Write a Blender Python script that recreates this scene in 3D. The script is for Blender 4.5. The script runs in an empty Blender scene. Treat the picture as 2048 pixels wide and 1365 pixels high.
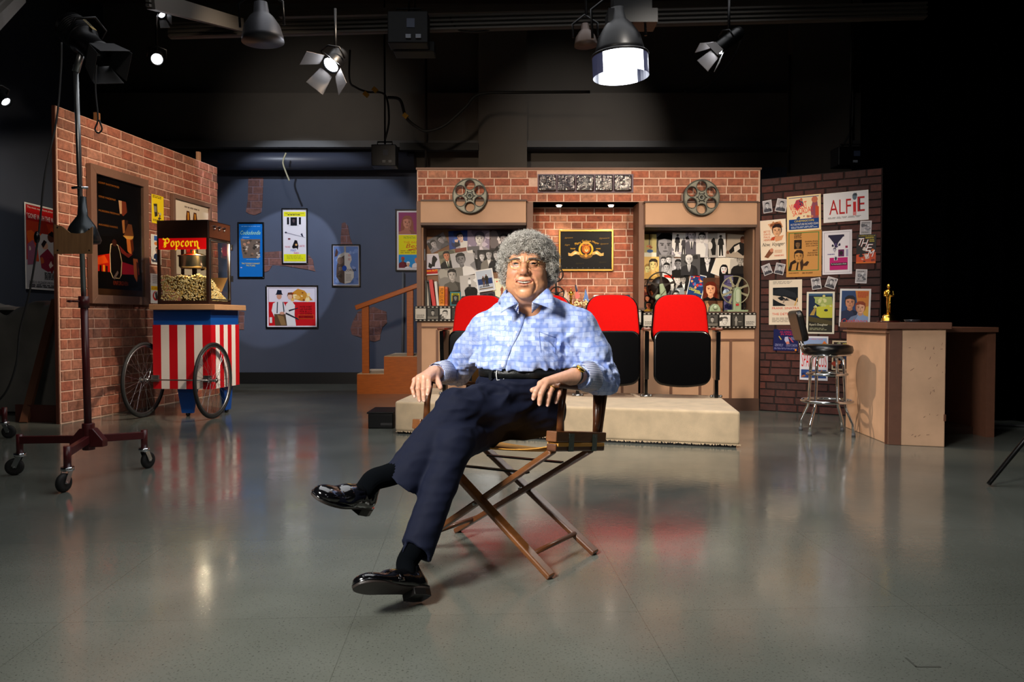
import bpy, bmesh, math, random
import numpy as np
from mathutils import Vector, Matrix

C = bpy.context.scene.collection
S = bpy.context.scene
R = math.radians
# ------------------------------------------------------------------ camera, exposure
FPX, PITCH, CAMH = 1593.0, math.atan(42.5 / 1593.0), 0.95
cam = bpy.data.cameras.new('camera'); cam.sensor_width = 36.0; cam.lens = 36.0 * FPX / 2048.0
cam.clip_end = 100
camo = bpy.data.objects.new('camera', cam); C.objects.link(camo)
camo.location = (0, 0, CAMH); camo.rotation_euler = (math.pi / 2 - PITCH, 0, 0)
S.camera = camo
S.view_settings.view_transform = 'Standard'; S.view_settings.look = 'None'
S.view_settings.gamma = 1.0; S.view_settings.use_curve_mapping = False
S.view_settings.exposure = 0.0
w = bpy.data.worlds.new('studio_dark'); S.world = w; w.use_nodes = True
w.node_tree.nodes['Background'].inputs[0].default_value = (0.06, 0.07, 0.09, 1)
w.node_tree.nodes['Background'].inputs[1].default_value = 0.09

# ------------------------------------------------------------------ lights
def aim(o, tgt):
    d = Vector(tgt) - o.location
    o.rotation_euler = d.to_track_quat('-Z', 'Y').to_euler()
def area(name, loc, tgt, size, power, col=(1, 1, 1), sy=None, spread=180):
    l = bpy.data.lights.new(name, 'AREA'); l.energy = power; l.color = col; l.size = size
    if sy: l.shape = 'RECTANGLE'; l.size_y = sy
    l.spread = R(spread)
    o = bpy.data.objects.new(name, l); C.objects.link(o); o.location = loc; aim(o, tgt); return o
def spot(name, loc, tgt, ang, power, col=(1, 1, 1), blend=0.4, rad=0.06):
    l = bpy.data.lights.new(name, 'SPOT'); l.energy = power; l.color = col
    l.spot_size = R(ang); l.spot_blend = blend; l.shadow_soft_size = rad
    o = bpy.data.objects.new(name, l); C.objects.link(o); o.location = loc; aim(o, tgt); return o
WARM = (1.0, 0.80, 0.60)
area('key_softbox', (-1.9, 0.5, 2.5), (0.0, 3.1, 0.75), 0.8, 47, (1.0, 0.96, 0.90), 0.8, 75)
spot('rim_lamp', (2.6, 5.9, 3.4), (0.1, 3.1, 0.8), 34, 200, (1.0, 0.96, 0.9), 0.5, 0.10)
spot('fill_lamp', (1.6, 0.2, 2.6), (0.4, 3.2, 0.5), 60, 26, (0.95, 0.97, 1.0), 0.6, 0.35)
spot('set_lamp_a', (-0.9, 2.6, 3.0), (0.0, 8.3, 1.5), 46, 760, WARM, 0.7, 0.15)
spot('set_lamp_b', (2.3, 3.2, 3.0), (1.7, 8.3, 1.4), 44, 640, WARM, 0.7, 0.15)
spot('seat_lamp', (1.3, 4.2, 4.0), (1.0, 7.0, 0.6), 52, 420, (1.0, 0.92, 0.82), 0.6, 0.12)
spot('left_wall_lamp', (-0.3, 5.9, 4.0), (-3.9, 8.7, 1.5), 56, 900, WARM, 0.8, 0.10)
spot('cart_lamp', (0.6, 6.9, 3.6), (-2.7, 8.1, 0.8), 34, 260, (1, 0.93, 0.85), 0.6, 0.06)
spot('counter_lamp', (-0.3, 7.35, 3.15), (2.85, 6.5, 0.45), 30, 330, WARM, 0.6, 0.04)
spot('stand_fill', (-1.2, 1.6, 3.2), (-2.6, 4.8, 1.4), 50, 70, (1.0, 0.9, 0.8), 0.7, 0.15)  # added unseen fill, lifts the light stand and its plywood plate
spot('blue_wall_lamp', (-3.2, 8.5, 4.1), (-2.9, 11.8, 1.6), 54, 260, (0.8, 0.88, 1.0), 0.25, 0.03)
spot('blue_patch_lamp', (-1.9, 8.5, 4.05), (-3.35, 11.8, 1.7), 22, 420, (0.82, 0.88, 1.0), 0.12, 0.02)
spot('side_wall_fill', (-4.5, 6.9, 3.4), (-6.0, 9.4, 1.6), 60, 120, (1, 0.95, 0.9), 0.9, 0.1)  # added unseen spot that brightens the poster on the side wall
spot('upper_wall_lamp', (-2.4, 8.6, 3.7), (-2.7, 11.45, 3.55), 62, 80, (1.0, 0.93, 0.85), 1.0, 0.1)
spot('upper_wall_lamp', (1.9, 8.9, 3.9), (1.0, 11.45, 3.55), 58, 95, (1.0, 0.94, 0.88), 1.0, 0.06)
spot('right_wall_lamp', (2.0, 5.0, 3.9), (2.9, 8.0, 1.2), 44, 60, WARM, 0.8, 0.1)
area('overhead_bank', (0.2, 5.2, 4.4), (0.2, 5.0, 0), 4.5, 92, (0.96, 0.97, 1.0), 4.0, 140)

# ------------------------------------------------------------------ photograph pixel to place
def ray(px, py):
    a = PITCH
    x = (px - 1024) / FPX; y = (682.5 - py) / FPX
    return Vector((x, math.cos(a) + y * math.sin(a), -math.sin(a) + y * math.cos(a)))
CAMP = Vector((0, 0, CAMH))
def P(px, py, Y):
    r = ray(px, py); return CAMP + r * (Y / r.y)
def G(px, py, z=0.0):
    r = ray(px, py); return CAMP + r * ((z - CAMH) / r.z)

# ------------------------------------------------------------------ materials
def lin(c):
    if isinstance(c, str):
        c = c.lstrip('#'); c = ''.join(q * 2 for q in c) if len(c) == 3 else c; c = [int(c[i:i + 2], 16) / 255 for i in (0, 2, 4)]
        return tuple(x / 12.92 if x <= 0.04045 else ((x + 0.055) / 1.055) ** 2.4 for x in c)
    return tuple(c)
MATS = {}
def mat(name, col, rough=0.5, metal=0.0, var=0.0, vscale=20, bump=0.0, bscale=60, emit=None, es=1.0, spec=None,
        coat=0.0, sheen=0.0, trans=0.0, alpha=1.0, stretch=None, ior=None):
    if name in MATS: return MATS[name]
    m = bpy.data.materials.new(name); m.use_nodes = True; nt = m.node_tree; n = nt.nodes; L = nt.links
    b = n['Principled BSDF']; c = lin(col) + (1,)
    b.inputs['Base Color'].default_value = c
    b.inputs['Roughness'].default_value = rough; b.inputs['Metallic'].default_value = metal
    if spec is not None: b.inputs['Specular IOR Level'].default_value = spec
    if coat: b.inputs['Coat Weight'].default_value = coat; b.inputs['Coat Roughness'].default_value = 0.1
    if sheen: b.inputs['Sheen Weight'].default_value = sheen
    if trans: b.inputs['Transmission Weight'].default_value = trans
    if ior: b.inputs['IOR'].default_value = ior
    if alpha < 1: b.inputs['Alpha'].default_value = alpha
    if emit: b.inputs['Emission Color'].default_value = lin(emit) + (1,); b.inputs['Emission Strength'].default_value = es
    tc = n.new('ShaderNodeTexCoord'); src = tc.outputs['Object']
    if stretch:
        mp = n.new('ShaderNodeMapping'); mp.inputs['Scale'].default_value = stretch; L.new(src, mp.inputs[0]); src = mp.outputs[0]
    if var:
        t = n.new('ShaderNodeTexNoise'); t.inputs['Scale'].default_value = vscale; t.inputs['Detail'].default_value = 5
        L.new(src, t.inputs['Vector'])
        mr = n.new('ShaderNodeMapRange'); mr.inputs[1].default_value = 0.3; mr.inputs[2].default_value = 0.7
        mr.inputs[3].default_value = 1 - var; mr.inputs[4].default_value = 1 + var * 0.6; L.new(t.outputs[0], mr.inputs[0])
        mx = n.new('ShaderNodeVectorMath'); mx.operation = 'SCALE'; mx.inputs[0].default_value = c[:3]
        L.new(mr.outputs[0], mx.inputs['Scale']); L.new(mx.outputs[0], b.inputs['Base Color'])
    if bump:
        t = n.new('ShaderNodeTexNoise'); t.inputs['Scale'].default_value = bscale; t.inputs['Detail'].default_value = 4
        L.new(src, t.inputs['Vector'])
        bp = n.new('ShaderNodeBump'); bp.inputs['Strength'].default_value = bump; bp.inputs['Distance'].default_value = 0.01
        L.new(t.outputs[0], bp.inputs['Height']); L.new(bp.outputs[0], b.inputs['Normal'])
    MATS[name] = m; return m
def ramp(nt, fac, stops):
    r = nt.nodes.new('ShaderNodeValToRGB'); e = r.color_ramp.elements
    while len(e) < len(stops): e.new(0.5)
    for k, (p, c) in enumerate(stops): e[k].position = p; e[k].color = lin(c) + (1,)
    nt.links.new(fac, r.inputs[0]); return r.outputs[0]
def brick_mat(name, cols, dark=1.0):
    m = bpy.data.materials.new(name); m.use_nodes = True; nt = m.node_tree; n = nt.nodes; L = nt.links
    b = n['Principled BSDF']; b.inputs['Roughness'].default_value = 0.75
    oi = n.new('ShaderNodeObjectInfo'); ge = n.new('ShaderNodeNewGeometry')
    ad = n.new('ShaderNodeMath'); ad.operation = 'ADD'; L.new(oi.outputs['Random'], ad.inputs[0]); L.new(ge.outputs['Random Per Island'], ad.inputs[1])
    fr = n.new('ShaderNodeMath'); fr.operation = 'FRACT'; L.new(ad.outputs[0], fr.inputs[0])
    k = len(cols); col = ramp(nt, fr.outputs[0], [(i / (k - 1), c) for i, c in enumerate(cols)])
    tc = n.new('ShaderNodeTexCoord')
    tn = n.new('ShaderNodeTexNoise'); tn.inputs['Scale'].default_value = 22; tn.inputs['Detail'].default_value = 6; tn.inputs['Roughness'].default_value = 0.7
    ps = n.new('ShaderNodeVectorMath'); ps.operation = 'ADD'; L.new(ge.outputs['Position'], ps.inputs[0]); L.new(fr.outputs[0], ps.inputs[1])
    L.new(ps.outputs[0], tn.inputs['Vector'])
    mr = n.new('ShaderNodeMapRange'); mr.inputs[1].default_value = 0.3; mr.inputs[2].default_value = 0.7; mr.inputs[3].default_value = 0.55 * dark; mr.inputs[4].default_value = 1.35 * dark
    L.new(tn.outputs[0], mr.inputs[0])
    sc = n.new('ShaderNodeVectorMath'); sc.operation = 'SCALE'; L.new(col, sc.inputs[0]); L.new(mr.outputs[0], sc.inputs['Scale'])
    L.new(sc.outputs[0], b.inputs['Base Color'])
    bp = n.new('ShaderNodeBump'); bp.inputs['Strength'].default_value = 0.4; bp.inputs['Distance'].default_value = 0.006
    L.new(tn.outputs[0], bp.inputs['Height']); L.new(bp.outputs[0], b.inputs['Normal'])
    return m
def print_mat(name='print_ink', rough=0.35):
    if name in MATS: return MATS[name]
    m = bpy.data.materials.new(name); m.use_nodes = True; nt = m.node_tree
    b = nt.nodes['Principled BSDF']; b.inputs['Roughness'].default_value = rough; b.inputs['Specular IOR Level'].default_value = 0.12
    a = nt.nodes.new('ShaderNodeAttribute'); a.attribute_name = 'Col'
    nt.links.new(a.outputs['Color'], b.inputs['Base Color']); MATS[name] = m; return m

# ------------------------------------------------------------------ objects
WM = {}
def tag(o, label=None, cat=None, group=None, kind=None):
    if label: o['label'] = label
    if cat: o['category'] = cat
    if group: o['group'] = group
    if kind: o['kind'] = kind
    return o
def thing(name, label, cat, loc=(0, 0, 0), rz=0.0, group=None, M=None, parent=None):
    o = bpy.data.objects.new(name, None); C.objects.link(o); o.empty_display_size = 0.1
    M = M if M is not None else Matrix.Translation(loc) @ Matrix.Rotation(rz, 4, 'Z')
    o.matrix_world = M; WM[o.name] = M.copy(); return tag(o, label, cat, group)
def frame_from(o, x, y, z):
    M = Matrix.Identity(4)
    for i, a in enumerate((x, y, z)):
        a = Vector(a).normalized()
        for r in range(3): M[r][i] = a[r]
    for r in range(3): M[r][3] = o[r]
    return M

def sh_clip(poly, x0, y0, x1, y1):
    def clip(p, ins, inter):
        out = []
        for i in range(len(p)):
            a, b = p[i - 1], p[i]
            if ins(b):
                if not ins(a): out.append(inter(a, b))
                out.append(b)
            elif ins(a): out.append(inter(a, b))
        return out
    def ix(v): return lambda a, b: (v, a[1] + (b[1] - a[1]) * (v - a[0]) / (b[0] - a[0]))
    def iy(v): return lambda a, b: (a[0] + (b[0] - a[0]) * (v - a[1]) / (b[1] - a[1]), v)
    for ins, inter in ((lambda q: q[0] >= x0, ix(x0)), (lambda q: q[0] <= x1, ix(x1)), (lambda q: q[1] >= y0, iy(y0)), (lambda q: q[1] <= y1, iy(y1))):
        if not poly: return poly
        poly = clip(poly, ins, inter)
    return poly

class MB:
    def __init__(s, M=None): s.v = []; s.f = []; s.M = M; s.mi = []; s.cur = 0; s.sm = []; s.smooth = False
    def add(s, vs, fs, M=None):
        b = len(s.v)
        for p in vs:
            p = Vector(p)
            if M is not None: p = M @ p
            if s.M is not None: p = s.M @ p
            s.v.append(p)
        for f in fs: s.f.append([b + i for i in f]); s.mi.append(s.cur); s.sm.append(s.smooth)
        return s
    def box(s, c, d, M=None, taper=1.0):
        x, y, z = d[0] / 2, d[1] / 2, d[2] / 2; t = taper
        vs = [(-x, -y, -z), (x, -y, -z), (x, y, -z), (-x, y, -z), (-x * t, -y * t, z), (x * t, -y * t, z), (x * t, y * t, z), (-x * t, y * t, z)]
        T = Matrix.Translation(c)
        if M is not None: T = T @ M
        return s.add(vs, [(3, 2, 1, 0), (4, 5, 6, 7), (0, 1, 5, 4), (1, 2, 6, 5), (2, 3, 7, 6), (3, 0, 4, 7)], T)
    def b2(s, x0, x1, y0, y1, z0, z1): return s.box(((x0 + x1) / 2, (y0 + y1) / 2, (z0 + z1) / 2), (abs(x1 - x0), abs(y1 - y0), abs(z1 - z0)))
    def bar(s, a, b, w, h, up=(0, 0, 1)):
        a, b = Vector(a), Vector(b); z = (b - a); L = z.length; z.normalize()
        up = Vector(up); x = up.cross(z)
        if x.length < 1e-4: x = Vector((1, 0, 0)).cross(z)
        x.normalize(); y = z.cross(x)
        return s.add([(-w / 2, -h / 2, 0), (w / 2, -h / 2, 0), (w / 2, h / 2, 0), (-w / 2, h / 2, 0), (-w / 2, -h / 2, L), (w / 2, -h / 2, L), (w / 2, h / 2, L), (-w / 2, h / 2, L)],
                     [(3, 2, 1, 0), (4, 5, 6, 7), (0, 1, 5, 4), (1, 2, 6, 5), (2, 3, 7, 6), (3, 0, 4, 7)], frame_from(a, x, y, z))
    def tube(s, pts, r, n=10, cap=True, closed=False):
        pts = [Vector(p) for p in pts]; k = len(pts); rs = r if isinstance(r, (list, tuple)) else [r] * k
        vs = []; prev = None
        for i in range(k):
            a = pts[i - 1] if (i > 0 or closed) else pts[i]; b = pts[(i + 1) % k] if (i < k - 1 or closed) else pts[i]
            t = (b - a).normalized()
            if prev is None:
                u = Vector((0, 0, 1)) if abs(t.z) < 0.9 else Vector((1, 0, 0))
            else: u = prev
            x = (u - t * u.dot(t)).normalized(); prev = x; y = t.cross(x)
            for j in range(n):
                an = 2 * math.pi * j / n; vs.append(pts[i] + (x * math.cos(an) + y * math.sin(an)) * rs[i])
        fs = []
        for i in range(k if closed else k - 1):
            i2 = (i + 1) % k
            for j in range(n):
                j2 = (j + 1) % n; fs.append((i * n + j, i * n + j2, i2 * n + j2, i2 * n + j))
        sm = s.smooth; s.smooth = True; s.add(vs, fs)
        s.smooth = False
        if cap and not closed:
            b = len(s.v) - k * n
            s.f.append([b + j for j in range(n)][::-1]); s.f.append([b + (k - 1) * n + j for j in range(n)])
            s.mi += [s.cur, s.cur]; s.sm += [False, False]
        s.smooth = sm; return s
    def cyl(s, a, b, r, n=16, r2=None): return s.tube([a, b], [r, r if r2 is None else r2], n)
    def lathe(s, prof, n=24, M=None, ax=None):
        vs = []; k = len(prof)
        for r, z in prof:
            for j in range(n):
                an = 2 * math.pi * j / n; vs.append((r * math.cos(an), r * math.sin(an), z))
        fs = [(i * n + j, i * n + (j + 1) % n, (i + 1) * n + (j + 1) % n, (i + 1) * n + j) for i in range(k - 1) for j in range(n)]
        if prof[0][0] > 1e-6: fs.append(tuple(range(n))[::-1])
        if prof[-1][0] > 1e-6: fs.append(tuple((k - 1) * n + j for j in range(n)))
        sm = s.smooth; s.smooth = True; s.add(vs, fs, M); s.smooth = sm; return s
    def prism(s, poly, z0, z1, M=None):
        n = len(poly); ar = sum(poly[i - 1][0] * poly[i][1] - poly[i][0] * poly[i - 1][1] for i in range(n))
        if ar < 0: poly = poly[::-1]
        vs = [(x, y, z0) for x, y in poly] + [(x, y, z1) for x, y in poly]
        fs = [tuple(range(n))[::-1], tuple(range(n, 2 * n))] + [(i, (i + 1) % n, n + (i + 1) % n, n + i) for i in range(n)]
        return s.add(vs, fs, M)
    def ball(s, c, r, n=10, M=None):
        rr = r if isinstance(r, (tuple, list)) else (r, r, r)
        vs = [(0, 0, 1)]; m = n // 2 + 1
        for i in range(1, m):
            ph = math.pi * i / m
            for j in range(n): th = 2 * math.pi * j / n; vs.append((math.sin(ph) * math.cos(th), math.sin(ph) * math.sin(th), math.cos(ph)))
        vs.append((0, 0, -1)); e = len(vs) - 1
        fs = [(0, 1 + j, 1 + (j + 1) % n) for j in range(n)]
        for i in range(m - 2):
            for j in range(n): a = 1 + i * n; fs.append((a + j, a + n + j, a + n + (j + 1) % n, a + (j + 1) % n))
        a = 1 + (m - 2) * n; fs += [(a + (j + 1) % n, a + j, e) for j in range(n)]
        T = Matrix.Translation(c) @ (M if M is not None else Matrix.Identity(4)) @ Matrix.Diagonal((rr[0], rr[1], rr[2], 1))
        sm = s.smooth; s.smooth = True; s.add(vs, fs, T); s.smooth = sm; return s
    def mesh(s, name, inv=None):
        me = bpy.data.meshes.new(name)
        vs = [inv @ p for p in s.v] if inv is not None else s.v
        me.from_pydata([tuple(p) for p in vs], [], s.f)
        me.polygons.foreach_set('material_index', s.mi); me.polygons.foreach_set('use_smooth', s.sm)
        return me
def addbev(o, bev, seg=2):
    m = o.modifiers.new('edge', 'BEVEL'); m.width = bev; m.segments = seg; m.limit_method = 'ANGLE'; m.angle_limit = R(40)
def part(name, mb, mats, parent=None, world=False, bev=0, label=None, kind=None, seg=2, M=None):
    inv = WM[parent.name].inverted() if (world and parent is not None) else None
    me = mb.mesh(name, inv)
    for m in (mats if isinstance(mats, (list, tuple)) else [mats]): me.materials.append(m)
    o = bpy.data.objects.new(name, me); C.objects.link(o)
    if parent is not None:
        o.parent = parent; WM[o.name] = WM[parent.name] if M is None else WM[parent.name] @ M
        if M is not None: o.matrix_local = M
    else:
        WM[o.name] = Matrix.Identity(4) if M is None else M.copy()
        if M is not None: o.matrix_world = M
    if bev: addbev(o, bev, seg)
    return tag(o, label=label, kind=kind)
def single(name, mb, mats, label, cat, group=None, bev=0, origin=None, M=None, kind=None):
    """a thing that is one mesh; vertices given in world space, origin moved to its base"""
    if M is None:
        if origin is None:
            xs = [p.x for p in mb.v]; ys = [p.y for p in mb.v]; zs = [p.z for p in mb.v]
            origin = ((min(xs) + max(xs)) / 2, (min(ys) + max(ys)) / 2, min(zs))
        M = Matrix.Translation(origin); inv = M.inverted()
    else: inv = None
    me = mb.mesh(name, inv)
    for m in (mats if isinstance(mats, (list, tuple)) else [mats]): me.materials.append(m)
    o = bpy.data.objects.new(name, me); C.objects.link(o); o.matrix_world = M; WM[o.name] = M.copy()
    if bev: addbev(o, bev)
    return tag(o, label, cat, group, kind)
def struct(name, mb, m, bev=0): return part(name, mb, m, None, bev=bev, kind='structure')
def copy_tree(o, parent=None):
    c = o.copy(); C.objects.link(c)
    if parent is not None: c.parent = parent
    for ch in list(o.children): copy_tree(ch, c)
    return c
# ================================================================== materials used widely
BRASS = mat('brass', '#c9a24a', 0.3, 1.0)
GOLD = mat('gold', '#e8b94a', 0.18, 1.0)
CHROME = mat('chrome', '#d8dade', 0.12, 1.0)
STEEL = mat('brushed_steel', '#9a9c9c', 0.35, 1.0)
BLACKM = mat('black_metal', '#030304', 0.4, spec=0.25)
BLACKP = mat('black_plastic', '#0a0a0b', 0.25, 0.0)
RUBBER = mat('black_rubber', '#141414', 0.7)
ALU = mat('anodised_aluminium', '#6d6862', 0.6, 0.7)
TAN = mat('tan_paint', '#b99070', 0.6, var=0.06, vscale=6)
BROWN = mat('brown_paint', '#6d4a36', 0.55, var=0.08, vscale=10)
DKBROWN = mat('dark_brown_paint', '#4c3326', 0.55, var=0.08, vscale=10)
WHITEP = mat('white_paper', '#e6e2da', 0.6)
INK = print_mat()

# ================================================================== floor
def floor_mat():
    m = bpy.data.materials.new('polished_vinyl_tile'); m.use_nodes = True; nt = m.node_tree; n = nt.nodes; L = nt.links
    b = n['Principled BSDF']
    tc = n.new('ShaderNodeTexCoord')
    t1 = n.new('ShaderNodeTexNoise'); t1.inputs['Scale'].default_value = 1.3; t1.inputs['Detail'].default_value = 6; L.new(tc.outputs['Object'], t1.inputs['Vector'])
    base = ramp(nt, t1.outputs[0], [(0.3, '#5f625a'), (0.55, '#6a6d65'), (0.75, '#74776f')])
    t2 = n.new('ShaderNodeTexNoise'); t2.inputs['Scale'].default_value = 140; t2.inputs['Detail'].default_value = 2; L.new(tc.outputs['Object'], t2.inputs['Vector'])
    sp = ramp(nt, t2.outputs[0], [(0.30, '#4a4a42'), (0.42, '#ffffff'), (0.70, '#ffffff'), (0.78, '#f0e6d0')])
    mx = n.new('ShaderNodeMix'); mx.data_type = 'RGBA'; mx.blend_type = 'MULTIPLY'; mx.inputs[0].default_value = 0.55
    L.new(base, mx.inputs[6]); L.new(sp, mx.inputs[7])
    br = n.new('ShaderNodeTexBrick'); br.offset = 0.0; br.inputs['Scale'].default_value = 1.0
    br.inputs['Brick Width'].default_value = 0.915; br.inputs['Row Height'].default_value = 0.915; br.inputs['Mortar Size'].default_value = 0.0012; br.inputs['Mortar Smooth'].default_value = 0.2
    br.inputs['Color1'].default_value = (1, 1, 1, 1); br.inputs['Color2'].default_value = (0.95, 0.95, 0.95, 1); br.inputs['Mortar'].default_value = (0.62, 0.62, 0.6, 1)
    mpb = n.new('ShaderNodeMapping'); mpb.inputs['Location'].default_value = (0.37, 0.2, 0); mpb.inputs['Rotation'].default_value = (0, 0, R(-3)); L.new(tc.outputs['Object'], mpb.inputs[0]); L.new(mpb.outputs[0], br.inputs['Vector'])
    mx2 = n.new('ShaderNodeMix'); mx2.data_type = 'RGBA'; mx2.blend_type = 'MULTIPLY'; mx2.inputs[0].default_value = 1.0
    L.new(mx.outputs[2], mx2.inputs[6]); L.new(br.outputs['Color'], mx2.inputs[7]); L.new(mx2.outputs[2], b.inputs['Base Color'])
    t3 = n.new('ShaderNodeTexNoise'); t3.inputs['Scale'].default_value = 3.0; t3.inputs['Detail'].default_value = 8; L.new(tc.outputs['Object'], t3.inputs['Vector'])
    rr = n.new('ShaderNodeMapRange'); rr.inputs[1].default_value = 0.3; rr.inputs[2].default_value = 0.7; rr.inputs[3].default_value = 0.10; rr.inputs[4].default_value = 0.19
    L.new(t3.outputs[0], rr.inputs[0]); L.new(rr.outputs[0], b.inputs['Roughness'])
    b.inputs['Specular IOR Level'].default_value = 0.75
    t4 = n.new('ShaderNodeTexNoise'); t4.inputs['Scale'].default_value = 26; t4.inputs['Detail'].default_value = 3; L.new(tc.outputs['Object'], t4.inputs['Vector'])
    bp = n.new('ShaderNodeBump'); bp.inputs['Strength'].default_value = 0.09; bp.inputs['Distance'].default_value = 0.004
    L.new(t4.outputs[0], bp.inputs['Height']); L.new(bp.outputs[0], b.inputs['Normal'])
    return m
struct('floor', MB().b2(-7.0, 8.0, -3.0, 12.2, -0.1, 0.0), floor_mat())

# ================================================================== room shell
BLUEWALL = mat('slate_blue_wall_paint', '#454d62', 0.75, var=0.10, vscale=1.5, bump=0.05, bscale=30)
GREYWALL = mat('grey_studio_wall', '#5c5650', 0.85, var=0.08, vscale=2)
DARKCEIL = mat('black_ceiling', '#120f0e', 0.9)
ZS = P(0, 335, 11.8).z
struct('wall_back', MB().b2(-6.2, 8.0, 11.8, 12.0, 0, ZS), BLUEWALL)
struct('wall_back_upper', MB().b2(-6.2, 8.0, 11.8, 12.0, ZS, 6.0), GREYWALL)
z0, z1 = P(0, 296, 11.5).z, P(0, 188, 11.5).z
struct('trim_1', MB().b2(-6.0, 8.0, 11.45, 11.8, z0, z1), GREYWALL)
struct('trim_2', MB().b2(-6.0, 8.0, 11.3, 11.45, z0 - 0.03, z0 + 0.06), mat('grey_ledge', '#4a4a4c', 0.6))
mb = MB(); mb.tube([(-6.0, 11.55, P(0, 322, 11.55).z), (-1.4, 11.55, P(0, 322, 11.55).z)], 0.13, 20)
single('duct', mb, mat('slate_duct', '#3d4150', 0.4), 'long round slate duct running along the blue wall under the ledge', 'duct')
struct('baseboard_back', MB().b2(-6.0, 8.0, 11.77, 11.8, 0, 0.17), mat('black_baseboard', '#0b0b0c', 0.5))
struct('wall_left', MB().b2(-6.2, -6.0, -3.0, 12.0, 0, 6.0), mat('dark_side_wall', '#3a404c', 0.8, var=0.1, vscale=1.5))
struct('wall_right', MB().b2(8.0, 8.2, -3.0, 12.2, 0, 6.0), mat('black_side_wall', '#0c0c0d', 0.9))
struct('wall_front', MB().b2(-6.2, 8.2, -3.2, -3.0, 0, 6.0), mat('black_front_wall', '#131314', 0.9))
struct('ceiling', MB().b2(-6.2, 8.2, -3.2, 12.2, 5.6, 5.8), DARKCEIL)
for k, (x, wd) in enumerate(((0.15 - 0.28, 0.34), (4.35, 0.42))):
    struct('column_%d' % (k + 1), MB().b2(x - wd, x + wd, 11.25, 11.45, 2.9, 5.6), GREYWALL)
for k in range(5):
    struct('beam_%d' % (k + 1), MB().b2(-6.0, 8.0, 3.2 + k * 1.9, 3.35 + k * 1.9, 5.25, 5.6), mat('dark_timber_beam', '#2a1a12', 0.8))

# ================================================================== stage curtain (folds)
def curtain():
    a = Vector((3.5, 8.05, 0)); b = Vector((7.4, 6.1, 0)); d = (b - a).normalized(); nn = Vector((d.y, -d.x, 0)); L = (b - a).length
    N = 240; mb = MB(); vs = []
    for i in range(N + 1):
        t = i / N; s = 0.05 * math.sin(t * 118) + 0.02 * math.sin(t * 41 + 1)
        p = a + d * (t * L) + nn * s
        vs.append((p.x, p.y, 0.02)); vs.append((p.x, p.y, 5.3))
    mb.smooth = True; mb.add(vs, [(2 * i, 2 * i + 2, 2 * i + 3, 2 * i + 1) for i in range(N)])
    o = single('curtain', mb, mat('black_velour', '#020203', 1.0, spec=0.0), 'tall black pleated stage curtain closing off the side behind the counter', 'curtain')
    m = o.modifiers.new('cloth', 'SOLIDIFY'); m.thickness = 0.006
curtain()

# ================================================================== wall frames
class Wall:
    def __init__(s, a, b):      # base points, seen left to right
        s.a = Vector((a[0], a[1], 0)); d = Vector((b[0] - a[0], b[1] - a[1], 0)); s.L = d.length; s.u = d.normalized()
        s.n = Vector((s.u.y, -s.u.x, 0))
        if s.n.dot(-s.a) < 0 and s.n.dot(Vector((0, 0, 0)) - s.a) < 0: s.n = -s.n
    def hit(s, px, py, off=0.0):
        r = ray(px, py); o = s.a + s.n * off
        t = (o - CAMP).dot(s.n) / r.dot(s.n); p = CAMP + r * t; d = p - o
        return d.dot(s.u), p.z
    def M(s, x, z, off=0.0, rot=0.0):
        o = s.a + s.u * x + s.n * off + Vector((0, 0, z))
        return frame_from(o, s.u, (0, 0, 1), s.n) @ Matrix.Rotation(rot, 4, 'Z')
wl0 = G(120, 849); wl1 = (-3.74, 10.15)
W_LEFT = Wall((wl0.x, wl0.y), wl1)
W_BACK = Wall((-6, 11.8), (8, 11.8))
W_SIDE = Wall((-6.0, 3), (-6.0, 11.8))
W_SET = Wall((-1.2, 8.3), (3, 8.3))
W_RIGHT = Wall((2.585, 8.3), (3.555, 7.68))

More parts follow.
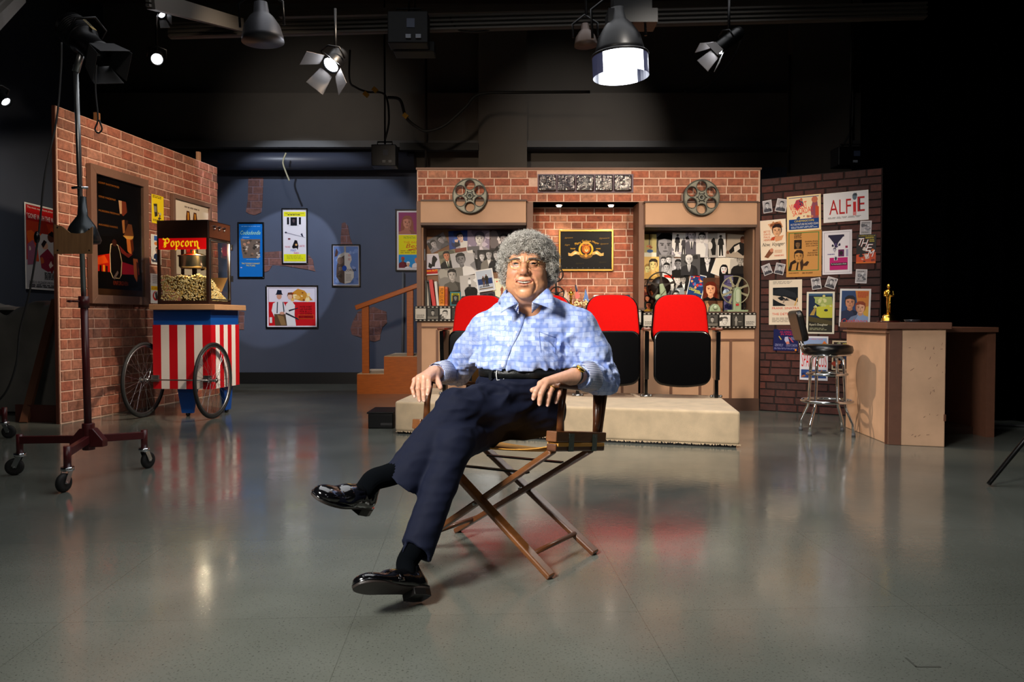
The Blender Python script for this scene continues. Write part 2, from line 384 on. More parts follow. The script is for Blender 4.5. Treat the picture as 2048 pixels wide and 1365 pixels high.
# ================================================================== bricks
def lay(wall, x0, x1, z0, z1, rowh, blen, parent, bm, gap=0.0125, proud=0.010, off=0.0, seed=1, limit=300, skip=None, jitter=0.5, near=None):
    rnd = random.Random(seed); cells = []
    n = max(1, round((z1 - z0) / rowh)); rh = (z1 - z0) / n
    for r in range(n):
        x = x0 - rnd.uniform(0.05, 0.95) * blen * (1 if r % 2 else 0.5)
        while x < x1 - 0.004:
            L = blen * rnd.choice((1, 1, 1, 1.12, 0.9, 0.62) if jitter else (1,)) ; a = max(x, x0); b = min(x + L, x1)
            if b - a > 0.02 and not (skip and skip((a + b) / 2, z0 + (r + .5) * rh)): cells.append((a, b, z0 + r * rh, z0 + (r + 1) * rh))
            x += L
    if near is not None: cells.sort(key=near)
    base = MB(); base.box((0, 0, 0.5), (1, 1, 1)); me = None
    rest = MB()
    inv = WM[parent.name].inverted()
    for k, (a, b, c, d) in enumerate(cells):
        p = proud * rnd.uniform(0.7, 1.2); tilt = rnd.uniform(-0.004, 0.004)
        M = wall.M((a + b) / 2, (c + d) / 2, off, tilt) @ Matrix.Diagonal((b - a - gap, d - c - gap, p, 1))
        if k < limit:
            if me is None:
                q = MB(); h = 0.5; w_ = 0.47
                vs = [(-h, -h, 0), (h, -h, 0), (h, h, 0), (-h, h, 0), (-w_, -w_, 1), (w_, -w_, 1), (w_, w_, 1), (-w_, w_, 1)]
                q.add(vs, [(4, 5, 6, 7), (0, 1, 5, 4), (1, 2, 6, 5), (2, 3, 7, 6), (3, 0, 4, 7)]); me = q.mesh('brick'); me.materials.append(bm)
            o = bpy.data.objects.new('brick', me); C.objects.link(o); o.parent = parent; o.matrix_local = inv @ M
        else:
            rest.add([(-.5, -.5, 0), (.5, -.5, 0), (.5, .5, 0), (-.5, .5, 0), (-.47, -.47, 1), (.47, -.47, 1), (.47, .47, 1), (-.47, .47, 1)],
                     [(4, 5, 6, 7), (0, 1, 5, 4), (1, 2, 6, 5), (2, 3, 7, 6), (3, 0, 4, 7)], M)
    if rest.v: part('small_bricks', rest, bm, parent, world=True, kind='stuff')
B_LEFT = brick_mat('red_brick_left', ['#84503c', '#a0604a', '#965440', '#ac7660', '#7c5040', '#a46a54', '#92604a'])
B_SET = brick_mat('red_brick_set', ['#8c4830', '#a45c40', '#9c5236', '#ac6c52', '#864a34', '#b47a5c'])
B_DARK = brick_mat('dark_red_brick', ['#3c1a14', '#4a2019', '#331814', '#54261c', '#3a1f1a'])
B_PATCH = brick_mat('faded_red_brick', ['#6a4440', '#7c5048', '#5f3e3c', '#83584f'])
MORTAR = mat('pale_mortar', '#d2ae98', 0.85, var=0.12, vscale=30)
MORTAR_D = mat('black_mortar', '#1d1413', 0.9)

# left flat: brick faced set wall on a timber frame
HL = P(120, 211, wl0.y).z
t = thing('brick_flat', 'tall freestanding red brick set wall beside the popcorn cart', 'set wall', (wl0.x, wl0.y, 0))
W = W_LEFT
mb = MB(M=frame_from(W.a, W.u, W.n, (0, 0, 1)))
mb.b2(0, W.L, -0.02, 0.0, 0, HL); part('panel', mb, MORTAR, t, world=True)
mb = MB(M=frame_from(W.a, W.u, W.n, (0, 0, 1)))
mb.b2(-0.010, 0.010, -0.03, 0.0, 0, HL)
part('edge_board', mb, mat('orange_stained_edge', '#4a2012', 0.7), t, world=True)
lay(W, 0.014, W.L, 0.005, HL, 0.097, 0.205, t, B_LEFT, off=0.0, seed=3, near=lambda c: (c[0] + c[1]) * 0.5 + abs(c[2] - 1.2) * 0.25)
for sx, hz in ((0.62, 0.10), (2.55, 0.12)):
    mb = MB(M=frame_from(W.a, W.u, W.n, (0, 0, 1))); mb.b2(sx, sx + 0.05, -0.06, -0.022, 0.1, HL + hz); part('batten', mb, mat('raw_timber', '#8a5a35', 0.7), t, world=True, label='timber batten poking over the top')
mb = MB(); mb.bar(P(112, 600, 7.9), G(48, 846), 0.07, 0.04, (0, 1, 0)); part('brace', mb, mat('dark_timber', '#5a3520', 0.7), t, world=True, label='slanting timber brace')
mb = MB(); g0 = G(20, 846); g1 = G(116, 850); mb.bar((g0.x, g0.y + 0.1, 0.08), (g1.x, g1.y + 0.12, 0.08), 0.03, 0.16, (0, 0, 1)); part('foot_board', mb, mat('red_brown_board', '#4a2018', 0.6), t, world=True)

# ================================================================== central set backdrop
YS = 8.3
def X(px, Y=YS): return P(px, 640, Y).x
def Z(py, Y=YS): return P(1024, py, Y).z
t = thing('set_backdrop', 'wide film set backdrop with two tan framed niches and a brick alcove between them', 'set wall', (X(1176), YS, 0))
SETT = t
mb = MB(); mb.b2(X(835), X(1518), YS, YS + 0.55, Z(404), Z(340)); part('header_board', mb, MORTAR, t, world=True)
mb = MB(); mb.b2(X(835) - .01, X(1518) + .01, YS - 0.02, YS + 0.56, Z(340), Z(336)); part('top_board', mb, BROWN, t, world=True)
gx0, gx1 = W_SET.hit(1074, 350)[0], W_SET.hit(1266, 350)[0]; gz = Z(387)
lay(W_SET, W_SET.hit(835, 350)[0], W_SET.hit(1518, 350)[0], Z(404), Z(341), Z(341 + 0) * 0 + 0.0755, 0.172, t, B_SET, seed=5, skip=lambda x, z: gx0 < x < gx1 and z > gz)
# glass block row
mb = MB(); mb.b2(X(1075), X(1265), YS - 0.02, YS - 0.001, Z(386), Z(349)); part('glass_block_grout', mb, mat('lilac_grout', '#6a5a66', 0.6), t, world=True)
GLB = mat('wavy_glass_block', '#2e2322', 0.08, 0.0, bump=0.7, bscale=28, var=0.5, vscale=25, spec=0.7)
for k in range(5):
    a = X(1077 + k * 37.4); b = X(1077 + k * 37.4 + 34.5)
    mb = MB(); mb.b2(a, b, YS - 0.05, YS - 0.02, Z(384), Z(351)); part('glass_block', mb, GLB, t, world=True, bev=0.012, seg=3)
# stiles, posts, fascias
def bx(name, x0, x1, y0, y1, z0, z1, m, bev=0.0, parent=None, label=None):
    mb = MB(); mb.b2(x0, x1, y0, y1, z0, z1); return part(name, mb, m, parent or SETT, world=True, bev=bev, label=label)
bx('stile', X(834), X(843), YS - 0.01, YS + 0.5, 0, Z(403), BROWN)
bx('stile', X(1509), X(1518), YS - 0.01, YS + 0.5, 0, Z(406), BROWN)
bx('stile', X(1053), X(1066), YS + 0.0, YS + 0.55, 0, Z(404), BROWN)
bx('stile', X(1277), X(1288), YS + 0.0, YS + 0.55, 0, Z(404), BROWN)
bx('fascia', X(843), X(1052), YS - 0.06, YS + 0.05, Z(447), Z(404), TAN, 0.004)
bx('fascia', X(1288), X(1509), YS - 0.06, YS + 0.05, Z(451), Z(407), TAN, 0.004)
bx('fascia_trim', X(843), X(1052), YS - 0.07, YS + 0.10, Z(452), Z(447), DKBROWN)
bx('fascia_trim', X(1288), X(1509), YS - 0.07, YS + 0.10, Z(456), Z(451), DKBROWN)
bx('fascia_trim', X(843), X(1054), YS - 0.075, YS, Z(404.5), Z(401.5), DKBROWN)
bx('fascia_trim', X(1286), X(1511), YS - 0.075, YS, Z(407.5), Z(404.5), DKBROWN)
NB = YS + 0.36
NTAN = mat('niche_tan', '#8e6b52', 0.7, var=0.1, vscale=5)
bx('niche_back', X(836), X(1056), NB, NB + 0.02, Z(640), Z(440), NTAN)
bx('niche_back', X(1284), X(1518), NB, NB + 0.02, Z(660), Z(440), NTAN)
bx('niche_side', X(843), X(843) + 0.02, YS + 0.02, NB, Z(625), Z(452), NTAN)
bx('niche_side', X(1509) - 0.02, X(1509), YS + 0.02, NB, Z(640), Z(456), NTAN)
bx('niche_ceiling', X(843), X(1053), YS + 0.05, NB, Z(452), Z(446), DKBROWN)
bx('niche_ceiling', X(1288), X(1509), YS + 0.05, NB, Z(456), Z(450), DKBROWN)
# alcove
AB = YS + 0.40
WA = Wall((-1.2, AB), (3, AB))
bx('alcove_board', X(1055), X(1288), AB, AB + 0.02, Z(650), Z(400), MORTAR)
lay(WA, WA.hit(1064, 500)[0], WA.hit(1280, 500)[0], Z(628, AB), Z(402, AB), 0.0765, 0.185, t, B_SET, seed=9)
bx('alcove_soffit', X(1066), X(1277), YS + 0.01, AB, Z(404), Z(400), DKBROWN)
LAMPF = mat('warm_lamp_face', '#fff2dc', 0.5, emit='#fff0d8', es=14)
for px in (1118, 1222):
    p = P(px, 408, YS + 0.16); q = thing('puck_light', 'recessed downlight in the alcove soffit, %s' % ('the one nearer the bookshelf niche' if px == 1118 else 'the one nearer the projector niche'), 'light', (p.x, YS + 0.16, Z(404) - 0.012), group='alcove downlights')
    part('trim_ring', MB().lathe([(0.031, 0), (0.042, 0), (0.042, 0.012), (0.031, 0.012)], 20), CHROME, q)
    part('lamp_face', MB().lathe([(0.0, -0.02), (0.022, -0.016), (0.03, 0.0), (0.0, 0.004)], 20), LAMPF, q)
    l = bpy.data.lights.new('puck_lamp', 'SPOT'); l.energy = 14; l.color = WARM; l.spot_size = R(95); l.spot_blend = 0.7; l.shadow_soft_size = 0.02
    lo = bpy.data.objects.new('puck_lamp', l); C.objects.link(lo); lo.location = (p.x, YS + 0.17, Z(404) - 0.03); lo.rotation_euler = (R(14), 0, 0)
# counters and bases
bx('counter_shelf', X(836), X(1053), YS - 0.04, NB, Z(618), Z(612), DKBROWN)
bx('counter_shelf', X(1288), X(1509), YS - 0.04, NB, Z(629), Z(624), DKBROWN)
bx('counter_shelf', X(1053), X(1288), YS - 0.04, AB, Z(622), Z(616), DKBROWN)
bx('base_panel', X(843), X(1053), YS, YS + 0.02, 0.1, Z(618), TAN)
bx('base_panel', X(1053), X(1288), YS, YS + 0.02, 0.1, Z(622), TAN)
bx('base_panel', X(1288), X(1509), YS, YS + 0.02, 0.1, Z(629), TAN)
for a, b, c, d in ((843, 1053, 653, 656), (1288, 1509, 678, 682)):
    bx('base_rail', X(a), X(b), YS - 0.012, YS, Z(d), Z(c), BROWN)
for px in (872, 1060, 1120, 1178, 1242, 1281, 1340, 1398, 1459):
    bx('base_stile', X(px), X(px + 5), YS - 0.012, YS, 0.1, Z(660 if px < 1290 else 682), BROWN)
bx('kick_board', X(835), X(1518), YS - 0.02, YS, 0, Z(797), DKBROWN)
# ================================================================== carpeted platform
fl, fr = G(790, 868), G(1480, 897); HP = 0.272
bl = Vector((-0.86, 7.95, 0)); brr = Vector((1.86, 7.12, 0))
CARPET = mat('beige_carpet', '#e2c6a0', 0.95, var=0.14, vscale=9, bump=0.6, bscale=520, sheen=0.3)
pq = [(fl.x, fl.y), (fr.x, fr.y), (brr.x, brr.y), (bl.x, bl.y)]
t = thing('carpeted_platform', 'low platform covered in beige carpet under the red theater seats', 'platform', ((fl.x + fr.x) / 2, 7.0, 0))
part('carpet_cover', MB().prism(pq, 0.022, HP), CARPET, t, world=True, bev=0.022, seg=4)
ins = [(x * 0.985 + 0.006, (y - 7) * 0.97 + 7.0) for x, y in pq]
part('plinth', MB().prism(ins, 0.0, 0.05), BLACKM, t, world=True)
# frayed carpet fringe along the bottom edge
rnd = random.Random(4); mb = MB()
for k in range(500):
    e = rnd.random(); p = Vector((fl.x + (fr.x - fl.x) * e, fl.y + (fr.y - fl.y) * e, 0)); d = rnd.uniform(0.006, 0.016)
    mb.add([(p.x, p.y - .001, 0.026), (p.x + 0.012, p.y - .002, 0.026), (p.x + 0.006 + rnd.uniform(-.006, .006), p.y - 0.004, 0.026 - d)], [(0, 1, 2)])
part('frayed_edge', mb, CARPET, t, world=True, kind='stuff')

# ================================================================== theater seats
RED = mat('red_wool_upholstery', '#b20200', 0.9, var=0.06, vscale=60, bump=0.25, bscale=400, spec=0.15)
GLOSSB = mat('gloss_black_enamel', '#050506', 0.16, spec=0.35)
ARMW = mat('worn_armrest_wood', '#5e3220', 0.3, var=0.2, vscale=14, stretch=(1, 6, 1))
def rr(w, h, r, n=6, bulge_b=0.0, bulge_t=0.0, tw=None):
    """rounded rectangle outline, optional bowed top and bottom"""
    tw = tw or w; pts = []
    for (cx, cy, a0) in ((w / 2 - r, -h / 2 + r, -90), (tw / 2 - r, h / 2 - r, 0), (-tw / 2 + r, h / 2 - r, 90), (-w / 2 + r, -h / 2 + r, 180)):
        for k in range(n + 1):
            a = R(a0 + 90 * k / n); pts.append((cx + r * math.cos(a), cy + r * math.sin(a)))
    out = []
    for i, (x, y) in enumerate(pts):
        f = 1 - min(1, (2 * x / w) ** 2)
        out.append((x, y + (bulge_t * f if y > 0 else -bulge_b * f)))
    # add mid points on top and bottom for the bow
    res = []
    for i in range(len(out)):
        a = out[i]; b = out[(i + 1) % len(out)]; res.append(a)
        if abs(b[0] - a[0]) > 0.1:
            for k in range(1, 8):
                x = a[0] + (b[0] - a[0]) * k / 8; f = 1 - min(1, (2 * x / w) ** 2); y0 = (h / 2 if a[1] > 0 else -h / 2)
                res.append((x, y0 + (bulge_t * f if a[1] > 0 else -bulge_b * f)))
    return res
XZ = Matrix(((1, 0, 0, 0), (0, 0, -1, 0), (0, 1, 0, 0), (0, 0, 0, 1)))   # prism in x,z; extruded toward -y
def seat(x, y, rz, label, left_end=False, right_end=False):
    t = thing('theater_seat', label, 'seat', (x, y, HP), rz, 'row of theater seats')
    Mb = Matrix.Translation((0, 0.10, 0.66)) @ Matrix.Rotation(R(-9), 4, 'X')
    mb = MB(M=Mb @ XZ); mb.prism(rr(0.485, 0.44, 0.12, bulge_t=0.02, tw=0.45), -0.02, 0.045); part('backrest', mb, RED, t, bev=0.02, seg=4, label='red upholstered backrest')
    mb = MB(M=Mb @ XZ); mb.prism(rr(0.51, 0.465, 0.125, bulge_t=0.02, tw=0.475), -0.04, -0.018); part('back_shell', mb, GLOSSB, t, bev=0.008)
    Ms = Matrix.Translation((0, -0.10, 0.355)) @ Matrix.Rotation(R(-4), 4, 'X')
    mb = MB(M=Ms @ XZ); mb.prism(rr(0.485, 0.45, 0.07, bulge_b=0.035), 0.0, 0.05); part('seat_pan', mb, GLOSSB, t, bev=0.016, seg=4, label='folded up black seat pan')
    mb = MB(M=Ms @ XZ); mb.prism(rr(0.465, 0.455, 0.07, bulge_b=0.02), -0.075, 0.0); part('seat_cushion', mb, RED, t, bev=0.02, seg=3)
    ends = [(0.3, right_end)] + ([(-0.3, True)] if left_end else [])
    for sx, end in ends:
        part('armrest', MB().b2(sx - 0.035, sx + 0.035, -0.19, 0.14, 0.585, 0.61), ARMW, t, bev=0.010)
        mb = MB(); mb.prism([(-0.13, 0.16), (0.10, 0.16), (0.13, 0.45), (0.12, 0.58), (-0.17, 0.58), (-0.16, 0.42)], -0.018, 0.018)
        part('side_panel', mb, GLOSSB, t, bev=0.006, M=Matrix.Translation((sx, 0, 0)) @ Matrix(((0, 0, 1, 0), (1, 0, 0, 0), (0, 1, 0, 0), (0, 0, 0, 1))))
        mb = MB(); mb.b2(sx - 0.014, sx + 0.014, -0.03, 0.03, 0.0, 0.2)
        if end: mb.b2(sx - 0.016, sx + 0.016, -0.06, 0.04, 0.0, 0.585)
        part('standard', mb, GLOSSB, t, bev=0.004)
        mb = MB(); mb.lathe([(0.045, 0), (0.05, 0.008), (0.03, 0.02), (0.016, 0.035)], 16, Matrix.Translation((sx, 0, 0)))
        for q in (-1, 1): mb.ball((sx + q * 0.04, -0.03, 0.012), 0.014, 8)
        part('floor_foot', mb, STEEL, t)
    return t
r4 = P(1362, 640, 6.97); yaw = R(-7)
for k, lab in enumerate(('red and black theater seat at the end beside the projector niche', 'red and black theater seat showing past the man\'s elbow, its rim shining', 'red and black theater seat hidden behind the seated man', 'red and black theater seat in front of the bookshelf niche')):
    seat(r4.x - 0.6 * math.cos(yaw) * k, 6.97 - 0.6 * math.sin(yaw) * k, yaw, lab, left_end=(k == 3), right_end=(k == 0))

# ================================================================== small black box by the platform
p = G(766, 858); t = thing('stage_box', 'low black box on the floor against the carpeted platform', 'box', (p.x, p.y + 0.2, 0))
part('body', MB().b2(-0.13, 0.09, -0.2, 0.2, 0, 0.13), BLACKM, t, bev=0.008)
part('slot', MB().b2(-0.02, 0.08, -0.204, -0.199, 0.03, 0.05), mat('slot_grey', '#2e2c2c', 0.6), t)
part('lid', MB().b2(-0.14, 0.095, -0.21, 0.21, 0.13, 0.145), BLACKM, t, bev=0.004)

# ================================================================== wooden stairs with handrail
OAK = mat('orange_varnished_pine', '#b8601a', 0.35, var=0.18, vscale=5, stretch=(2, 2, 14))
YB = 10.2
def sx(px): return P(px, 640, YB).x
def sz(py): return P(1024, py, YB).z
t = thing('stairs', 'orange varnished wooden stairs with a carpeted tread and sloping handrail', 'stairs', (sx(775), YB, 0))
L0 = [(sx(714), 0), (sx(870), 0), (sx(870), sz(714)), (sx(768), sz(714)), (sx(768), sz(749)), (sx(714), sz(749))]
part('side_panel', MB(M=XZ).prism(L0, -YB - 0.0, -YB + 0.02), OAK, t, world=True)
part('side_panel', MB(M=XZ).prism(L0, -YB - 1.0, -YB - 0.98), OAK, t, world=True)
part('riser', MB().b2(sx(714), sx(714) + 0.02, YB, YB + 0.98, 0, sz(749)), OAK, t, world=True)
part('riser', MB().b2(sx(768), sx(768) + 0.02, YB, YB + 0.98, sz(749), sz(714)), OAK, t, world=True)
part('tread', MB().b2(sx(714), sx(768), YB + .01, YB + 0.98, sz(749) - .01, sz(749) + 0.008), CARPET, t, world=True, label='carpeted tread')
part('tread', MB().b2(sx(768), sx(870), YB + .01, YB + 0.98, sz(714) - .01, sz(714) + 0.008), CARPET, t, world=True, label='carpeted tread')
part('post', MB().b2(sx(723), sx(737), YB + 0.02, YB + 0.07, sz(749), sz(610)), OAK, t, world=True, bev=0.004)
part('post', MB().b2(sx(813), sx(826), YB + 0.02, YB + 0.07, sz(714), sz(580)), OAK, t, world=True, bev=0.004)
part('handrail', MB().bar((sx(711), YB + 0.03, sz(616)), (sx(850), YB + 0.03, sz(566)), 0.06, 0.085, (0, 1, 0)), OAK, t, world=True, bev=0.006)

# ================================================================== popcorn cart
CX, CY, CB = -2.914, 7.71, R(-7)
Mc = Matrix.Translation((CX, CY, 0)) @ Matrix.Rotation(CB, 4, 'Z')   # local: x along front (0 = near corner, -0.6 = wall side), y into depth
t = thing('popcorn_cart', 'red and white striped popcorn cart with spoked wheels and blue legs', 'cart', M=Mc)
RST = mat('cart_red_paint', '#c4101c', 0.35); WST = mat('cart_white_paint', '#ece4dc', 0.4); BLU = mat('cart_blue_paint', '#0c4a9a', 0.4)
CW, CD, z0, z1, z2, z3 = 0.60, 0.58, 0.275, 0.90, 1.045, 1.10
part('box_body', MB().b2(-CW + .004, -.004, .004, CD - .004, z0 + 0.004, z2), BLU, t, label='blue painted box')
for k in range(7):
    mm = RST if k % 2 == 0 else WST; a = -CW + CW * k / 7
    part('stripe', MB().b2(a, a + CW / 7, -0.004, 0.004, z0, z1), mm, t, label='red stripe board' if k % 2 == 0 else 'white stripe board')
    a = CD * k / 7
    part('stripe', MB().b2(-0.004, 0.004, a, a + CD / 7, z0, z1), mm, t, label='red stripe board' if k % 2 == 0 else 'white stripe board')
part('countertop', MB().b2(-CW - 0.01, 0.07, -0.05, CD + 0.03, z2, z3), mat('tan_laminate', '#b48a64', 0.45, var=0.05), t, bev=0.006)
for (x, y) in ((-0.42, 0.10), (-0.06, 0.42)):
    mb = MB(); mb.prism([(-0.10, 0.27), (0.10, 0.27), (0.055, 0.03), (-0.055, 0.03)], -0.02, 0.02)
    part('leg', mb, BLU, t, M=Matrix.Translation((x + 0.12 if x < -0.3 else x, y, 0)) @ XZ if x < -0.3 else Matrix.Translation((x, y, 0)) @ Matrix(((0, 0, 1, 0), (1, 0, 0, 0), (0, 1, 0, 0), (0, 0, 0, 1))))
    part('caster', MB().cyl((x + (0.12 if x < -0.3 else 0) - 0.012, y, 0.022), (x + (0.12 if x < -0.3 else 0) + 0.012, y, 0.022), 0.022, 14), RUBBER, t)
def wheel(parent, x, y, r=0.367, lean=0.0):
    Mw = Matrix.Translation((x, y, r)) @ Matrix.Rotation(lean, 4, 'Y')
    circ = [(0, math.cos(a) * (r - 0.016), math.sin(a) * (r - 0.016)) for a in [2 * math.pi * k / 48 for k in range(48)]]
    w_ = part('wheel', MB(M=Mw).tube(circ, 0.0155, 10, closed=True), RUBBER, parent, label='black tyred bicycle wheel')
    rim = [(0, c[1] * (r - 0.038) / (r - 0.016), c[2] * (r - 0.038) / (r - 0.016)) for c in circ]
    part('rim', MB(M=Mw).tube(rim, 0.011, 8, closed=True), STEEL, w_)
    mb = MB(M=Mw); mb.cyl((-0.045, 0, 0), (0.045, 0, 0), 0.012, 12); mb.cyl((-0.035, 0, 0), (-0.03, 0, 0), 0.025, 14); mb.cyl((0.03, 0, 0), (0.035, 0, 0), 0.025, 14)
    part('hub', mb, STEEL, w_)
    sp = MB()
    for k in range(32):
        a = 2 * math.pi * k / 32; s = 1 if k % 2 else -1; b = a + (1.2 if (k // 2) % 2 else -1.2)
        sp.M = Mw; sp.tube([(s * 0.032, 0.022 * math.cos(b), 0.022 * math.sin(b)), (0, (r - 0.045) * math.cos(a), (r - 0.045) * math.sin(a))], 0.0013, 4, cap=False)
    part('spokes', sp, CHROME, w_, kind='stuff')
wheel(t, 0.055, -0.07); wheel(t, -CW - 0.055, -0.07, lean=R(1.5))
for x in (-0.03, -CW + 0.03):
    part('axle_bracket', MB().b2(x - 0.04, x + 0.04, -0.03, -0.004, 0.345, 0.41), STEEL, t, bev=0.003)
part('axle', MB().cyl((-CW - 0.1, -0.07, 0.367), (0.1, -0.07, 0.367), 0.007, 8), STEEL, t)
# popcorn machine on top: its own thing
Mm = Mc @ Matrix.Translation((-0.035, 0.03, z3))
t = thing('popcorn_machine', 'dark brown glass sided popcorn machine with a red lettered sign', 'popcorn machine', M=Mm)
MW, MD, MH = 0.53, 0.46, 0.82
MBR = mat('dark_brown_enamel', '#2b1a14', 0.3); MBS = mat('brown_enamel', '#5a3220', 0.35)
part('base', MB().b2(-MW, 0, 0, MD, 0, 0.035), MBR, t, bev=0.003)
part('hood', MB().b2(-MW, 0, 0, MD, 0.64, MH), MBR, t, bev=0.004)
part('control_panel', MB().b2(-0.0, 0.004, 0.02, MD - 0.02, 0.655, MH - 0.01), MBS, t)
for x, y in ((-MW + .012, .012), (-.012, .012), (-MW + .012, MD - .012), (-.012, MD - .012)):
    part('corner_post', MB().b2(x - .012, x + .012, y - .012, y + .012, 0.035, 0.64), MBR, t)
mb = MB()
for (a, b) in (((0.002, 0.03, 0.05), (0.002, 0.03, 0.63)), ((0.002, MD - .03, 0.05), (0.002, MD - .03, 0.63)), ((0.002, 0.03, 0.63), (0.002, MD - .03, 0.63)), ((0.002, .03, 0.05), (0.002, MD - .03, 0.05))): mb.bar(a, b, 0.008, 0.012)
part('door_frame', mb, STEEL, t)
for z in (0.24, 0.56): part('hinge', MB().b2(0.004, 0.016, MD - 0.012, MD + 0.02, z, z + 0.06), STEEL, t)
for k, y in enumerate((0.10, 0.20, 0.30)):
    part('switch', MB().b2(0.004, 0.02, y - 0.025, y + 0.025, 0.765, 0.775), CHROME, t)
    part('switch_lever', MB().cyl((0.004, y, 0.745), (0.022, y, 0.742), 0.007, 8), CHROME, t)
GLS = bpy.data.materials.new('clear_glass'); GLS.use_nodes = True
def _gl(m, tint=(1, 1, 1), base=0.03, k=0.8):
    nt = m.node_tree; n = nt.nodes; L = nt.links; n.remove(n['Principled BSDF'])
    tr = n.new('ShaderNodeBsdfTransparent'); tr.inputs[0].default_value = tint + (1,); gl = n.new('ShaderNodeBsdfGlossy'); gl.inputs['Roughness'].default_value = 0.03
    fr = n.new('ShaderNodeMath'); fr.operation = 'MULTIPLY_ADD'; lw = n.new('ShaderNodeLayerWeight'); lw.inputs[0].default_value = 0.5; pw = n.new('ShaderNodeMath'); pw.operation = 'POWER'; pw.inputs[1].default_value = 5; L.new(lw.outputs['Facing'], pw.inputs[0]); L.new(pw.outputs[0], fr.inputs[0]); fr.inputs[1].default_value = k; fr.inputs[2].default_value = base; mx = n.new('ShaderNodeMixShader')
    L.new(fr.outputs[0], mx.inputs[0]); L.new(tr.outputs[0], mx.inputs[1]); L.new(gl.outputs[0], mx.inputs[2]); L.new(mx.outputs[0], n['Material Output'].inputs[0])
_gl(GLS, (0.94, 0.95, 0.94))
part('front_glass', MB().b2(-MW + .024, -.024, .008, .011, .035, .54), GLS, t)
part('side_glass', MB().b2(-.011, -.008, .024, MD - .024, .035, .64), GLS, t)
part('side_glass', MB().b2(-MW + .008, -MW + .011, .024, MD - .024, .035, .64), GLS, t)
part('back_glass', MB().b2(-MW + .024, -.024, MD - .011, MD - .008, .035, .64), GLS, t)
# sign with blackletter word drawn with a broad nib
SIGNR = mat('lit_red_sign', '#c4080c', 0.4, emit='#d00a0c', es=0.5); SIGNY = mat('yellow_sign_ink', '#ffd21a', 0.4, emit='#ffd21a', es=0.5)
sg = part('sign', MB().b2(-MW + .02, -.02, -0.004, 0.006, 0.535, 0.645), SIGNR, t, label='red sign lettered in yellow')
def blackletter(mb, word, x0, z0, h, y):
    nib = (0.10 * h, 0.10 * h)
    ST = {'P': ([[(-.12, .98), (.12, .82), (.26, .92)], [(.22, .9), (.22, .1), (.05, -.05)], [(.08, .6), (.08, .15), (-.08, .0)], [(.22, .88), (.42, 1.0), (.66, .82), (.64, .52), (.44, .42), (.24, .5)], [(.05, -.05), (.3, .04)]], .82),
          'o': ([[(.12, .55), (.1, .16), (.28, .02)], [(.12, .55), (.32, .66), (.46, .5)], [(.46, .5), (.46, .16), (.28, .02)]], .62),
          'p': ([[(.02, .62), (.14, .52), (.14, -.3), (.0, -.36)], [(.14, .52), (.34, .66), (.5, .5), (.48, .16), (.3, .02), (.16, .1)], [(.06, -.34), (.28, -.26)]], .66),
          'c': ([[(.14, .55), (.1, .18), (.28, .02), (.42, .1)], [(.14, .55), (.3, .66), (.42, .54)]], .54),
          'r': ([[(.02, .6), (.14, .52), (.14, .1), (.24, .02)], [(.14, .5), (.3, .64), (.42, .52)]], .52),
          'n': ([[(.02, .6), (.14, .52), (.14, .1), (.22, .02)], [(.14, .5), (.34, .64), (.48, .5), (.46, .0), (.56, -.2), (.72, -.24)], [(.56, -.2), (.46, -.3)]], .78)}
    x = x0
    for ch in word:
        st, adv = ST[ch]
        for s in st:
            for a, b in zip(s, s[1:]):
                A = (x + a[0] * h, z0 + a[1] * h); B = (x + b[0] * h, z0 + b[1] * h); q = (0.085 * h, 0.055 * h) if abs(b[0] - a[0]) < 0.12 else (0.05 * h, 0.085 * h)
                vs = []
                for (px_, pz_) in ((A[0] - q[0], A[1] - q[1]), (A[0] + q[0], A[1] + q[1]), (B[0] + q[0], B[1] + q[1]), (B[0] - q[0], B[1] - q[1])): vs.append((px_, y, pz_))
                mb.add(vs, [(0, 1, 2, 3)])
        x += adv * h
    return x
mb = MB(); blackletter(mb, 'Popcorn', -MW + 0.075, 0.562, 0.082, -0.006); part('lettering', mb, SIGNY, sg)
# kettle
KS = mat('kettle_steel', '#b9b4a8', 0.22, 1.0)
kt = part('kettle', MB().lathe([(0.0, 0.0), (0.11, 0.0), (0.125, 0.02), (0.125, 0.115), (0.135, 0.12), (0.135, 0.128), (0.0, 0.13)], 32, Matrix.Translation((-0.25, 0.19, 0.36)) @ Matrix.Diagonal((1.15, 1.15, 1.0, 1))), KS, t, bev=0)
part('kettle_lid', MB().lathe([(0.12, 0), (0.07, 0.02), (0.0, 0.03)], 24, Matrix.Translation((-0.25, 0.19, 0.49))), GOLD, kt)
part('kettle_handle', MB().tube([(-0.09, 0.13, 0.45), (-0.05, 0.10, 0.44), (-0.045, 0.09, 0.38), (-0.09, 0.12, 0.35), (-0.16, 0.16, 0.345)], 0.008, 8), CHROME, kt)
part('kettle_hanger', MB().b2(-0.33, -0.29, 0.19, 0.23, 0.36, 0.64), KS, t)
part('stirrer', MB().cyl((-0.25, 0.19, 0.5), (-0.25, 0.19, 0.64), 0.03, 12), KS, t)
part('warmer_post', MB().b2(-0.29, -0.26, 0.22, 0.26, 0.2, 0.36), mat('dark_bronze', '#3a2a1a', 0.4, 0.8), t)
part('bulb', MB().ball((-0.03, 0.05, 0.615), 0.018, 12), mat('lit_bulb', '#fff0c8', 0.5, emit='#ffe9b0', es=30), t)
l = bpy.data.lights.new('popcorn_bulb', 'POINT'); l.energy = 16; l.color = (1, 0.82, 0.55); l.shadow_soft_size = 0.03
lo = bpy.data.objects.new('popcorn_bulb', l); C.objects.link(lo); lo.location = Mm @ Vector((-0.12, 0.08, 0.58))
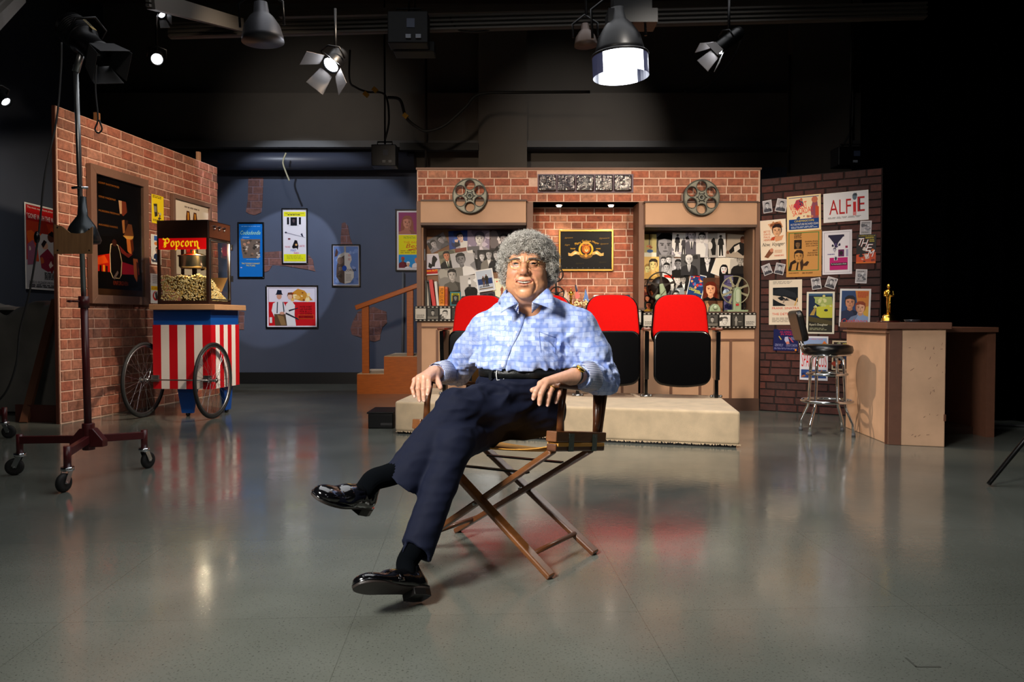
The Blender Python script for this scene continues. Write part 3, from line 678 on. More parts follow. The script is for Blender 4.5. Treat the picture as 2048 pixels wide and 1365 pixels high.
mb = MB(); mb.add([(-MW + .02, MD - .03, .28), (-.02, MD - .03, .28), (-.02, .30, .13), (-MW + .02, .30, .13)], [(0, 1, 2, 3)]); part('chute_plate', mb, mat('bronze_plate', '#8a6a3e', 0.4, 0.6), t)
# popcorn heap
def popcorn():
    rnd = random.Random(11); mb = MB(); mb.smooth = True
    def H(x, y):
        u = (x + MW) / MW; v = y / MD
        return 0.04 + 0.235 * max(0.02, 1 - max(0, v - 0.12) * 1.25 - 0.0 * u) + 0.012 * math.sin(u * 19) * math.sin(v * 11)
    pr = []
    for k in range(3):
        q = MB(); n = rnd.randint(4, 5)
        for j in range(n):
            q.ball((rnd.uniform(-.6, .6), rnd.uniform(-.6, .6), rnd.uniform(-.5, .5)), rnd.uniform(.45, .75), 5)
        pr.append((q.v, q.f))
    def put(x, y, z, s):
        v, f = rnd.choice(pr); T = Matrix.Translation((x, y, z)) @ Matrix.Rotation(rnd.uniform(0, 6), 4, 'Z') @ Matrix.Rotation(rnd.uniform(0, 6), 4, 'X') @ Matrix.Scale(s, 4)
        mb.add(v, f, T)
    for k in range(700):
        x = rnd.uniform(-MW + .03, -.03); y = rnd.uniform(.03, MD - .04); put(x, y, H(x, y) + rnd.uniform(-.006, .008), rnd.uniform(.007, .0115))
    for k in range(700):
        x = rnd.uniform(-MW + .03, -.03); z = rnd.uniform(.04, H(x, .03)); put(x, .026, z, rnd.uniform(.007, .011))
    for k in range(520):
        y = rnd.uniform(.03, MD - .04); z = rnd.uniform(.04, H(-.03, y)); put(-.026, y, z, rnd.uniform(.007, .011))
    core = MB(); n = 10; vs = []; fs = []
    for i in range(n + 1):
        for j in range(n + 1):
            x = -MW + .03 + (MW - .06) * i / n; y = .03 + (MD - .06) * j / n; vs.append((x, y, H(x, y) - .004))
    for i in range(n):
        for j in range(n): a = i * (n + 1) + j; fs.append((a, a + n + 1, a + n + 2, a + 1))
    mb.smooth = False; mb.add(vs, fs)
    PC = bpy.data.materials.new('popcorn'); PC.use_nodes = True; nt = PC.node_tree; b = nt.nodes['Principled BSDF']; b.inputs['Roughness'].default_value = 0.7
    ge = nt.nodes.new('ShaderNodeNewGeometry'); nt.links.new(ramp(nt, ge.outputs['Random Per Island'], [(0, '#f0dc9c'), (0.45, '#f6e8bc'), (0.8, '#e9c869'), (1, '#d49a3c')]), b.inputs['Base Color'])
    q = bpy.data.objects.new('popcorn', mb.mesh('popcorn')); C.objects.link(q); q.data.materials.append(PC); q.matrix_world = Mm; WM[q.name] = Mm
    tag(q, 'heap of buttery popcorn sloping behind the glass of the popcorn machine', 'popcorn', None, 'stuff')
popcorn()

# ================================================================== counter
c0, c1, c2 = G(1691, 855), G(1777, 890), G(1889, 895)
HC = 0.93
t = thing('counter', 'beige and brown painted angled counter with scuffed panels and an open back', 'counter', (c1.x, c1.y, 0))
CP = mat('scuffed_beige_paint', '#d3a987', 0.55, var=0.16, vscale=4); CBR = mat('counter_brown_paint', '#6e4735', 0.5, var=0.1)
e2 = Vector((c2.x, c2.y, 0)); e1 = Vector((c1.x, c1.y, 0)); e0 = Vector((c0.x, c0.y, 0))
back1 = Vector((3.05, 7.25, 0)); back2 = Vector((3.45, 6.8, 0))
body = [(e0.x, e0.y), (e1.x, e1.y), (e2.x, e2.y), (e2.x + 0.06, e2.y + 0.16), (3.25, 7.15)]
part('body', MB().prism(body, 0.0, HC - 0.05), CP, t, world=True, bev=0.006)
d01 = (e1 - e0).normalized(); d12 = (e2 - e1).normalized(); nfr = Vector((d12.y, -d12.x, 0)) ; nfr = nfr if nfr.y < 0 else -nfr
mb = MB(); mb.add([tuple(e1 + nfr * .006 + Vector((0, 0, 0.004))), tuple(e1 + d12 * .075 + nfr * .006 + Vector((0, 0, 0.004))), tuple(e1 + d12 * .075 + nfr * .006 + Vector((0, 0, HC - .05))), tuple(e1 + nfr * .006 + Vector((0, 0, HC - .05)))], [(0, 1, 2, 3)])
part('corner_strip', MB().bar(e1 + d12 * .04 + Vector((0, -.001, 0.002)), e1 + d12 * .04 + Vector((0, -.001, HC - .05)), 0.085, 0.014, (-nfr.x, -nfr.y, 0)), CBR, t, world=True)
part('corner_strip', MB().bar(e1 - d01 * .02 + Vector((-.001, 0, 0.002)), e1 - d01 * .02 + Vector((-.001, 0, HC - .05)), 0.012, 0.04, (d01.y, -d01.x, 0)), CBR, t, world=True)
part('top_band', MB().bar(e0 + Vector((-.002, 0, HC - .075)), e1 + Vector((-.002, 0, HC - .075)), 0.06, 0.014, (0, 0, 1)), mat('mid_brown_band', '#8d6650', 0.5), t, world=True)  # thin mid brown strip just below the countertop
topo = [(e0.x - .05, e0.y + .03), (e1.x - .045, e1.y - .045), (e2.x + .02, e2.y - .045), (e2.x + 0.10, e2.y + .2), (3.3, 7.2)]
part('countertop', MB().prism(topo, HC - .05, HC), CBR, t, world=True, bev=0.005)
r0 = P(1968, 640, 6.5)
part('side_panel', MB().b2(r0.x - 0.02, r0.x + 0.05, 6.42, 7.4, 0, HC - .06), CBR, t, world=True)
part('worktop', MB().prism([(3.3, 6.25), (r0.x + .05, 6.38), (r0.x + .05, 7.45), (3.3, 7.3)], HC - .08, HC - .04), CBR, t, world=True, bev=0.004)
part('back_panel', MB().prism([(3.28, 7.24), (r0.x, 7.38), (r0.x, 7.42), (3.28, 7.28)], 0, HC - .06), DKBROWN, t, world=True)
part('inner_shelf', MB().prism([(3.32, 6.5), (r0.x, 6.6), (r0.x, 7.38), (3.32, 7.24)], 0.0, 0.06), DKBROWN, t, world=True)
part('chip', MB().box((e2.x - .003, e2.y - .003, 0.22), (0.012, 0.012, 0.05)), CBR, t, world=True)
rnd = random.Random(2); mb = MB()
for k in range(26):
    a = e1 + d12 * rnd.uniform(0.12, 0.36); z = rnd.uniform(0.05, 0.8); L_ = rnd.uniform(0.004, 0.03)
    mb.bar(a + nfr * .0004 + Vector((0, 0, z)), a + nfr * .0004 + d12 * L_ * rnd.choice((1, .2)) + Vector((0, 0, z + L_ * rnd.choice((.1, .8)))), 0.003, 0.0012, (nfr.x, nfr.y, 0))
part('scuff_marks', mb, mat('scuff', '#7a5a48', 0.7), t, world=True, kind='stuff')

# trophy and ashtray on the counter
def trophy(name, label, x, y, z, h, col=GOLD, base=None, group=None):
    t = thing(name, label, 'trophy', (x, y, z), 0, group); s = h
    part('base', MB().lathe([(0.0, 0), (.20 * s, 0), (.20 * s, .03 * s), (.17 * s, .05 * s), (.17 * s, .10 * s), (.14 * s, .12 * s), (.15 * s, .16 * s), (.10 * s, .20 * s), (.045 * s, .22 * s), (0, .22 * s)], 28), base or col, t)
    mb = MB(); mb.smooth = True
    mb.tube([(0, 0, .20 * s), (0, 0, .34 * s), (0, 0, .50 * s), (0, 0, .60 * s), (0, 0, .70 * s), (0, 0, .80 * s), (0, 0, .85 * s)], [.05 * s, .042 * s, .06 * s, .052 * s, .085 * s, .09 * s, .035 * s], 14)
    mb.ball((0, 0, .92 * s), (.045 * s, .05 * s, .065 * s), 12)
    for q in (-1, 1): mb.tube([(q * .095 * s, 0, .80 * s), (q * .12 * s, -.02 * s, .68 * s), (q * .02 * s, -.08 * s, .66 * s)], [.028 * s, .024 * s, .02 * s], 8)
    mb.tube([(0, -.075 * s, .70 * s), (0, -.07 * s, .26 * s)], .012 * s, 6)
    part('figure', mb, col, t)
    return t
p = P(1777, 640, 6.3); tr = trophy('trophy', 'gold statuette trophy of a standing figure on the counter', p.x, 6.3, HC, 0.31)
part('plinth', MB().lathe([(0, -.001), (.085, -.001), (.085, .012), (0, .012)], 28), mat('dark_red_lacquer', '#3a1210', 0.25), tr)
p = P(1812, 640, 6.3)
single('ashtray', MB().lathe([(0, 0), (.05, 0), (.062, .022), (.052, .022), (.042, .008), (0, .008)], 24, Matrix.Translation((p.x + .05, 6.3, HC))), mat('smoked_glass', '#2a2c30', 0.1), 'small dark glass ashtray on the counter beside the gold trophy', 'ashtray')

# ================================================================== bar stool
p = P(1655, 640, 6.62); SXc, SYc = p.x, 6.62
t = thing('bar_stool', 'chrome bar stool with a round black padded seat and small backrest', 'stool', (SXc, SYc, 0), R(-8))
VIN = mat('black_vinyl', '#0d0d0e', 0.28, bump=0.1, bscale=40)
part('seat', MB().lathe([(0, .66), (.17, .66), (.197, .675), (.205, .70), (.197, .732), (.16, .745), (0, .748)], 40), VIN, t)
part('seat_ring', MB().lathe([(.16, .655), (.186, .655), (.186, .668), (.16, .668)], 40), CHROME, t)
for k in range(4):
    a = R(45 + 90 * k); c, s = math.cos(a), math.sin(a)
    part('leg', MB().tube([(.06 * c, .06 * s, .645), (.12 * c, .12 * s, .645), (.145 * c, .145 * s, .62), (.15 * c, .15 * s, .56), (.165 * c, .165 * s, .27), (.175 * c, .175 * s, .22), (.235 * c, .235 * s, .10), (.24 * c, .24 * s, .0)], .0125, 12), CHROME, t)
    part('foot_cap', MB().cyl((.24 * c, .24 * s, 0), (.24 * c, .24 * s, .03), .016, 12), mat('grey_rubber', '#55575a', 0.6), t)
for rad, z in ((.155, .50), (.20, .275)):
    part('foot_ring', MB().tube([(rad * math.cos(a), rad * math.sin(a), z) for a in [2 * math.pi * k / 40 for k in range(40)]], .012, 10, closed=True), CHROME, t)
Mb = Matrix.Translation((-.235, 0, .90)) @ Matrix.Rotation(R(-14), 4, 'Y')
mb = MB(M=Mb @ Matrix(((0, 0, 1, 0), (1, 0, 0, 0), (0, 1, 0, 0), (0, 0, 0, 1)))); mb.prism(rr(.36, .26, .05), -.028, .028); part('backrest', mb, VIN, t, bev=.018, seg=4)
for s in (-.06, .06): part('back_support', MB().tube([(-.22, s, .80), (-.20, s, .72), (-.165, s, .665), (-.10, s, .655)], .009, 10), CHROME, t)

# ================================================================== light stand with caster base (dark red)
MAR = mat('maroon_enamel', '#4e1a1c', 0.35, var=0.12, vscale=30)
pb = Vector((-2.54, 4.76, 0))
def caster(parent, x, y, zt, ang=0.0):
    c = Matrix.Translation((x, y, 0)) @ Matrix.Rotation(ang, 4, 'Z')
    part('wheel', MB(M=c).lathe([(0, -.014), (.03, -.016), (.046, -.016), (.052, -.008), (.052, .008), (.046, .016), (.03, .016), (0, .014)], 28, Matrix.Translation((0.03, 0, .052)) @ Matrix.Rotation(R(90), 4, 'X')), RUBBER, parent)
    mb = MB(M=c)
    for s in (-.022, .022): mb.bar((.03, s, .052), (0.0, s, .118), .03, .003, (0, 1, 0))
    mb.cyl((0, 0, .115), (0, 0, .135), .034, 16); mb.cyl((.03, -.025, .052), (.03, .025, .052), .006, 8); part('fork', mb, CHROME, parent)
    part('stem', MB(M=c).cyl((0, 0, .12), (0, 0, zt), .02, 12), MAR, parent)
t = thing('light_stand', 'maroon rolling light stand with three casters holding the big spotlight', 'light stand', tuple(pb))
feet = [G(298, 937), G(132, 985), G(32, 950)]
for k, f in enumerate(feet):
    d = f - pb; d.z = 0; ang = math.atan2(d.y, d.x); L_ = d.length - 0.03; e = d.normalized() * L_
    part('leg', MB().bar((0, 0, .235), (e.x, e.y, .215), .032, .045, (0, 0, 1)), MAR, t, bev=.003)
    caster(t, e.x, e.y, .25, ang + (0.3, -0.4, 0.5)[k])
mb = MB(); mb.prism([(-.10, .19), (.10, .19), (.10, .23), (.04, .30), (-.04, .30), (-.10, .23)], -.03, .03, XZ); mb.cyl((0, 0, .17), (0, 0, .33), .035, 16); part('hub', mb, MAR, t, bev=.004)
part('column', MB().cyl((-.0, 0, .2), (-.015, 0, 1.07), .021, 18), MAR, t, label='maroon lower column')
part('riser', MB().tube([(-.015, 0, 1.0), (-.035, 0, 2.0), (-.045, 0, 2.46)], .0145, 16), STEEL, t, label='steel riser')
mb = MB(); mb.cyl((-.016, 0, 1.02), (-.016, 0, 1.09), .03, 16); mb.cyl((-.02, -.02, 1.06), (-.07, -.045, 1.06), .006, 8); mb.ball((-.075, -.048, 1.06), (.018, .01, .008), 8); part('clamp_knob', mb, MAR, t)
part('clamp_collar', MB().tube([(-.075, 0, 1.735), (-.03, -.02, 1.735), (.02, 0, 1.735)], .008, 8), CHROME, t)

def bolt_M(a, d, up=(0, 0, 1)):      # frame at a with +z along d
    z = Vector(d).normalized(); x = Vector(up).cross(z); x.normalize(); y = z.cross(x); return frame_from(a, x, y, z)
# big fresnel on the stand, pointing down into the room
hp = P(166, 78, 4.76)
Mf = bolt_M(hp, (0.66, -0.25, -0.60)) @ Matrix.Scale(.62, 4)
t = thing('spotlight', 'large black ribbed studio spotlight with barn doors on the maroon stand', 'spotlight', M=Mf)
part('housing', MB().lathe([(0, -.24), (.13, -.24), (.145, -.22), (.145, .02), (.12, .05), (.11, .20), (.125, .22), (.125, .27), (0, .27)], 28), BLACKM, t)
mb = MB()
for k in range(8): mb.lathe([(.10, -.17 + k * .024), (.154, -.17 + k * .024), (.154, -.162 + k * .024), (.10, -.162 + k * .024)], 28)
part('cooling_ribs', mb, BLACKM, t)
part('lens', MB().lathe([(0, .255), (.1, .262), (.0, .285)], 24), mat('dark_lens', '#15181c', 0.08), t)
for k in range(4):
    a = R(90 * k + 20); Mq = Matrix.Rotation(a, 4, 'Z')
    mb = MB(M=Mq); mb.add([(.12, -.12, .27), (.12, .12, .27), (.17, .15, .48), (.17, -.15, .48), (.123, -.12, .27), (.123, .12, .27), (.173, .15, .48), (.173, -.15, .48)], [(0, 1, 2, 3), (7, 6, 5, 4), (0, 3, 7, 4), (1, 5, 6, 2), (3, 2, 6, 7), (0, 4, 5, 1)])
    part('barn_door', mb, mat('dull_barn_door', '#2a2a2c', 0.55), t)
part('label_strip', MB().box((0, .148, -.03), (.05, .004, .20)), mat('yellowed_label', '#a08a50', 0.6), t)
mb = MB(); mb.tube([(-.17, 0, 0), (-.17, .16, 0), (0, .24, .0), (.17, .16, 0), (.17, 0, 0)], .012, 8); part('yoke', mb, BLACKM, t)
mb = MB(); mb.cyl((pb.x - .045, pb.y, 2.42), hp + Vector((0, 0, -.05)), .02, 12); part('spigot', mb, STEEL, t, world=True)
# cords from the spotlight
def cord(name, pts, r, m, label, cat='cable', smooth=6):
    pts = [Vector(p) for p in pts]; out = []
    for i in range(len(pts) - 1):
        p0, p1, p2, p3 = pts[max(0, i - 1)], pts[i], pts[i + 1], pts[min(len(pts) - 1, i + 2)]
        for k in range(smooth):
            q = k / smooth; out.append(0.5 * ((2 * p1) + (p2 - p0) * q + (2 * p0 - 5 * p1 + 4 * p2 - p3) * q * q + (3 * p1 - p0 - 3 * p2 + p3) * q ** 3))
    out.append(pts[-1]); return out
def cable(name, pts, r, m, label, ks=None):
    o = single(name, MB().tube(cord(name, pts, r, m, label), r, 6), m, label, 'cable'); return o
cable('power_cord', [P(123, 85, 4.6), P(122, 140, 4.6), P(113, 240, 4.55), P(90, 350, 4.5), P(77, 470, 4.5), P(60, 580, 4.5), P(40, 660, 4.5), P(32, 730, 4.5), P(8, 790, 4.5), P(-40, 830, 4.5)], .006, RUBBER, 'black power cord dropping from the big spotlight past the brick wall edge')
single('inline_switch', MB().ball(P(74, 475, 4.5), (.016, .014, .036), 12), BLACKP, 'oval black inline switch on the dangling power cord', 'switch')
cable('safety_cord', [P(193, 130, 4.6), P(191, 180, 4.6), P(196, 236, 4.6), P(190, 258, 4.6), P(197, 266, 4.6), P(204, 258, 4.6), P(198, 240, 4.6)], .005, RUBBER, 'black cord ending in a loop hanging before the brick wall')
# plywood fronted lamp clipped to the stand
pz = P(166, 480, 4.66)
t = thing('clip_lamp', 'round dark lamp with a plywood front plate clipped to the stand column', 'lamp', tuple(pz))
mb = MB(M=XZ); mb.prism([(-.112, -.08), (.105, -.078), (.108, .075), (.065, .04), (.02, .035), (-.02, .04), (-.065, .078), (-.108, .088)], .02, .032); part('plywood_plate', mb, mat('plywood', '#8a6440', 0.6, var=0.2, vscale=6, stretch=(10, 1, 1)), t, M=Matrix.Translation((0, -.07, -.01)))
part('reflector', MB().lathe([(.09, -.07), (.098, -.05), (.07, .03), (.028, .09), (.02, .2), (0, .2)], 24, Matrix.Translation((0, 0, .05))), mat('dark_steel_reflector', '#2b3033', 0.3, 0.6), t)
for k in range(4): part('bolt', MB().cyl(((-.09, .09, -.09, .09)[k], -.106, (.06, .05, -.07, -.07)[k]), ((-.09, .09, -.09, .09)[k], -.098, (.06, .05, -.07, -.07)[k]), .004, 8), BLACKM, t)

# second stand at the frame edge (only a caster and column foot show)
p = G(14, 878); t = thing('light_stand', 'second rolling stand cut off by the frame edge beside the covered furniture', 'light stand', (p.x - .25, p.y + .05, 0))
part('leg', MB().bar((0, 0, .23), (.22, -.03, .21), .032, .045), MAR, t); caster(t, .22, -.03, .25, 0.2)
part('column', MB().cyl((0, 0, .1), (0, 0, 1.4), .021, 14), MAR, t)
part('leg', MB().bar((0, 0, .23), (-.3, .3, .21), .032, .045), MAR, t); caster(t, -.3, .3, .25, 1.2)
part('leg', MB().bar((0, 0, .23), (-.25, -.35, .21), .032, .045), MAR, t); caster(t, -.25, -.35, .25, 2.2)

# tripod leg at the opposite edge
p0 = G(1977, 973); t = thing('tripod', 'black tripod with one foot reaching into view on the floor', 'tripod', (p0.x + .75, p0.y + .1, 0))
mt = BLACKM
top = Vector((0, 0, .85))
for q in ((-.75, -.1, .0), (.45, -.45, 0), (.35, .55, 0)):
    part('leg', MB().tube([top, Vector(q) + Vector((0, 0, .012))], [.018, .012], 10), mt, t)
part('spreader', MB().cyl((0, 0, .3), (0, 0, 1.1), .02, 12), mt, t)
for q, e in (((0, 0, .45), (-.38, -.05, .43)), ((0, 0, .45), (.22, -.22, .43)), ((0, 0, .45), (.17, .27, .43))): part('brace', MB().cyl(q, e, .008, 8), mt, t)

# ================================================================== overhead rail and hanging fixtures
def rail(name, a, b, label, h=.15):
    a, b = Vector(a), Vector(b); mb = MB(); mb.bar(a, b, .06, h, (0, 0, 1))
    for k in (-.42, -.16, .12, .40): mb.bar(a + Vector((0, -.04, k * h)), b + Vector((0, -.04, k * h)), .025, .018, (0, 0, 1))
    return single(name, mb, ALU, label, 'rail')
ra, rb = P(560, 57, 8.06), P(1990, 17, 7.6)
rail('lighting_rail', P(340, 62, 8.1), P(1850, 22, 7.65), 'long grooved aluminium lighting rail spanning the dark ceiling')
rail('lighting_rail', P(300, 0, 5.6), P(482, 50, 7.9), 'short grooved aluminium rail angling off behind the grey scoop lamp', .12)
rail('lighting_rail', P(-30, 60, 4.2), P(40, -10, 5.2), 'pale rail end in the upper corner over the big spotlight', .08)
rail('lighting_rail', P(560, 30, 9.4), P(2060, -5, 9.0), 'thin dark rail behind the long aluminium rail', .07)
def fixture(label, pos, d, r, L_, bright, doors=True, es=40, hang=0.5, flaps=None, name='spotlight', colr='#f2f6ff', dl=.16, dw=.8, rot=20):
    t = thing(name, label, 'spotlight', M=bolt_M(pos, d))
    part('housing', MB().lathe([(0, -L_), (r * .8, -L_), (r, -L_ * .85), (r, -.01), (r * .93, 0), (r * .88, -.02), (0, -.03)], 24), BLACKM, t)
    if bright: part('lens', MB().lathe([(r * .86, -.022), (r * .4, -.012), (0, -.008)], 24), mat('lit_lens_%s_%d' % (colr, es), '#ffffff', .5, emit=colr, es=es), t)
    else: part('lens', MB().lathe([(r * .86, -.022), (r * .4, -.012), (0, -.008)], 24), mat('dark_lens', '#15181c', 0.08), t)
    if doors:
        for k in range(4):
            Mq = Matrix.Rotation(R(90 * k + rot), 4, 'Z'); mb = MB(M=Mq); a = r * dw; b = r * (dw + .35)
            fl_ = .45 if flaps is None else flaps[k]
            x1_ = r + math.sin(fl_) * dl; z1_ = math.cos(fl_) * dl
            mb.add([(r, -a, 0), (r, a, 0), (x1_, b, z1_), (x1_, -b, z1_), (r + .003, -a, 0), (r + .003, a, 0), (x1_ + .003, b, z1_), (x1_ + .003, -b, z1_)], [(0, 1, 2, 3), (7, 6, 5, 4), (0, 3, 7, 4), (1, 5, 6, 2), (3, 2, 6, 7), (0, 4, 5, 1)])
            part('barn_door', mb, mat('grey_barn_door', '#5a5654', 0.5), t)
    mb = MB(M=WM[t.name].inverted()); pos = Vector(pos); mb.cyl(pos + Vector((0, 0, .02)) - Vector(d).normalized() * L_ * .5, pos - Vector(d).normalized() * L_ * .5 + Vector((0, 0, hang)), .012, 8)
    part('hanger', mb, BLACKM, t)
    mb = MB(); mb.tube([(-r - .02, 0, -L_ * .5), (-r - .02, r * 1.3, -L_ * .5), (0, r * 1.7, -L_ * .5), (r + .02, r * 1.3, -L_ * .5), (r + .02, 0, -L_ * .5)], .008, 6); part('yoke', mb, BLACKM, t)
    return t
fixture('small round spotlight with a glowing white lens high over the brick flat', P(314, 119, 7.0), (.45, -1, -.55), .055, .2, True, es=30, hang=.75, doors=False)
fixture('tiny clip spotlight with a bright wedge of light near the ceiling rail', P(325, 32, 6.6), (.6, -.5, -.8), .034, .12, True, es=3, hang=.4, flaps=(.2, .9, .5, .5), dl=.07)
fixture('spotlight with large glowing white barn doors over the blue wall', P(660, 132, 6.6), (-.28, -.55, -.62), .075, .2, True, es=90, hang=.42, flaps=(.75, .75, .75, .75), dl=.17, dw=.75, rot=35)
fixture('spotlight with two lit barn doors tilted toward the set beyond the large scoop', P(1434, 100, 7.0), (-.75, -.25, -.62), .06, .3, True, es=60, hang=.4, dl=.14)
fixture('small black spotlight at the frame edge beside the big ribbed spotlight', P(14, 206, 5.2), (.75, -.3, -.65), .035, .22, True, es=12, hang=.6, doors=False)
# grey scoop
def scoop(label, pos, s, m, name='scoop_lamp', tilt=(0.05, 0, -1)):
    t = thing(name, label, 'lamp', M=bolt_M(pos, (-tilt[0], -tilt[1], -tilt[2]), (0, 1, 0)))
    part('bowl', MB().lathe([(.16 * s, 0), (.155 * s, .04 * s), (.135 * s, .12 * s), (.09 * s, .19 * s), (.06 * s, .22 * s), (.05 * s, .30 * s), (0, .31 * s)], 32), m, t)
    part('yoke', MB().tube([(-.17 * s, 0, .12 * s), (-.17 * s, 0, .3 * s), (0, 0, .42 * s), (.17 * s, 0, .3 * s), (.17 * s, 0, .12 * s)], .01, 8), BLACKM, t)
    mb = MB(M=WM[t.name].inverted()); p_ = Vector(pos); mb.cyl(p_ + Vector((0, 0, .42 * s)), (p_.x, p_.y, 5.25), .012, 8); part('hanger', mb, BLACKM, t)
    return t
scoop('grey domed scoop lamp, unlit, hanging beside the spotlight with white barn doors', P(526, 84, 6.2), 1.0, mat('grey_scoop', '#3c3c40', 0.45, 0.6))
q = scoop('big black scoop lamp with a glowing white diffuser sleeve over the theater seats', P(1240, 112, 5.9), 1.15, BLACKM)
DIF = bpy.data.materials.new('glowing_diffuser'); DIF.use_nodes = True
b_ = DIF.node_tree.nodes['Principled BSDF']; b_.inputs['Base Color'].default_value = (.9, .9, .95, 1); b_.inputs['Emission Color'].default_value = (.86, .9, 1, 1); b_.inputs['Emission Strength'].default_value = 6.0
DIM = mat('dim_blue_gel', '#2a2c3c', 0.3, emit='#3a4064', es=0.25)
mb = MB(); n = 40; vs = []; fs = []; mi = []
for j in range(2):
    for k in range(n): a = 2 * math.pi * k / n; vs.append((.205 * math.cos(a), .205 * math.sin(a), -.155 * j + .0))
for k in range(n):
    mb.cur = 0 if math.cos(2 * math.pi * (k + .5) / n) * 0 + abs(math.cos(2 * math.pi * (k + .5) / n)) < .66 else 1
    mb.smooth = True; mb.add([vs[k], vs[(k + 1) % n], vs[n + (k + 1) % n], vs[n + k]], [(0, 1, 2, 3)])
part('diffuser_sleeve', mb, [DIF, DIM], q, label='glowing cloth sleeve')
part('rim_clamp', MB().tube([(.2 * math.cos(a), .2 * math.sin(a), .0) for a in [2 * math.pi * k / 32 for k in range(32)]], .012, 8, closed=True), BLACKM, q)
mb = MB(M=WM[q.name].inverted()); pp = P(1262, 40, 5.95); mb.box(pp, (.36, .2, .10)); mb.box(pp + Vector((0, 0, .12)), (.28, .18, .16)); part('mount_box', mb, BLACKM, q)
scoop('small tarnished scoop lamp hanging in the dark beside the lit scoop', P(1172, 92, 6.6), .6, mat('brown_scoop', '#3a2a20', 0.5, 0.4))
# dimmer / ballast boxes
def boxfix(label, px, py, Y, w_, h_, name='ballast_box', blue=False):
    p = P(px, py, Y); t = thing(name, label, 'equipment', tuple(p))
    part('case', MB().box((0, 0, 0), (w_, .22, h_)), BLACKM if not blue else mat('blue_black_case', '#0e1420', 0.4), t, bev=.01)
    part('handle', MB().tube([(-w_ * .3, 0, h_ * .5), (-w_ * .3, 0, h_ * .7), (w_ * .3, 0, h_ * .7), (w_ * .3, 0, h_ * .5)], .01, 8), BLACKM, t)
    part('plate', MB().box((w_ * .08, -.113, h_ * .12), (w_ * .2, .004, h_ * .28)), mat('dim_plate', '#2c3448', 0.5), t)
    for k in range(2): part('plug', MB().box((w_ * (.02 + .25 * k), -.115, -h_ * .3), (w_ * .13, .02, h_ * .12)), mat('pale_plug', '#6c7078', 0.5), t)
    part('hanger', MB().cyl((0, 0, h_ * .6), (0, 0, 5.6 - p.z), .012, 8), BLACKM, t)
    return t
boxfix('black ballast box with tangled plugs hanging before the blue wall', 770, 314, 9.8, .30, .26, blue=True)
boxfix('dark ballast box hanging over the dark brick wall', 1700, 316, 8.6, .34, .20)
boxfix('black box clamped under the long aluminium rail', 818, 62, 7.7, .38, .30)
boxfix('wide dark box under the clamped black box on the rail', 830, 100, 7.9, .40, .10)
cable('hanging_cable', [P(775, 195, 9.7), P(800, 200, 9.7), P(812, 235, 9.7), P(835, 255, 9.7), P(855, 262, 9.7), P(890, 250, 9.7), P(930, 215, 9.7), P(960, 188, 9.7), P(1040, 185, 9.7), P(1180, 184, 9.7)], .018, RUBBER, 'thick black cable looping under the upper wall ledge')
for k, (px, py, lab) in enumerate(((811, 232, 'yellow plug connector halfway down the looping cable'), (750, 180, 'yellow plug connector near the ceiling post'), (732, 189, 'pale yellow connector hanging next to a yellow plug'))):
    single('cable_connector', MB().box(P(px, py, 9.68), (.06, .05, .05), Matrix.Rotation(R(40), 4, 'Y')), mat('yellow_rubber', '#b98a18', 0.5), lab, 'connector')
cable('hanging_cable', [P(700, 100, 9.7), P(699, 160, 9.7), P(712, 175, 9.7), P(735, 184, 9.7), P(770, 190, 9.7), P(778, 240, 9.7), P(770, 280, 9.7)], .012, RUBBER, 'thin black cable dropping from the ceiling to the ballast box')
cable('hanging_cable', [P(572, 306, 11.2), P(566, 325, 11.2), P(572, 345, 11.2), P(579, 362, 11.2)], .012, mat('cream_wire', '#a8a284', 0.5), 'short cream wire dangling from the wall duct')
cable('hanging_cable', [P(1484, 75, 8.6), P(1470, 110, 9.2), P(1440, 150, 9.6), P(1405, 178, 9.8), P(1370, 183, 9.8)], .014, RUBBER, 'black cable sweeping down from the spotlight with two lit barn doors')
cable('hanging_cable', [P(1705, 180, 9), P(1705, 230, 9), P(1700, 265, 9), P(1680, 300, 9)], .012, RUBBER, 'dark cable falling to the ballast box over the dark brick wall')
cable('hanging_cable', [P(900, 30, 7.9), P(906, 48, 7.9), P(925, 62, 7.9), P(970, 62, 7.9), P(995, 45, 7.9), P(1000, 30, 7.9)], .012, RUBBER, 'black cable draped in a shallow loop on the lighting rail')
single('conduit', MB().cyl(P(852, 110, 11.2), P(852, 338, 11.2), .018, 10), mat('dark_conduit', '#2a2826', 0.6), 'thin dark vertical conduit pipe running down the wall column', 'pipe')
single('conduit', MB().cyl(P(806, 545, 11.77), P(805, 740, 11.77), .018, 10), mat('pale_conduit', '#5c6068', 0.6), 'pale vertical conduit pipe running behind the baseball film poster', 'pipe')
single('conduit', MB().cyl(P(1580, 110, 11.23), P(1577, 345, 11.23), .02, 10), mat('dark_conduit', '#2a2826', 0.6), 'dark vertical pipe in the gloom over the tan niche edge', 'pipe')
single('wall_channel', MB().bar(P(800, 294, 11.2), P(957, 294, 11.2), .08, .10), BLACKM, 'flat black cable channel fixed along the upper wall ledge', 'channel')
single('floor_cable', MB().tube(cord('', [(4.2, 7.15, .012), (4.6, 7.0, .012), (5.2, 7.05, .012), (6.0, 6.7, .012)], 0, 0, ''), .012, 6), mat('grey_cable', '#3a3a3c', 0.5), 'thin grey cable lying on the floor along the curtain hem', 'cable')
mb = MB(); p = G(1845, 1335); mb.b2(p.x - .02, p.x + .05, p.y - .003, p.y + .003, 0.0002, .001); mb.b2(p.x - .02, p.x - .014, p.y, p.y + .06, 0.0002, .001); single('floor_mark', mb, mat('dark_tape', '#3a3c34', 0.6), 'small dark bracket shaped tape mark on the polished floor', 'tape')

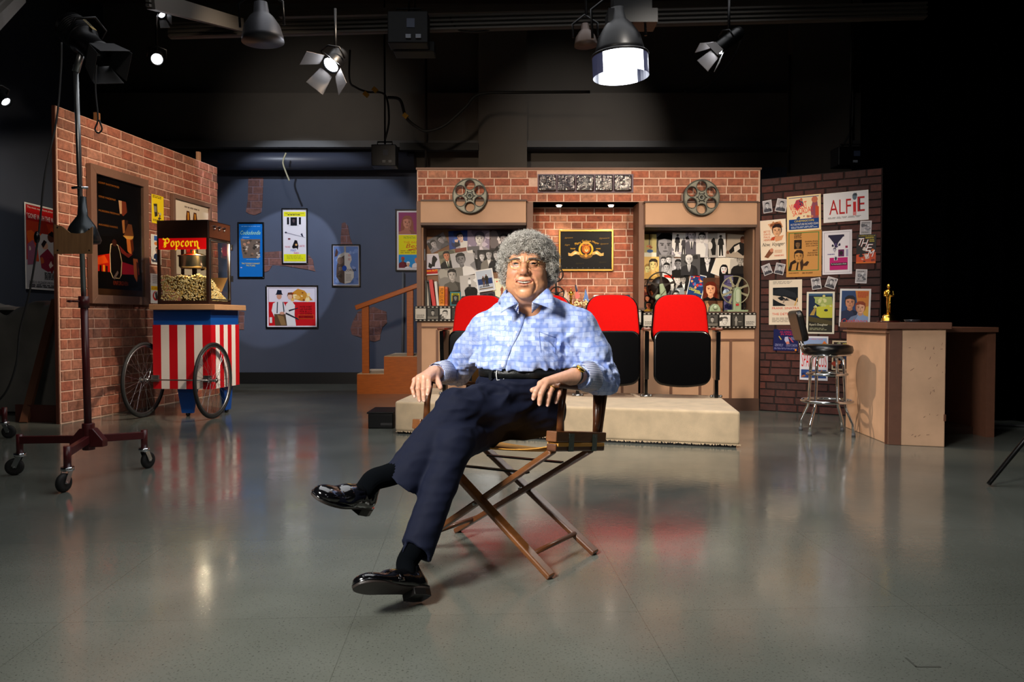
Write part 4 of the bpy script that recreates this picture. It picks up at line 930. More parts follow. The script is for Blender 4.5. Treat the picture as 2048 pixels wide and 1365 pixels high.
# ================================================================== covered furniture at the side
def covered():
    rnd = random.Random(6); t = thing('covered_piano', 'bulky piece of furniture under grey plastic sheeting behind the brick flat', 'furniture', (-5.1, 8.6, 0))
    n = 30; m = 24; vs = []; fs = []
    x0, x1, y0, y1 = -.75, .75, -.55, .6
    def h(u, v): return 1.10 + .04 * math.sin(u * 9 + 1) + .03 * math.sin(u * 23 + v * 7) + .05 * math.sin(v * 5) + .02 * math.sin(u * 51)
    for i in range(n + 1):
        u = i / n; x = x0 + (x1 - x0) * u
        prof = [(y0 - .02 + .03 * math.sin(u * 40), 0.02), (y0 - .03 + .035 * math.sin(u * 33 + 1), .35), (y0 + .03 * math.sin(u * 27), .75), (y0 + .01, h(u, 0) - .06), (y0 + .06, h(u, 0)), (0, h(u, .5)), (y1, h(u, 1)), (y1 + .02, .1)]
        for (y, z) in prof: vs.append((x + .015 * math.sin(z * 9 + u * 12), y, z))
    k = 8
    for i in range(n):
        for j in range(k - 1): a = i * k + j; fs.append((a, a + k, a + k + 1, a + 1))
    fs.append(tuple(range(k))[::1]); fs.append(tuple(n * k + j for j in range(k))[::-1])
    mb = MB(); mb.smooth = True; mb.add(vs, fs)
    o = part('plastic_sheet', mb, mat('grey_plastic_sheet', '#7c7a74', 0.3, bump=0.7, bscale=5, var=.2, vscale=4), t)
    sb = o.modifiers.new('soft', 'SUBSURF'); sb.levels = 1; sb.render_levels = 1
    part('body', MB().b2(-.7, .7, -.5, .55, .0, 1.05), mat('dark_cabinet', '#15120f', .5), t)
covered()
# ================================================================== printed matter
GLY = {}
def glyphs(s):
    if s in GLY: return GLY[s]
    cu = bpy.data.curves.new('t', 'FONT'); cu.body = s; cu.size = 1.0; cu.resolution_u = 2
    ob = bpy.data.objects.new('t', cu); me = bpy.data.meshes.new_from_object(ob)
    v = [(p.co.x, p.co.y) for p in me.vertices]; f = [list(p.vertices) for p in me.polygons]
    bpy.data.objects.remove(ob); bpy.data.curves.remove(cu); bpy.data.meshes.remove(me)
    if v:
        x0, x1 = min(a for a, _ in v), max(a for a, _ in v); y0, y1 = min(b for _, b in v), max(b for _, b in v)
        v = [((a - x0) / max(x1 - x0, 1e-6), (b - y0) / max(y1 - y0, 1e-6)) for a, b in v]
    GLY[s] = (v, f); return GLY[s]
class Pr:
    EPS = 0.00012
    def __init__(s, w, h, bg='#ffffff', thick=0.002, bend=0.0):
        s.w, s.h = w, h; s.v = []; s.f = []; s.c = []; s.z = 0.0; s.th = thick; s.bend = bend
        s.rnd = random.Random(int(w * 7919 + h * 104729) + len(bg))
        c = lin(bg); x, y = w / 2, h / 2
        s.v = [(-x, -y, 0), (x, -y, 0), (x, y, 0), (-x, y, 0), (-x, -y, thick), (x, -y, thick), (x, y, thick), (-x, y, thick)]
        s.f = [[3, 2, 1, 0], [4, 5, 6, 7], [0, 1, 5, 4], [1, 2, 6, 5], [2, 3, 7, 6], [3, 0, 4, 7]]; s.c = [c] * 6; s.z = thick
        s.clipw = (-x, -y, x, y)
    def win(s, x0, y0, x1, y1): s.clipw = ((x0 - .5) * s.w, (.5 - y1) * s.h, (x1 - .5) * s.w, (.5 - y0) * s.h); return s
    def full(s): s.clipw = (-s.w / 2, -s.h / 2, s.w / 2, s.h / 2); return s
    def pm(s, pts, col):            # metric polygon, centre origin
        p = sh_clip(list(pts), *s.clipw)
        if len(p) < 3: return s
        s.z += s.EPS; b = len(s.v); s.v += [(x, y, s.z) for x, y in p]
        ar = sum(p[i - 1][0] * p[i][1] - p[i][0] * p[i - 1][1] for i in range(len(p)))
        r = list(range(b, b + len(p))); s.f.append(r if ar > 0 else r[::-1]); s.c.append(lin(col)); return s
    def m(s, x, y): return ((x - .5) * s.w, (.5 - y) * s.h)
    def poly(s, pts, col): return s.pm([s.m(*p) for p in pts], col)
    def rect(s, x0, y0, x1, y1, col): return s.poly([(x0, y0), (x1, y0), (x1, y1), (x0, y1)], col)
    def ell(s, cx, cy, rx, ry, col, n=20, rot=0, a0=0, a1=360):
        X, Y = s.m(cx, cy); rx *= s.w; ry *= s.h; q = []
        for k in range(n + (1 if a1 - a0 < 360 else 0)):
            a = R(a0 + (a1 - a0) * k / n); u, v = rx * math.cos(a), ry * math.sin(a); q.append((X + u * math.cos(rot) - v * math.sin(rot), Y + u * math.sin(rot) + v * math.cos(rot)))
        return s.pm(q, col)
    def frame(s, x0, y0, x1, y1, t, col):
        tx, ty = t, t * s.w / s.h
        s.rect(x0, y0, x1, y0 + ty, col); s.rect(x0, y1 - ty, x1, y1, col); s.rect(x0, y0, x0 + tx, y1, col); return s.rect(x1 - tx, y0, x1, y1, col)
    def text(s, t, x0, y0, x1, y1, col, skew=0.0, rot=0.0):
        v, f = glyphs(t); s.z += s.EPS; b = len(s.v)
        X0, Y0 = s.m(x0, y1); X1, Y1 = s.m(x1, y0); cx, cy = (X0 + X1) / 2, (Y0 + Y1) / 2
        for a, c in v:
            x = X0 + a * (X1 - X0) + (c - .5) * skew * (Y1 - Y0); y = Y0 + c * (Y1 - Y0)
            x, y = x - cx, y - cy; s.v.append((cx + x * math.cos(rot) - y * math.sin(rot), cy + x * math.sin(rot) + y * math.cos(rot), s.z))
        for q in f: s.f.append([b + i for i in q]); s.c.append(lin(col))
        return s
    def lines(s, x0, y0, x1, y1, n, col, fill=.55, words=6, center=False):
        hh = (y1 - y0) / n
        for k in range(n):
            x = x0 + (s.rnd.uniform(0, .12) * (x1 - x0) if center else 0); e = x1 - s.rnd.uniform(0, .2) * (x1 - x0)
            while x < e:
                L = s.rnd.uniform(.5, 1.4) * (x1 - x0) / words; q = min(x + L, e); s.rect(x, y0 + k * hh, q, y0 + k * hh + hh * fill, col); x = q + .2 * (x1 - x0) / words; s.z -= s.EPS
        s.z += s.EPS; return s
    def blot(s, n, x0, y0, x1, y1, cols, r0=.03, r1=.12):
        for k in range(n):
            cx, cy = s.rnd.uniform(x0, x1), s.rnd.uniform(y0, y1); q = []; r = s.rnd.uniform(r0, r1)
            for j in range(9): a = 2 * math.pi * j / 9; q.append((cx + r * s.rnd.uniform(.5, 1.2) * math.cos(a), cy + r * s.rnd.uniform(.4, 1.1) * math.sin(a) * s.w / s.h))
            s.poly(q, s.rnd.choice(cols))
        return s
    def face(s, cx, cy, r, skin='#b8b8b8', hair='#1c1c1c', top='#303030', shade=None, side=1, shirt=None, tie=None, hat=None, glasses=False, longhair=False, tilt=0.0, body=True, shade_k=.72):
        """a simple head and shoulders; r = half head height as a fraction of the sheet height"""
        X, Y = s.m(cx, cy); u = r * s.h
        def dk(c, k=shade_k):
            c = lin(c); return tuple(x * k for x in c)
        ct, st = math.cos(tilt), math.sin(tilt)
        def T(p): return [(X + (a * ct - b * st) * u, Y + (a * st + b * ct) * u) for a, b in p]
        def E(ex, ey, rx, ry, col, n=16, a0=0, a1=360):
            s.pm(T([(ex + rx * math.cos(R(a0 + (a1 - a0) * k / n)), ey + ry * math.sin(R(a0 + (a1 - a0) * k / n))) for k in range(n + (1 if a1 - a0 < 360 else 0))]), col)
        if longhair: s.pm(T([(-.85, .6), (-1.05, -.2), (-1.1, -1.5), (-.6, -1.9), (.7, -1.8), (1.1, -1.3), (1.0, 0), (.8, .7)]), hair)
        if body:
            s.pm(T([(-.42, -.8), (.42, -.8), (.55, -1.25), (1.5, -1.6), (2.0, -2.3), (2.2, -4.5), (-2.2, -4.5), (-2.0, -2.3), (-1.5, -1.6), (-.55, -1.25)]), top)
            s.pm(T([(.3, -1.2), (1.5, -1.6), (2.0, -2.3), (2.2, -4.5), (.7, -4.5), (.9, -2.4)] if side > 0 else [(-.3, -1.2), (-1.5, -1.6), (-2.0, -2.3), (-2.2, -4.5), (-.7, -4.5), (-.9, -2.4)]), dk(top, .6))
            if shirt:
                s.pm(T([(-.45, -1.15), (.45, -1.15), (.15, -2.9), (-.1, -2.9)]), shirt)
                if tie: s.pm(T([(-.1, -1.35), (.12, -1.35), (.18, -2.9), (-.12, -2.9)]), tie)
        s.pm(T([(-.36, -.5), (.36, -.5), (.42, -1.2), (0, -1.45), (-.42, -1.2)]), dk(skin))
        E(0, .12, .84, 1.02, hair)
        s.pm(T([(-.66, .45), (-.7, 0), (-.62, -.5), (-.36, -.88), (0, -1.0), (.36, -.88), (.62, -.5), (.7, 0), (.66, .45), (.3, .72), (-.3, .72)]), skin)
        s.pm(T([(side * .12, .68), (side * .66, .45), (side * .7, 0), (side * .62, -.5), (side * .36, -.88), (side * .05, -1.0), (side * .3, -.5), (side * .22, 0)]), shade or dk(skin))
        s.pm(T([(-.8, .35), (-.55, .5), (-.1, .62), (.45, .5), (.8, .3), (.8, .8), (.4, 1.15), (-.35, 1.15), (-.8, .75)]), hair)
        for q in (-1, 1):
            s.pm(T([(q * .14, .2), (q * .5, .24), (q * .52, .16), (q * .14, .13)]), dk(hair, 1.0) if hair != '#e0e0e0' else '#777777')
            E(q * .3, .03, .15, .075, dk(skin, .45), 10); E(q * .3, .03, .06, .06, '#101010', 8)
        s.pm(T([(.0, .1), (side * .14, -.3), (side * .02, -.36), (-side * .1, -.32)]), dk(skin, .6))
        E(0, -.56, .26, .07, dk(skin, .42), 10)
        if glasses:
            for q in (-1, 1): s.pm(T([(q * .08, .15), (q * .56, .15), (q * .5, -.14), (q * .14, -.14)]), '#181818')
        if hat:
            s.pm(T([(-1.25, .42), (1.25, .38), (1.15, .55), (-1.15, .6)]), hat); s.pm(T([(-.72, .5), (.72, .5), (.6, 1.25), (.1, 1.15), (-.55, 1.3)]), hat)
        return s
    def figure(s, cx, top, hgt, coat='#222222', skin='#b8a090', leg=None, hat=None, lean=0.0):
        """small standing figure, hgt as fraction of sheet height"""
        X, Y = s.m(cx, top); u = hgt * s.h
        def T(p): return [(X + (a + lean * b) * u, Y + b * u) for a, b in p]
        s.pm(T([(-.05, -.12), (.05, -.12), (.13, -.18), (.16, -.45), (.10, -.46), (.10, -.55), (-.10, -.55), (-.10, -.46), (-.16, -.45), (-.13, -.18)]), coat)
        s.pm(T([(-.10, -.54), (.10, -.54), (.10, -1), (.03, -1), (0, -.62), (-.04, -1), (-.11, -1)]), leg or coat)
        s.pm(T([(.055 * math.cos(a), -.07 + .075 * math.sin(a)) for a in [2 * math.pi * k / 10 for k in range(10)]]), skin)
        if hat: s.pm(T([(-.11, -.04), (.11, -.03), (.07, 0), (.05, .04), (-.05, .04), (-.06, -.01)]), hat)
        return s
    def mesh(s, name):
        me = bpy.data.meshes.new(name); me.from_pydata(s.v, [], s.f); me.materials.append(INK)
        a = me.color_attributes.new('Col', 'FLOAT_COLOR', 'CORNER'); cols = []
        for f, c in zip(s.f, s.c): cols += [c[0], c[1], c[2], 1.0] * len(f)
        a.data.foreach_set('color', cols); return me
def place(name, pr, M, label, cat, group=None, parent=None):
    o = bpy.data.objects.new(name, pr.mesh(name)); C.objects.link(o)
    if parent is not None: o.parent = parent; o.matrix_local = M; return o
    o.matrix_world = M; WM[o.name] = M.copy(); return tag(o, label, cat, group)
def quad(wall, x0, y0, x1, y1, off=.014):
    cx, cy = (x0 + x1) / 2, (y0 + y1) / 2
    a = wall.hit(x0, cy, off)[0]; b = wall.hit(x1, cy, off)[0]; x, zt = wall.hit(cx, y0, off)[0], wall.hit(cx, y0, off)[1]; zb = wall.hit(cx, y1, off)[1]
    return (a + b) / 2, (zt + zb) / 2, abs(b - a), abs(zt - zb)
def poster(wall, box, draw, label, bg='#f0ece0', rot=0.0, off=.014, name='film_poster', cat='poster', group=None, thick=.002):
    x, z, w_, h_ = quad(wall, *box, off=off); pr = Pr(w_, h_, bg, thick); draw(pr)
    return place(name, pr, wall.M(x, z, off, R(rot)), label, cat, group)
def framed(wall, box, draw, label, fw=.03, fcol=None, bg='#f0ece0', depth=.025, name='framed_poster', off=.0, glass=False, cat='poster'):
    x, z, w_, h_ = quad(wall, *box, off=off); M = wall.M(x, z, off)
    t = thing(name, label, cat, M=M)
    pr = Pr(w_ - 2 * fw, h_ - 2 * fw, bg, .008); draw(pr); place('print', pr, Matrix.Translation((0, 0, .004)), None, None, parent=t)
    mb = MB(); a, b = w_ / 2, h_ / 2
    for (q0, q1, q2, q3) in (((-a, -b), (a, -b), (a - fw, -b + fw), (-a + fw, -b + fw)), ((a, -b), (a, b), (a - fw, b - fw), (a - fw, -b + fw)), ((a, b), (-a, b), (-a + fw, b - fw), (a - fw, b - fw)), ((-a, b), (-a, -b), (-a + fw, -b + fw), (-a + fw, b - fw))):
        mb.prism([q0, q1, q2, q3], 0, depth)
    part('frame', mb, fcol or BLACKP, t, bev=.003)
    part('backing', MB().box((0, 0, .001), (w_ - .01, h_ - .01, .002)), BLACKP, t)
    if glass: part('glass', MB().box((0, 0, depth * .7 + .004), (w_ - 2 * fw, h_ - 2 * fw, .001)), GLS, t)
    return t

# ------------------------------------------------------------------ brick flat posters
def d_unf(p):
    p.rect(0, 0, 1, 1, '#0b0706')
    for k, (s_, wd) in enumerate((('CLINT EASTWOOD', .42), ('GENE HACKMAN', .36), ('MORGAN FREEMAN', .42), ('RICHARD HARRIS', .38))):
        y = .05 + k * .117; p.text(s_, .10, y, .10 + wd, y + .016, '#a8621c')
    p.poly([(0, .68), (.32, .64), (.34, .80), (0, .80)], '#c41a08'); p.poly([(.0, .70), (.2, .66), (.28, .72), (.05, .75)], '#e84a10'); p.rect(.10, .75, .14, .80, '#200806'); p.rect(.17, .745, .20, .80, '#f0a020'); p.rect(.22, .75, .26, .80, '#30100a')
    p.poly([(.55, .70), (.92, .73), (.94, .80), (.56, .81)], '#a01830')
    p.poly([(.45, .14), (.64, .12), (.74, .17), (.72, .19), (.44, .18)], '#050303'); p.poly([(.50, .17), (.66, .17), (.68, .26), (.60, .30), (.52, .27)], '#8a3a22'); p.poly([(.50, .17), (.57, .17), (.57, .28), (.53, .285)], '#e8b080')
    p.poly([(.56, .33), (.70, .33), (.70, .44), (.63, .47), (.57, .44)], '#3a1a10'); p.poly([(.565, .34), (.62, .33), (.63, .44), (.59, .45)], '#c47a40')
    p.poly([(.70, .36), (.78, .36), (.82, .46), (.80, .475), (.60, .48), (.62, .45)], '#7a4424'); p.poly([(.58, .47), (.82, .46), (.80, .485), (.68, .50)], '#d89a48')
    p.poly([(.66, .495), (.80, .49), (.82, .58), (.76, .63), (.68, .60)], '#c4682c'); p.poly([(.74, .50), (.80, .49), (.82, .58), (.77, .62)], '#5a2412')
    p.poly([(.50, .56), (.66, .62), (.80, .62), (.70, .66), (.54, .62)], '#70201a')
    p.poly([(.80, .66), (.90, .66), (.93, .76), (.88, .87), (.82, .82)], '#b05a30'); p.poly([(.87, .68), (.92, .70), (.92, .80), (.89, .84)], '#4a1c10')
    p.poly([(.32, .56), (.40, .545), (.48, .56), (.52, .62), (.56, .70), (.54, .82), (.50, .85), (.36, .85), (.31, .80), (.30, .64)], '#d8b890'); p.poly([(.335, .565), (.40, .55), (.47, .565), (.51, .62), (.545, .70), (.525, .82), (.50, .845), (.37, .845), (.325, .80), (.315, .64)], '#120a08')
    p.ell(.40, .545, .05, .03, '#3a1810'); p.poly([(.36, .85), (.46, .78), (.48, .80), (.40, .86)], '#6a5450')
    p.text('UNFORGIVEN', .37, .872, .68, .908, '#a83a1c'); p.rect(0, .945, 1, 1, '#4a2c18')
framed(W_LEFT, (174, 344, 290, 609), d_unf, 'tall framed black and red western film poster on the brick flat', fw=.085, fcol=mat('bronze_brown_frame', '#7a5a4a', .35, var=.05), bg='#0b0706', depth=.05, off=.012, glass=True)
def d_yel(p):
    p.rect(0, 0, 1, 1, '#f0d020'); p.lines(.08, .03, .95, .13, 2, '#5a4a10'); p.poly([(.15, .33), (.45, .30), (.48, .72), (.25, .78)], '#3a3428'); p.rect(.2, .4, .4, .6, '#8a8478'); p.blot(5, .35, .5, .75, .8, ['#b8b0a0', '#4a4238', '#8a5a3a'], .06, .12); p.lines(.1, .86, .9, .94, 2, '#6a5a14')
poster(W_LEFT, (303, 391, 327, 448), d_yel, 'narrow bright yellow film poster pasted beside the large black framed one')
def d_mix(p):
    p.rect(.04, .03, .96, .97, '#d8d4cc'); p.rect(.3, .04, .9, .2, '#3a62a8'); p.ell(.5, .3, .2, .06, '#d88040'); p.face(.55, .52, .09, '#c09078', '#201810', '#203050', body=True); p.blot(6, .1, .55, .9, .85, ['#303848', '#b03028', '#e8e0d4'], .08, .2); p.lines(.1, .88, .9, .95, 2, '#555555')
poster(W_LEFT, (302, 470, 322, 529), d_mix, 'small colourful film poster beneath the yellow one, half behind the popcorn machine')
def d_mix2(p):
    p.rect(.04, .03, .96, .97, '#e6e0d8'); p.lines(.2, .06, .8, .35, 5, '#9a948c'); p.rect(0.04, .42, .96, .56, '#f0c818'); p.text('SCARLET', .1, .45, .92, .53, '#c01818'); p.ell(.5, .75, .3, .16, '#c02a20'); p.ell(.55, .73, .22, .12, '#e6e0d8'); p.poly([(.4, .65), (.6, .6), (.7, .85), (.5, .9)], '#333333')
poster(W_LEFT, (301, 548, 321, 607), d_mix2, 'white film poster with a yellow band, lowest of those beside the popcorn machine')
def d_bot(p):
    p.rect(.03, .03, .97, .97, '#e2d2bc'); p.lines(.3, .06, .75, .10, 1, '#8a7a6a'); 
    for x in (.40, .60): p.poly([(x - .06, .2), (x - .04, .12), (x + .04, .12), (x + .06, .2), (x + .09, .9), (x - .09, .9)], '#5a2c12'); p.poly([(x - .02, .14), (x + .02, .14), (x + .05, .85), (x, .85)], '#d08a20')
framed(W_LEFT, (341, 398, 419, 560), d_bot, 'pale framed poster rising from behind the popcorn machine', fw=.05, fcol=mat('bronze_brown_frame', '#7a5a4a', .35), depth=.04, off=.012, bg='#e2d2bc')

# ------------------------------------------------------------------ side wall poster
def d_gwtw(p):
    p.rect(.02, .01, .98, .99, '#b8b4b4'); p.rect(.03, .02, .97, .66, '#c43a1c'); p.rect(.03, .02, .97, .20, '#b01818'); p.blot(16, .1, .25, .9, .6, ['#e0601c', '#f09a30', '#d8481c', '#a02a18'], .06, .2)
    p.text('The most magnificent picture ever!', .06, .035, .94, .065, '#f0e0d0'); p.text('"GONE WITH THE WIND"', .05, .115, .95, .175, '#f4ece4')
    p.poly([(.30, .42), (.45, .33), (.62, .33), (.78, .42), (.86, .55), (.74, .72), (.5, .74), (.36, .66)], '#c8beb8'); p.poly([(.38, .6), (.6, .5), (.84, .62), (.88, .74), (.6, .78), (.42, .74)], '#8a2438'); p.ell(.70, .36, .10, .06, '#5a3020'); p.poly([(.62, .33), (.72, .28), (.84, .31), (.80, .36)], '#140c0a'); p.ell(.52, .47, .09, .045, '#d8a080'); p.poly([(.42, .46), (.5, .40), (.58, .42), (.48, .50)], '#20100c')
    p.poly([(.05, .48), (.2, .42), (.32, .56), (.26, .7), (.05, .72)], '#9a5a70'); p.blot(10, .06, .5, .9, .76, ['#d8a840', '#7a1c20', '#e0c8b8', '#c05a30'], .03, .08)
    p.lines(.50, .79, .92, .88, 5, '#3a3a3a'); p.text('DAVID O. SELZNICK\'S PRODUCTION', .08, .90, .92, .93, '#2a2a2a'); p.lines(.08, .94, .92, .98, 2, '#3a3a3a')
x_, z_, w_, h_ = quad(W_SIDE, 50, 415, 118, 578, 0.0)
poster(W_SIDE, (50, 413, 122, 580), d_gwtw, 'large red and orange epic romance film poster with white credits on the dark side wall', off=.03)

# ------------------------------------------------------------------ blue wall posters and faux brick patches
def d_blue(p):
    p.rect(0, 0, 1, 1, '#1668b8'); p.lines(.1, .045, .9, .055, 1, '#9cc8e8'); p.text('Cockadoodle', .06, .13, .92, .205, '#a8d8a0', skew=.25); p.lines(.15, .25, .45, .265, 1, '#9cc8e8')
    p.win(.05, .28, .93, .66); p.poly([(.05, .29), (.9, .29), (.88, .5), (.82, .65), (.16, .65), (.10, .5)], '#6a5a50'); p.blot(26, .1, .3, .88, .63, ['#4a4038', '#a8988a', '#8a6a58', '#c8b8a8', '#3a3430', '#b08068'], .04, .1); p.full()
    p.lines(.3, .675, .9, .685, 1, '#9cc8e8'); p.text('THE TOWN\'S FUNNIEST', .10, .735, .88, .765, '#d8cc50'); p.text('PICTURE', .3, .775, .68, .805, '#d8cc50'); p.rect(.05, .82, .12, .835, '#c8b8e0')
framed(W_BACK, (476, 445, 529, 557), d_blue, 'tall framed bright blue film poster on the slate wall', fw=.022, bg='#1668b8', off=.0)
def d_ysp(p):
    p.rect(0, 0, 1, 1, '#d8d2d8'); p.rect(.03, .04, .97, .13, '#d8d020'); p.text('MEET THE MAN WITH THE NAME', .1, .06, .9, .085, '#3a3a28'); p.lines(.2, .09, .8, .12, 1, '#3a3a28')
    for x in (.17, .68): p.rect(x, .145, x + .09, .28, '#101018')
    p.rect(.32, .145, .60, .30, '#14141c'); p.face(.46, .2, .035, '#5a4a50', '#101010', '#18181c', body=False); p.lines(.2, .30, .8, .31, 1, '#888')
    p.poly([(.1, .42), (.95, .52), (.95, .53), (.1, .44)], '#9a94a0'); p.poly([(.75, .46), (.82, .44), (.88, .52), (.80, .50)], '#333344'); p.ell(.12, .43, .05, .015, '#333344'); p.ell(.26, .55, .06, .015, '#6a3038')
    p.poly([(.38, .70), (.50, .57), (.60, .58), (.66, .68), (.62, .76), (.58, .72), (.42, .73)], '#141218'); p.ell(.56, .66, .05, .02, '#c89a60'); p.text('THE KISS', .08, .685, .30, .715, '#c02848'); p.text('AND THE', .70, .665, .92, .70, '#c02848')
    p.text('MAD', .32, .745, .55, .785, '#3858b0', skew=.2); p.text('RED', .46, .80, .68, .83, '#d83060'); p.rect(.03, .835, .97, .97, '#d8d818'); p.lines(.15, .86, .85, .94, 3, '#a8a428'); p.frame(0, 0, 1, 1, .02, '#c8c4c8')
framed(W_BACK, (564, 417, 616, 529), d_ysp, 'tall framed white film poster with yellow bands top and bottom', fw=.02, off=.0)
def d_zor(p):
    p.rect(.02, .02, .98, .98, '#5a70a0'); p.blot(22, .1, .05, .95, .9, ['#6a80b0', '#48608e', '#7a8cb4'], .05, .14)
    p.poly([(.42, .02), (.50, .02), (.50, .3), (.44, .3)], '#8a8278'); p.poly([(.12, .06), (.2, .16), (.16, .26), (.06, .28)], '#4a3430'); p.poly([(.2, .24), (.5, .14), (.52, .3), (.16, .34)], '#9a948c')
    p.poly([(.14, .5), (.22, .34), (.44, .24), (.44, .96), (.26, .92), (.12, .78)], '#4a3c36'); p.ell(.28, .38, .12, .09, '#6a564c'); p.blot(8, .16, .45, .4, .85, ['#6a5a50', '#3a302c', '#54483e'], .05, .1)
    p.poly([(.44, .18), (.60, .18), (.70, .26), (.72, .36), (.64, .48), (.66, .52), (.80, .66), (.80, .8), (.66, .93), (.44, .96)], '#b8b0a8'); p.lines(.58, .22, .68, .28, 2, '#b05050'); p.lines(.58, .32, .68, .38, 2, '#a84848'); p.lines(.5, .72, .74, .9, 5, '#8a847c')
    p.text('ZORBA', .46, .585, .90, .645, '#1c1c30'); p.ell(.44, .57, .09, .07, '#1a4498'); p.frame(0, 0, 1, 1, .025, '#a8a4b0')
framed(W_BACK, (664, 489, 721, 574), d_zor, 'small framed dusky blue film poster with a figure shape below the brick patch', fw=.02, off=.0)
def d_red(p):
    p.rect(0, 0, 1, 1, '#d8d0dc'); p.frame(.03, .03, .97, .97, .006, '#2a2a3a'); p.rect(.03, .38, .97, .97, '#c01820')
    p.poly([(.45, .2), (.62, .05), (.75, .1), (.92, .34), (.7, .36), (.5, .3)], '#c88a30'); p.blot(12, .5, .1, .9, .36, ['#e0b060', '#8a4a20', '#a83a18', '#f0d8a0'], .02, .06)
    p.poly([(.12, .42), (.2, .36), (.32, .36), (.38, .5), (.36, .74), (.14, .74), (.09, .6)], '#d8d4d8'); p.poly([(.14, .68), (.37, .68), (.40, .97), (.16, .97)], '#5a4430'); p.poly([(.2, .7), (.33, .74), (.38, .95), (.28, .96)], '#8a6a44')
    p.ell(.245, .24, .05, .075, '#c89078'); p.poly([(.17, .20), (.32, .20), (.30, .17), (.29, .09), (.21, .08), (.19, .17)], '#1a2030'); p.poly([(.20, .38), (.22, .38), (.21, .66), (.19, .66)], '#2a3440'); p.poly([(.31, .38), (.33, .38), (.35, .62), (.33, .64)], '#2a3440')
    p.poly([(.38, .44), (.44, .36), (.50, .36), (.56, .46), (.55, .7), (.58, .97), (.40, .97), (.37, .7)], '#dcd8d8'); p.ell(.46, .25, .045, .07, '#dcb09a'); p.poly([(.40, .26), (.42, .15), (.5, .14), (.53, .25), (.50, .2), (.43, .2)], '#6a3a24'); p.poly([(.43, .58), (.62, .52), (.62, .54), (.44, .62)], '#2a2c34'); p.poly([(.38, .64), (.64, .80), (.63, .83), (.37, .68)], '#2a2c34'); p.ell(.30, .66, .05, .035, '#c89078')
    p.rect(.05, .76, .10, .90, '#d8d4d0')
    for k, s_ in enumerate(('MAYBE WORST', 'LIE NEVER', 'FOR BULLY', 'NOT DESPISE')): p.text(s_, .66, .48 + k * .06, .90, .52 + k * .06, '#3a0c10')
    p.rect(.62, .70, .94, .80, '#e07020'); p.rect(.625, .708, .935, .792, '#a01418'); p.text('BILLY FAREWELL', .64, .73, .92, .775, '#1a0808')
framed(W_BACK, (532, 571, 637, 657), d_red, 'wide framed red and white film poster with two armed figures, lowest on the slate wall', fw=.02, off=.0)
def d_bears(p):
    p.rect(0, 0, 1, 1, '#cfc8cc'); p.rect(.05, .03, .95, .40, '#8a3a60'); p.win(.05, .03, .50, .40); p.face(.28, .2, .10, '#c08068', '#8a5040', '#a86a58', longhair=True); p.full()
    p.rect(.56, .03, .95, .24, '#e0d818'); p.lines(.62, .06, .92, .2, 6, '#7a8a20'); p.lines(.55, .25, .92, .39, 4, '#e8a0c8')
    p.rect(.05, .41, .95, .74, '#e0d410'); p.text('WALTER MATTHAU', .18, .435, .5, .475, '#2a8a2a'); p.text('TATUM O\'NEAL', .58, .435, .9, .475, '#2a8a2a'); p.text('THE BAD NEWS', .18, .52, .86, .55, '#d85a18'); p.text('Bears', .26, .56, .76, .63, '#c8341c', skew=.3); p.poly([(.3, .655), (.76, .62), (.74, .635), (.32, .67)], '#c8341c'); p.lines(.1, .67, .9, .73, 2, '#a89a18')
    p.rect(.05, .745, .95, .965, '#2088c8'); p.win(.05, .745, .95, .965)
    for (x, y, h_, t_, sk) in ((.16, .82, '#c02828', '#6a2030', '#8a5a40'), (.30, .90, '#e8e8ee', '#e8e8ee', '#d8a888'), (.52, .84, '#e0702c', '#d8d0d0', '#c88868'), (.70, .87, '#a82a2a', '#8a3034', '#c08060'), (.90, .82, '#3a2020', '#7a2a2a', '#a87050')): p.face(x, y, .035, sk, h_, t_)
    p.full()
framed(W_BACK, (791, 419, 872, 543), d_bears, 'tall framed yellow and blue baseball comedy poster half hidden by the set backdrop', fw=.02, off=.0)

def brick_patch(pts, label, seed=1):
    wall = W_BACK; q = [wall.hit(px, py) for px, py in pts]; x0, x1 = min(a for a, _ in q), max(a for a, _ in q); z0, z1 = min(b for _, b in q), max(b for _, b in q)
    t = thing('brick_patch', label, 'wall decoration', M=wall.M((x0 + x1) / 2, (z0 + z1) / 2)); ox, oz = (x0 + x1) / 2, (z0 + z1) / 2
    loc = [(a - ox, b - oz) for a, b in q]
    part('mortar_sheet', MB().prism(loc, 0, .003), mat('dull_mortar', '#8a7078', .9), t)
    rnd = random.Random(seed); rh, bl = .105, .235; r = 0; z = z0
    while z < z1:
        x = x0 - (bl * .5 if r % 2 else 0) - rnd.uniform(0, .05)
        while x < x1:
            c = sh_clip([(a, b) for a, b in loc], x - ox + .006, z - oz + .006, x + bl - ox - .006, z + rh - oz - .006)
            if len(c) > 2 and abs(sum(c[i - 1][0] * c[i][1] - c[i][0] * c[i - 1][1] for i in range(len(c)))) > .0012: part('brick', MB().prism(c, .003, .010), B_PATCH, t)
            x += bl
        z += rh; r += 1
brick_patch([(497, 356), (527, 356), (525, 410), (523, 425), (510, 431), (498, 428), (492, 424), (496, 400)], 'tall faux brick patch with a rounded foot high on the slate wall', 1)
brick_patch([(529, 505), (570, 502), (615, 508), (626, 520), (629, 538), (631, 543), (618, 540), (570, 532), (545, 531), (538, 542), (529, 545)], 'jagged faux brick strip running behind the white and yellow poster', 2)
brick_patch([(684, 447), (690, 445), (696, 452), (700, 475), (707, 493), (706, 500), (681, 500), (682, 470)], 'pointed faux brick patch above the small dusky blue poster', 3)
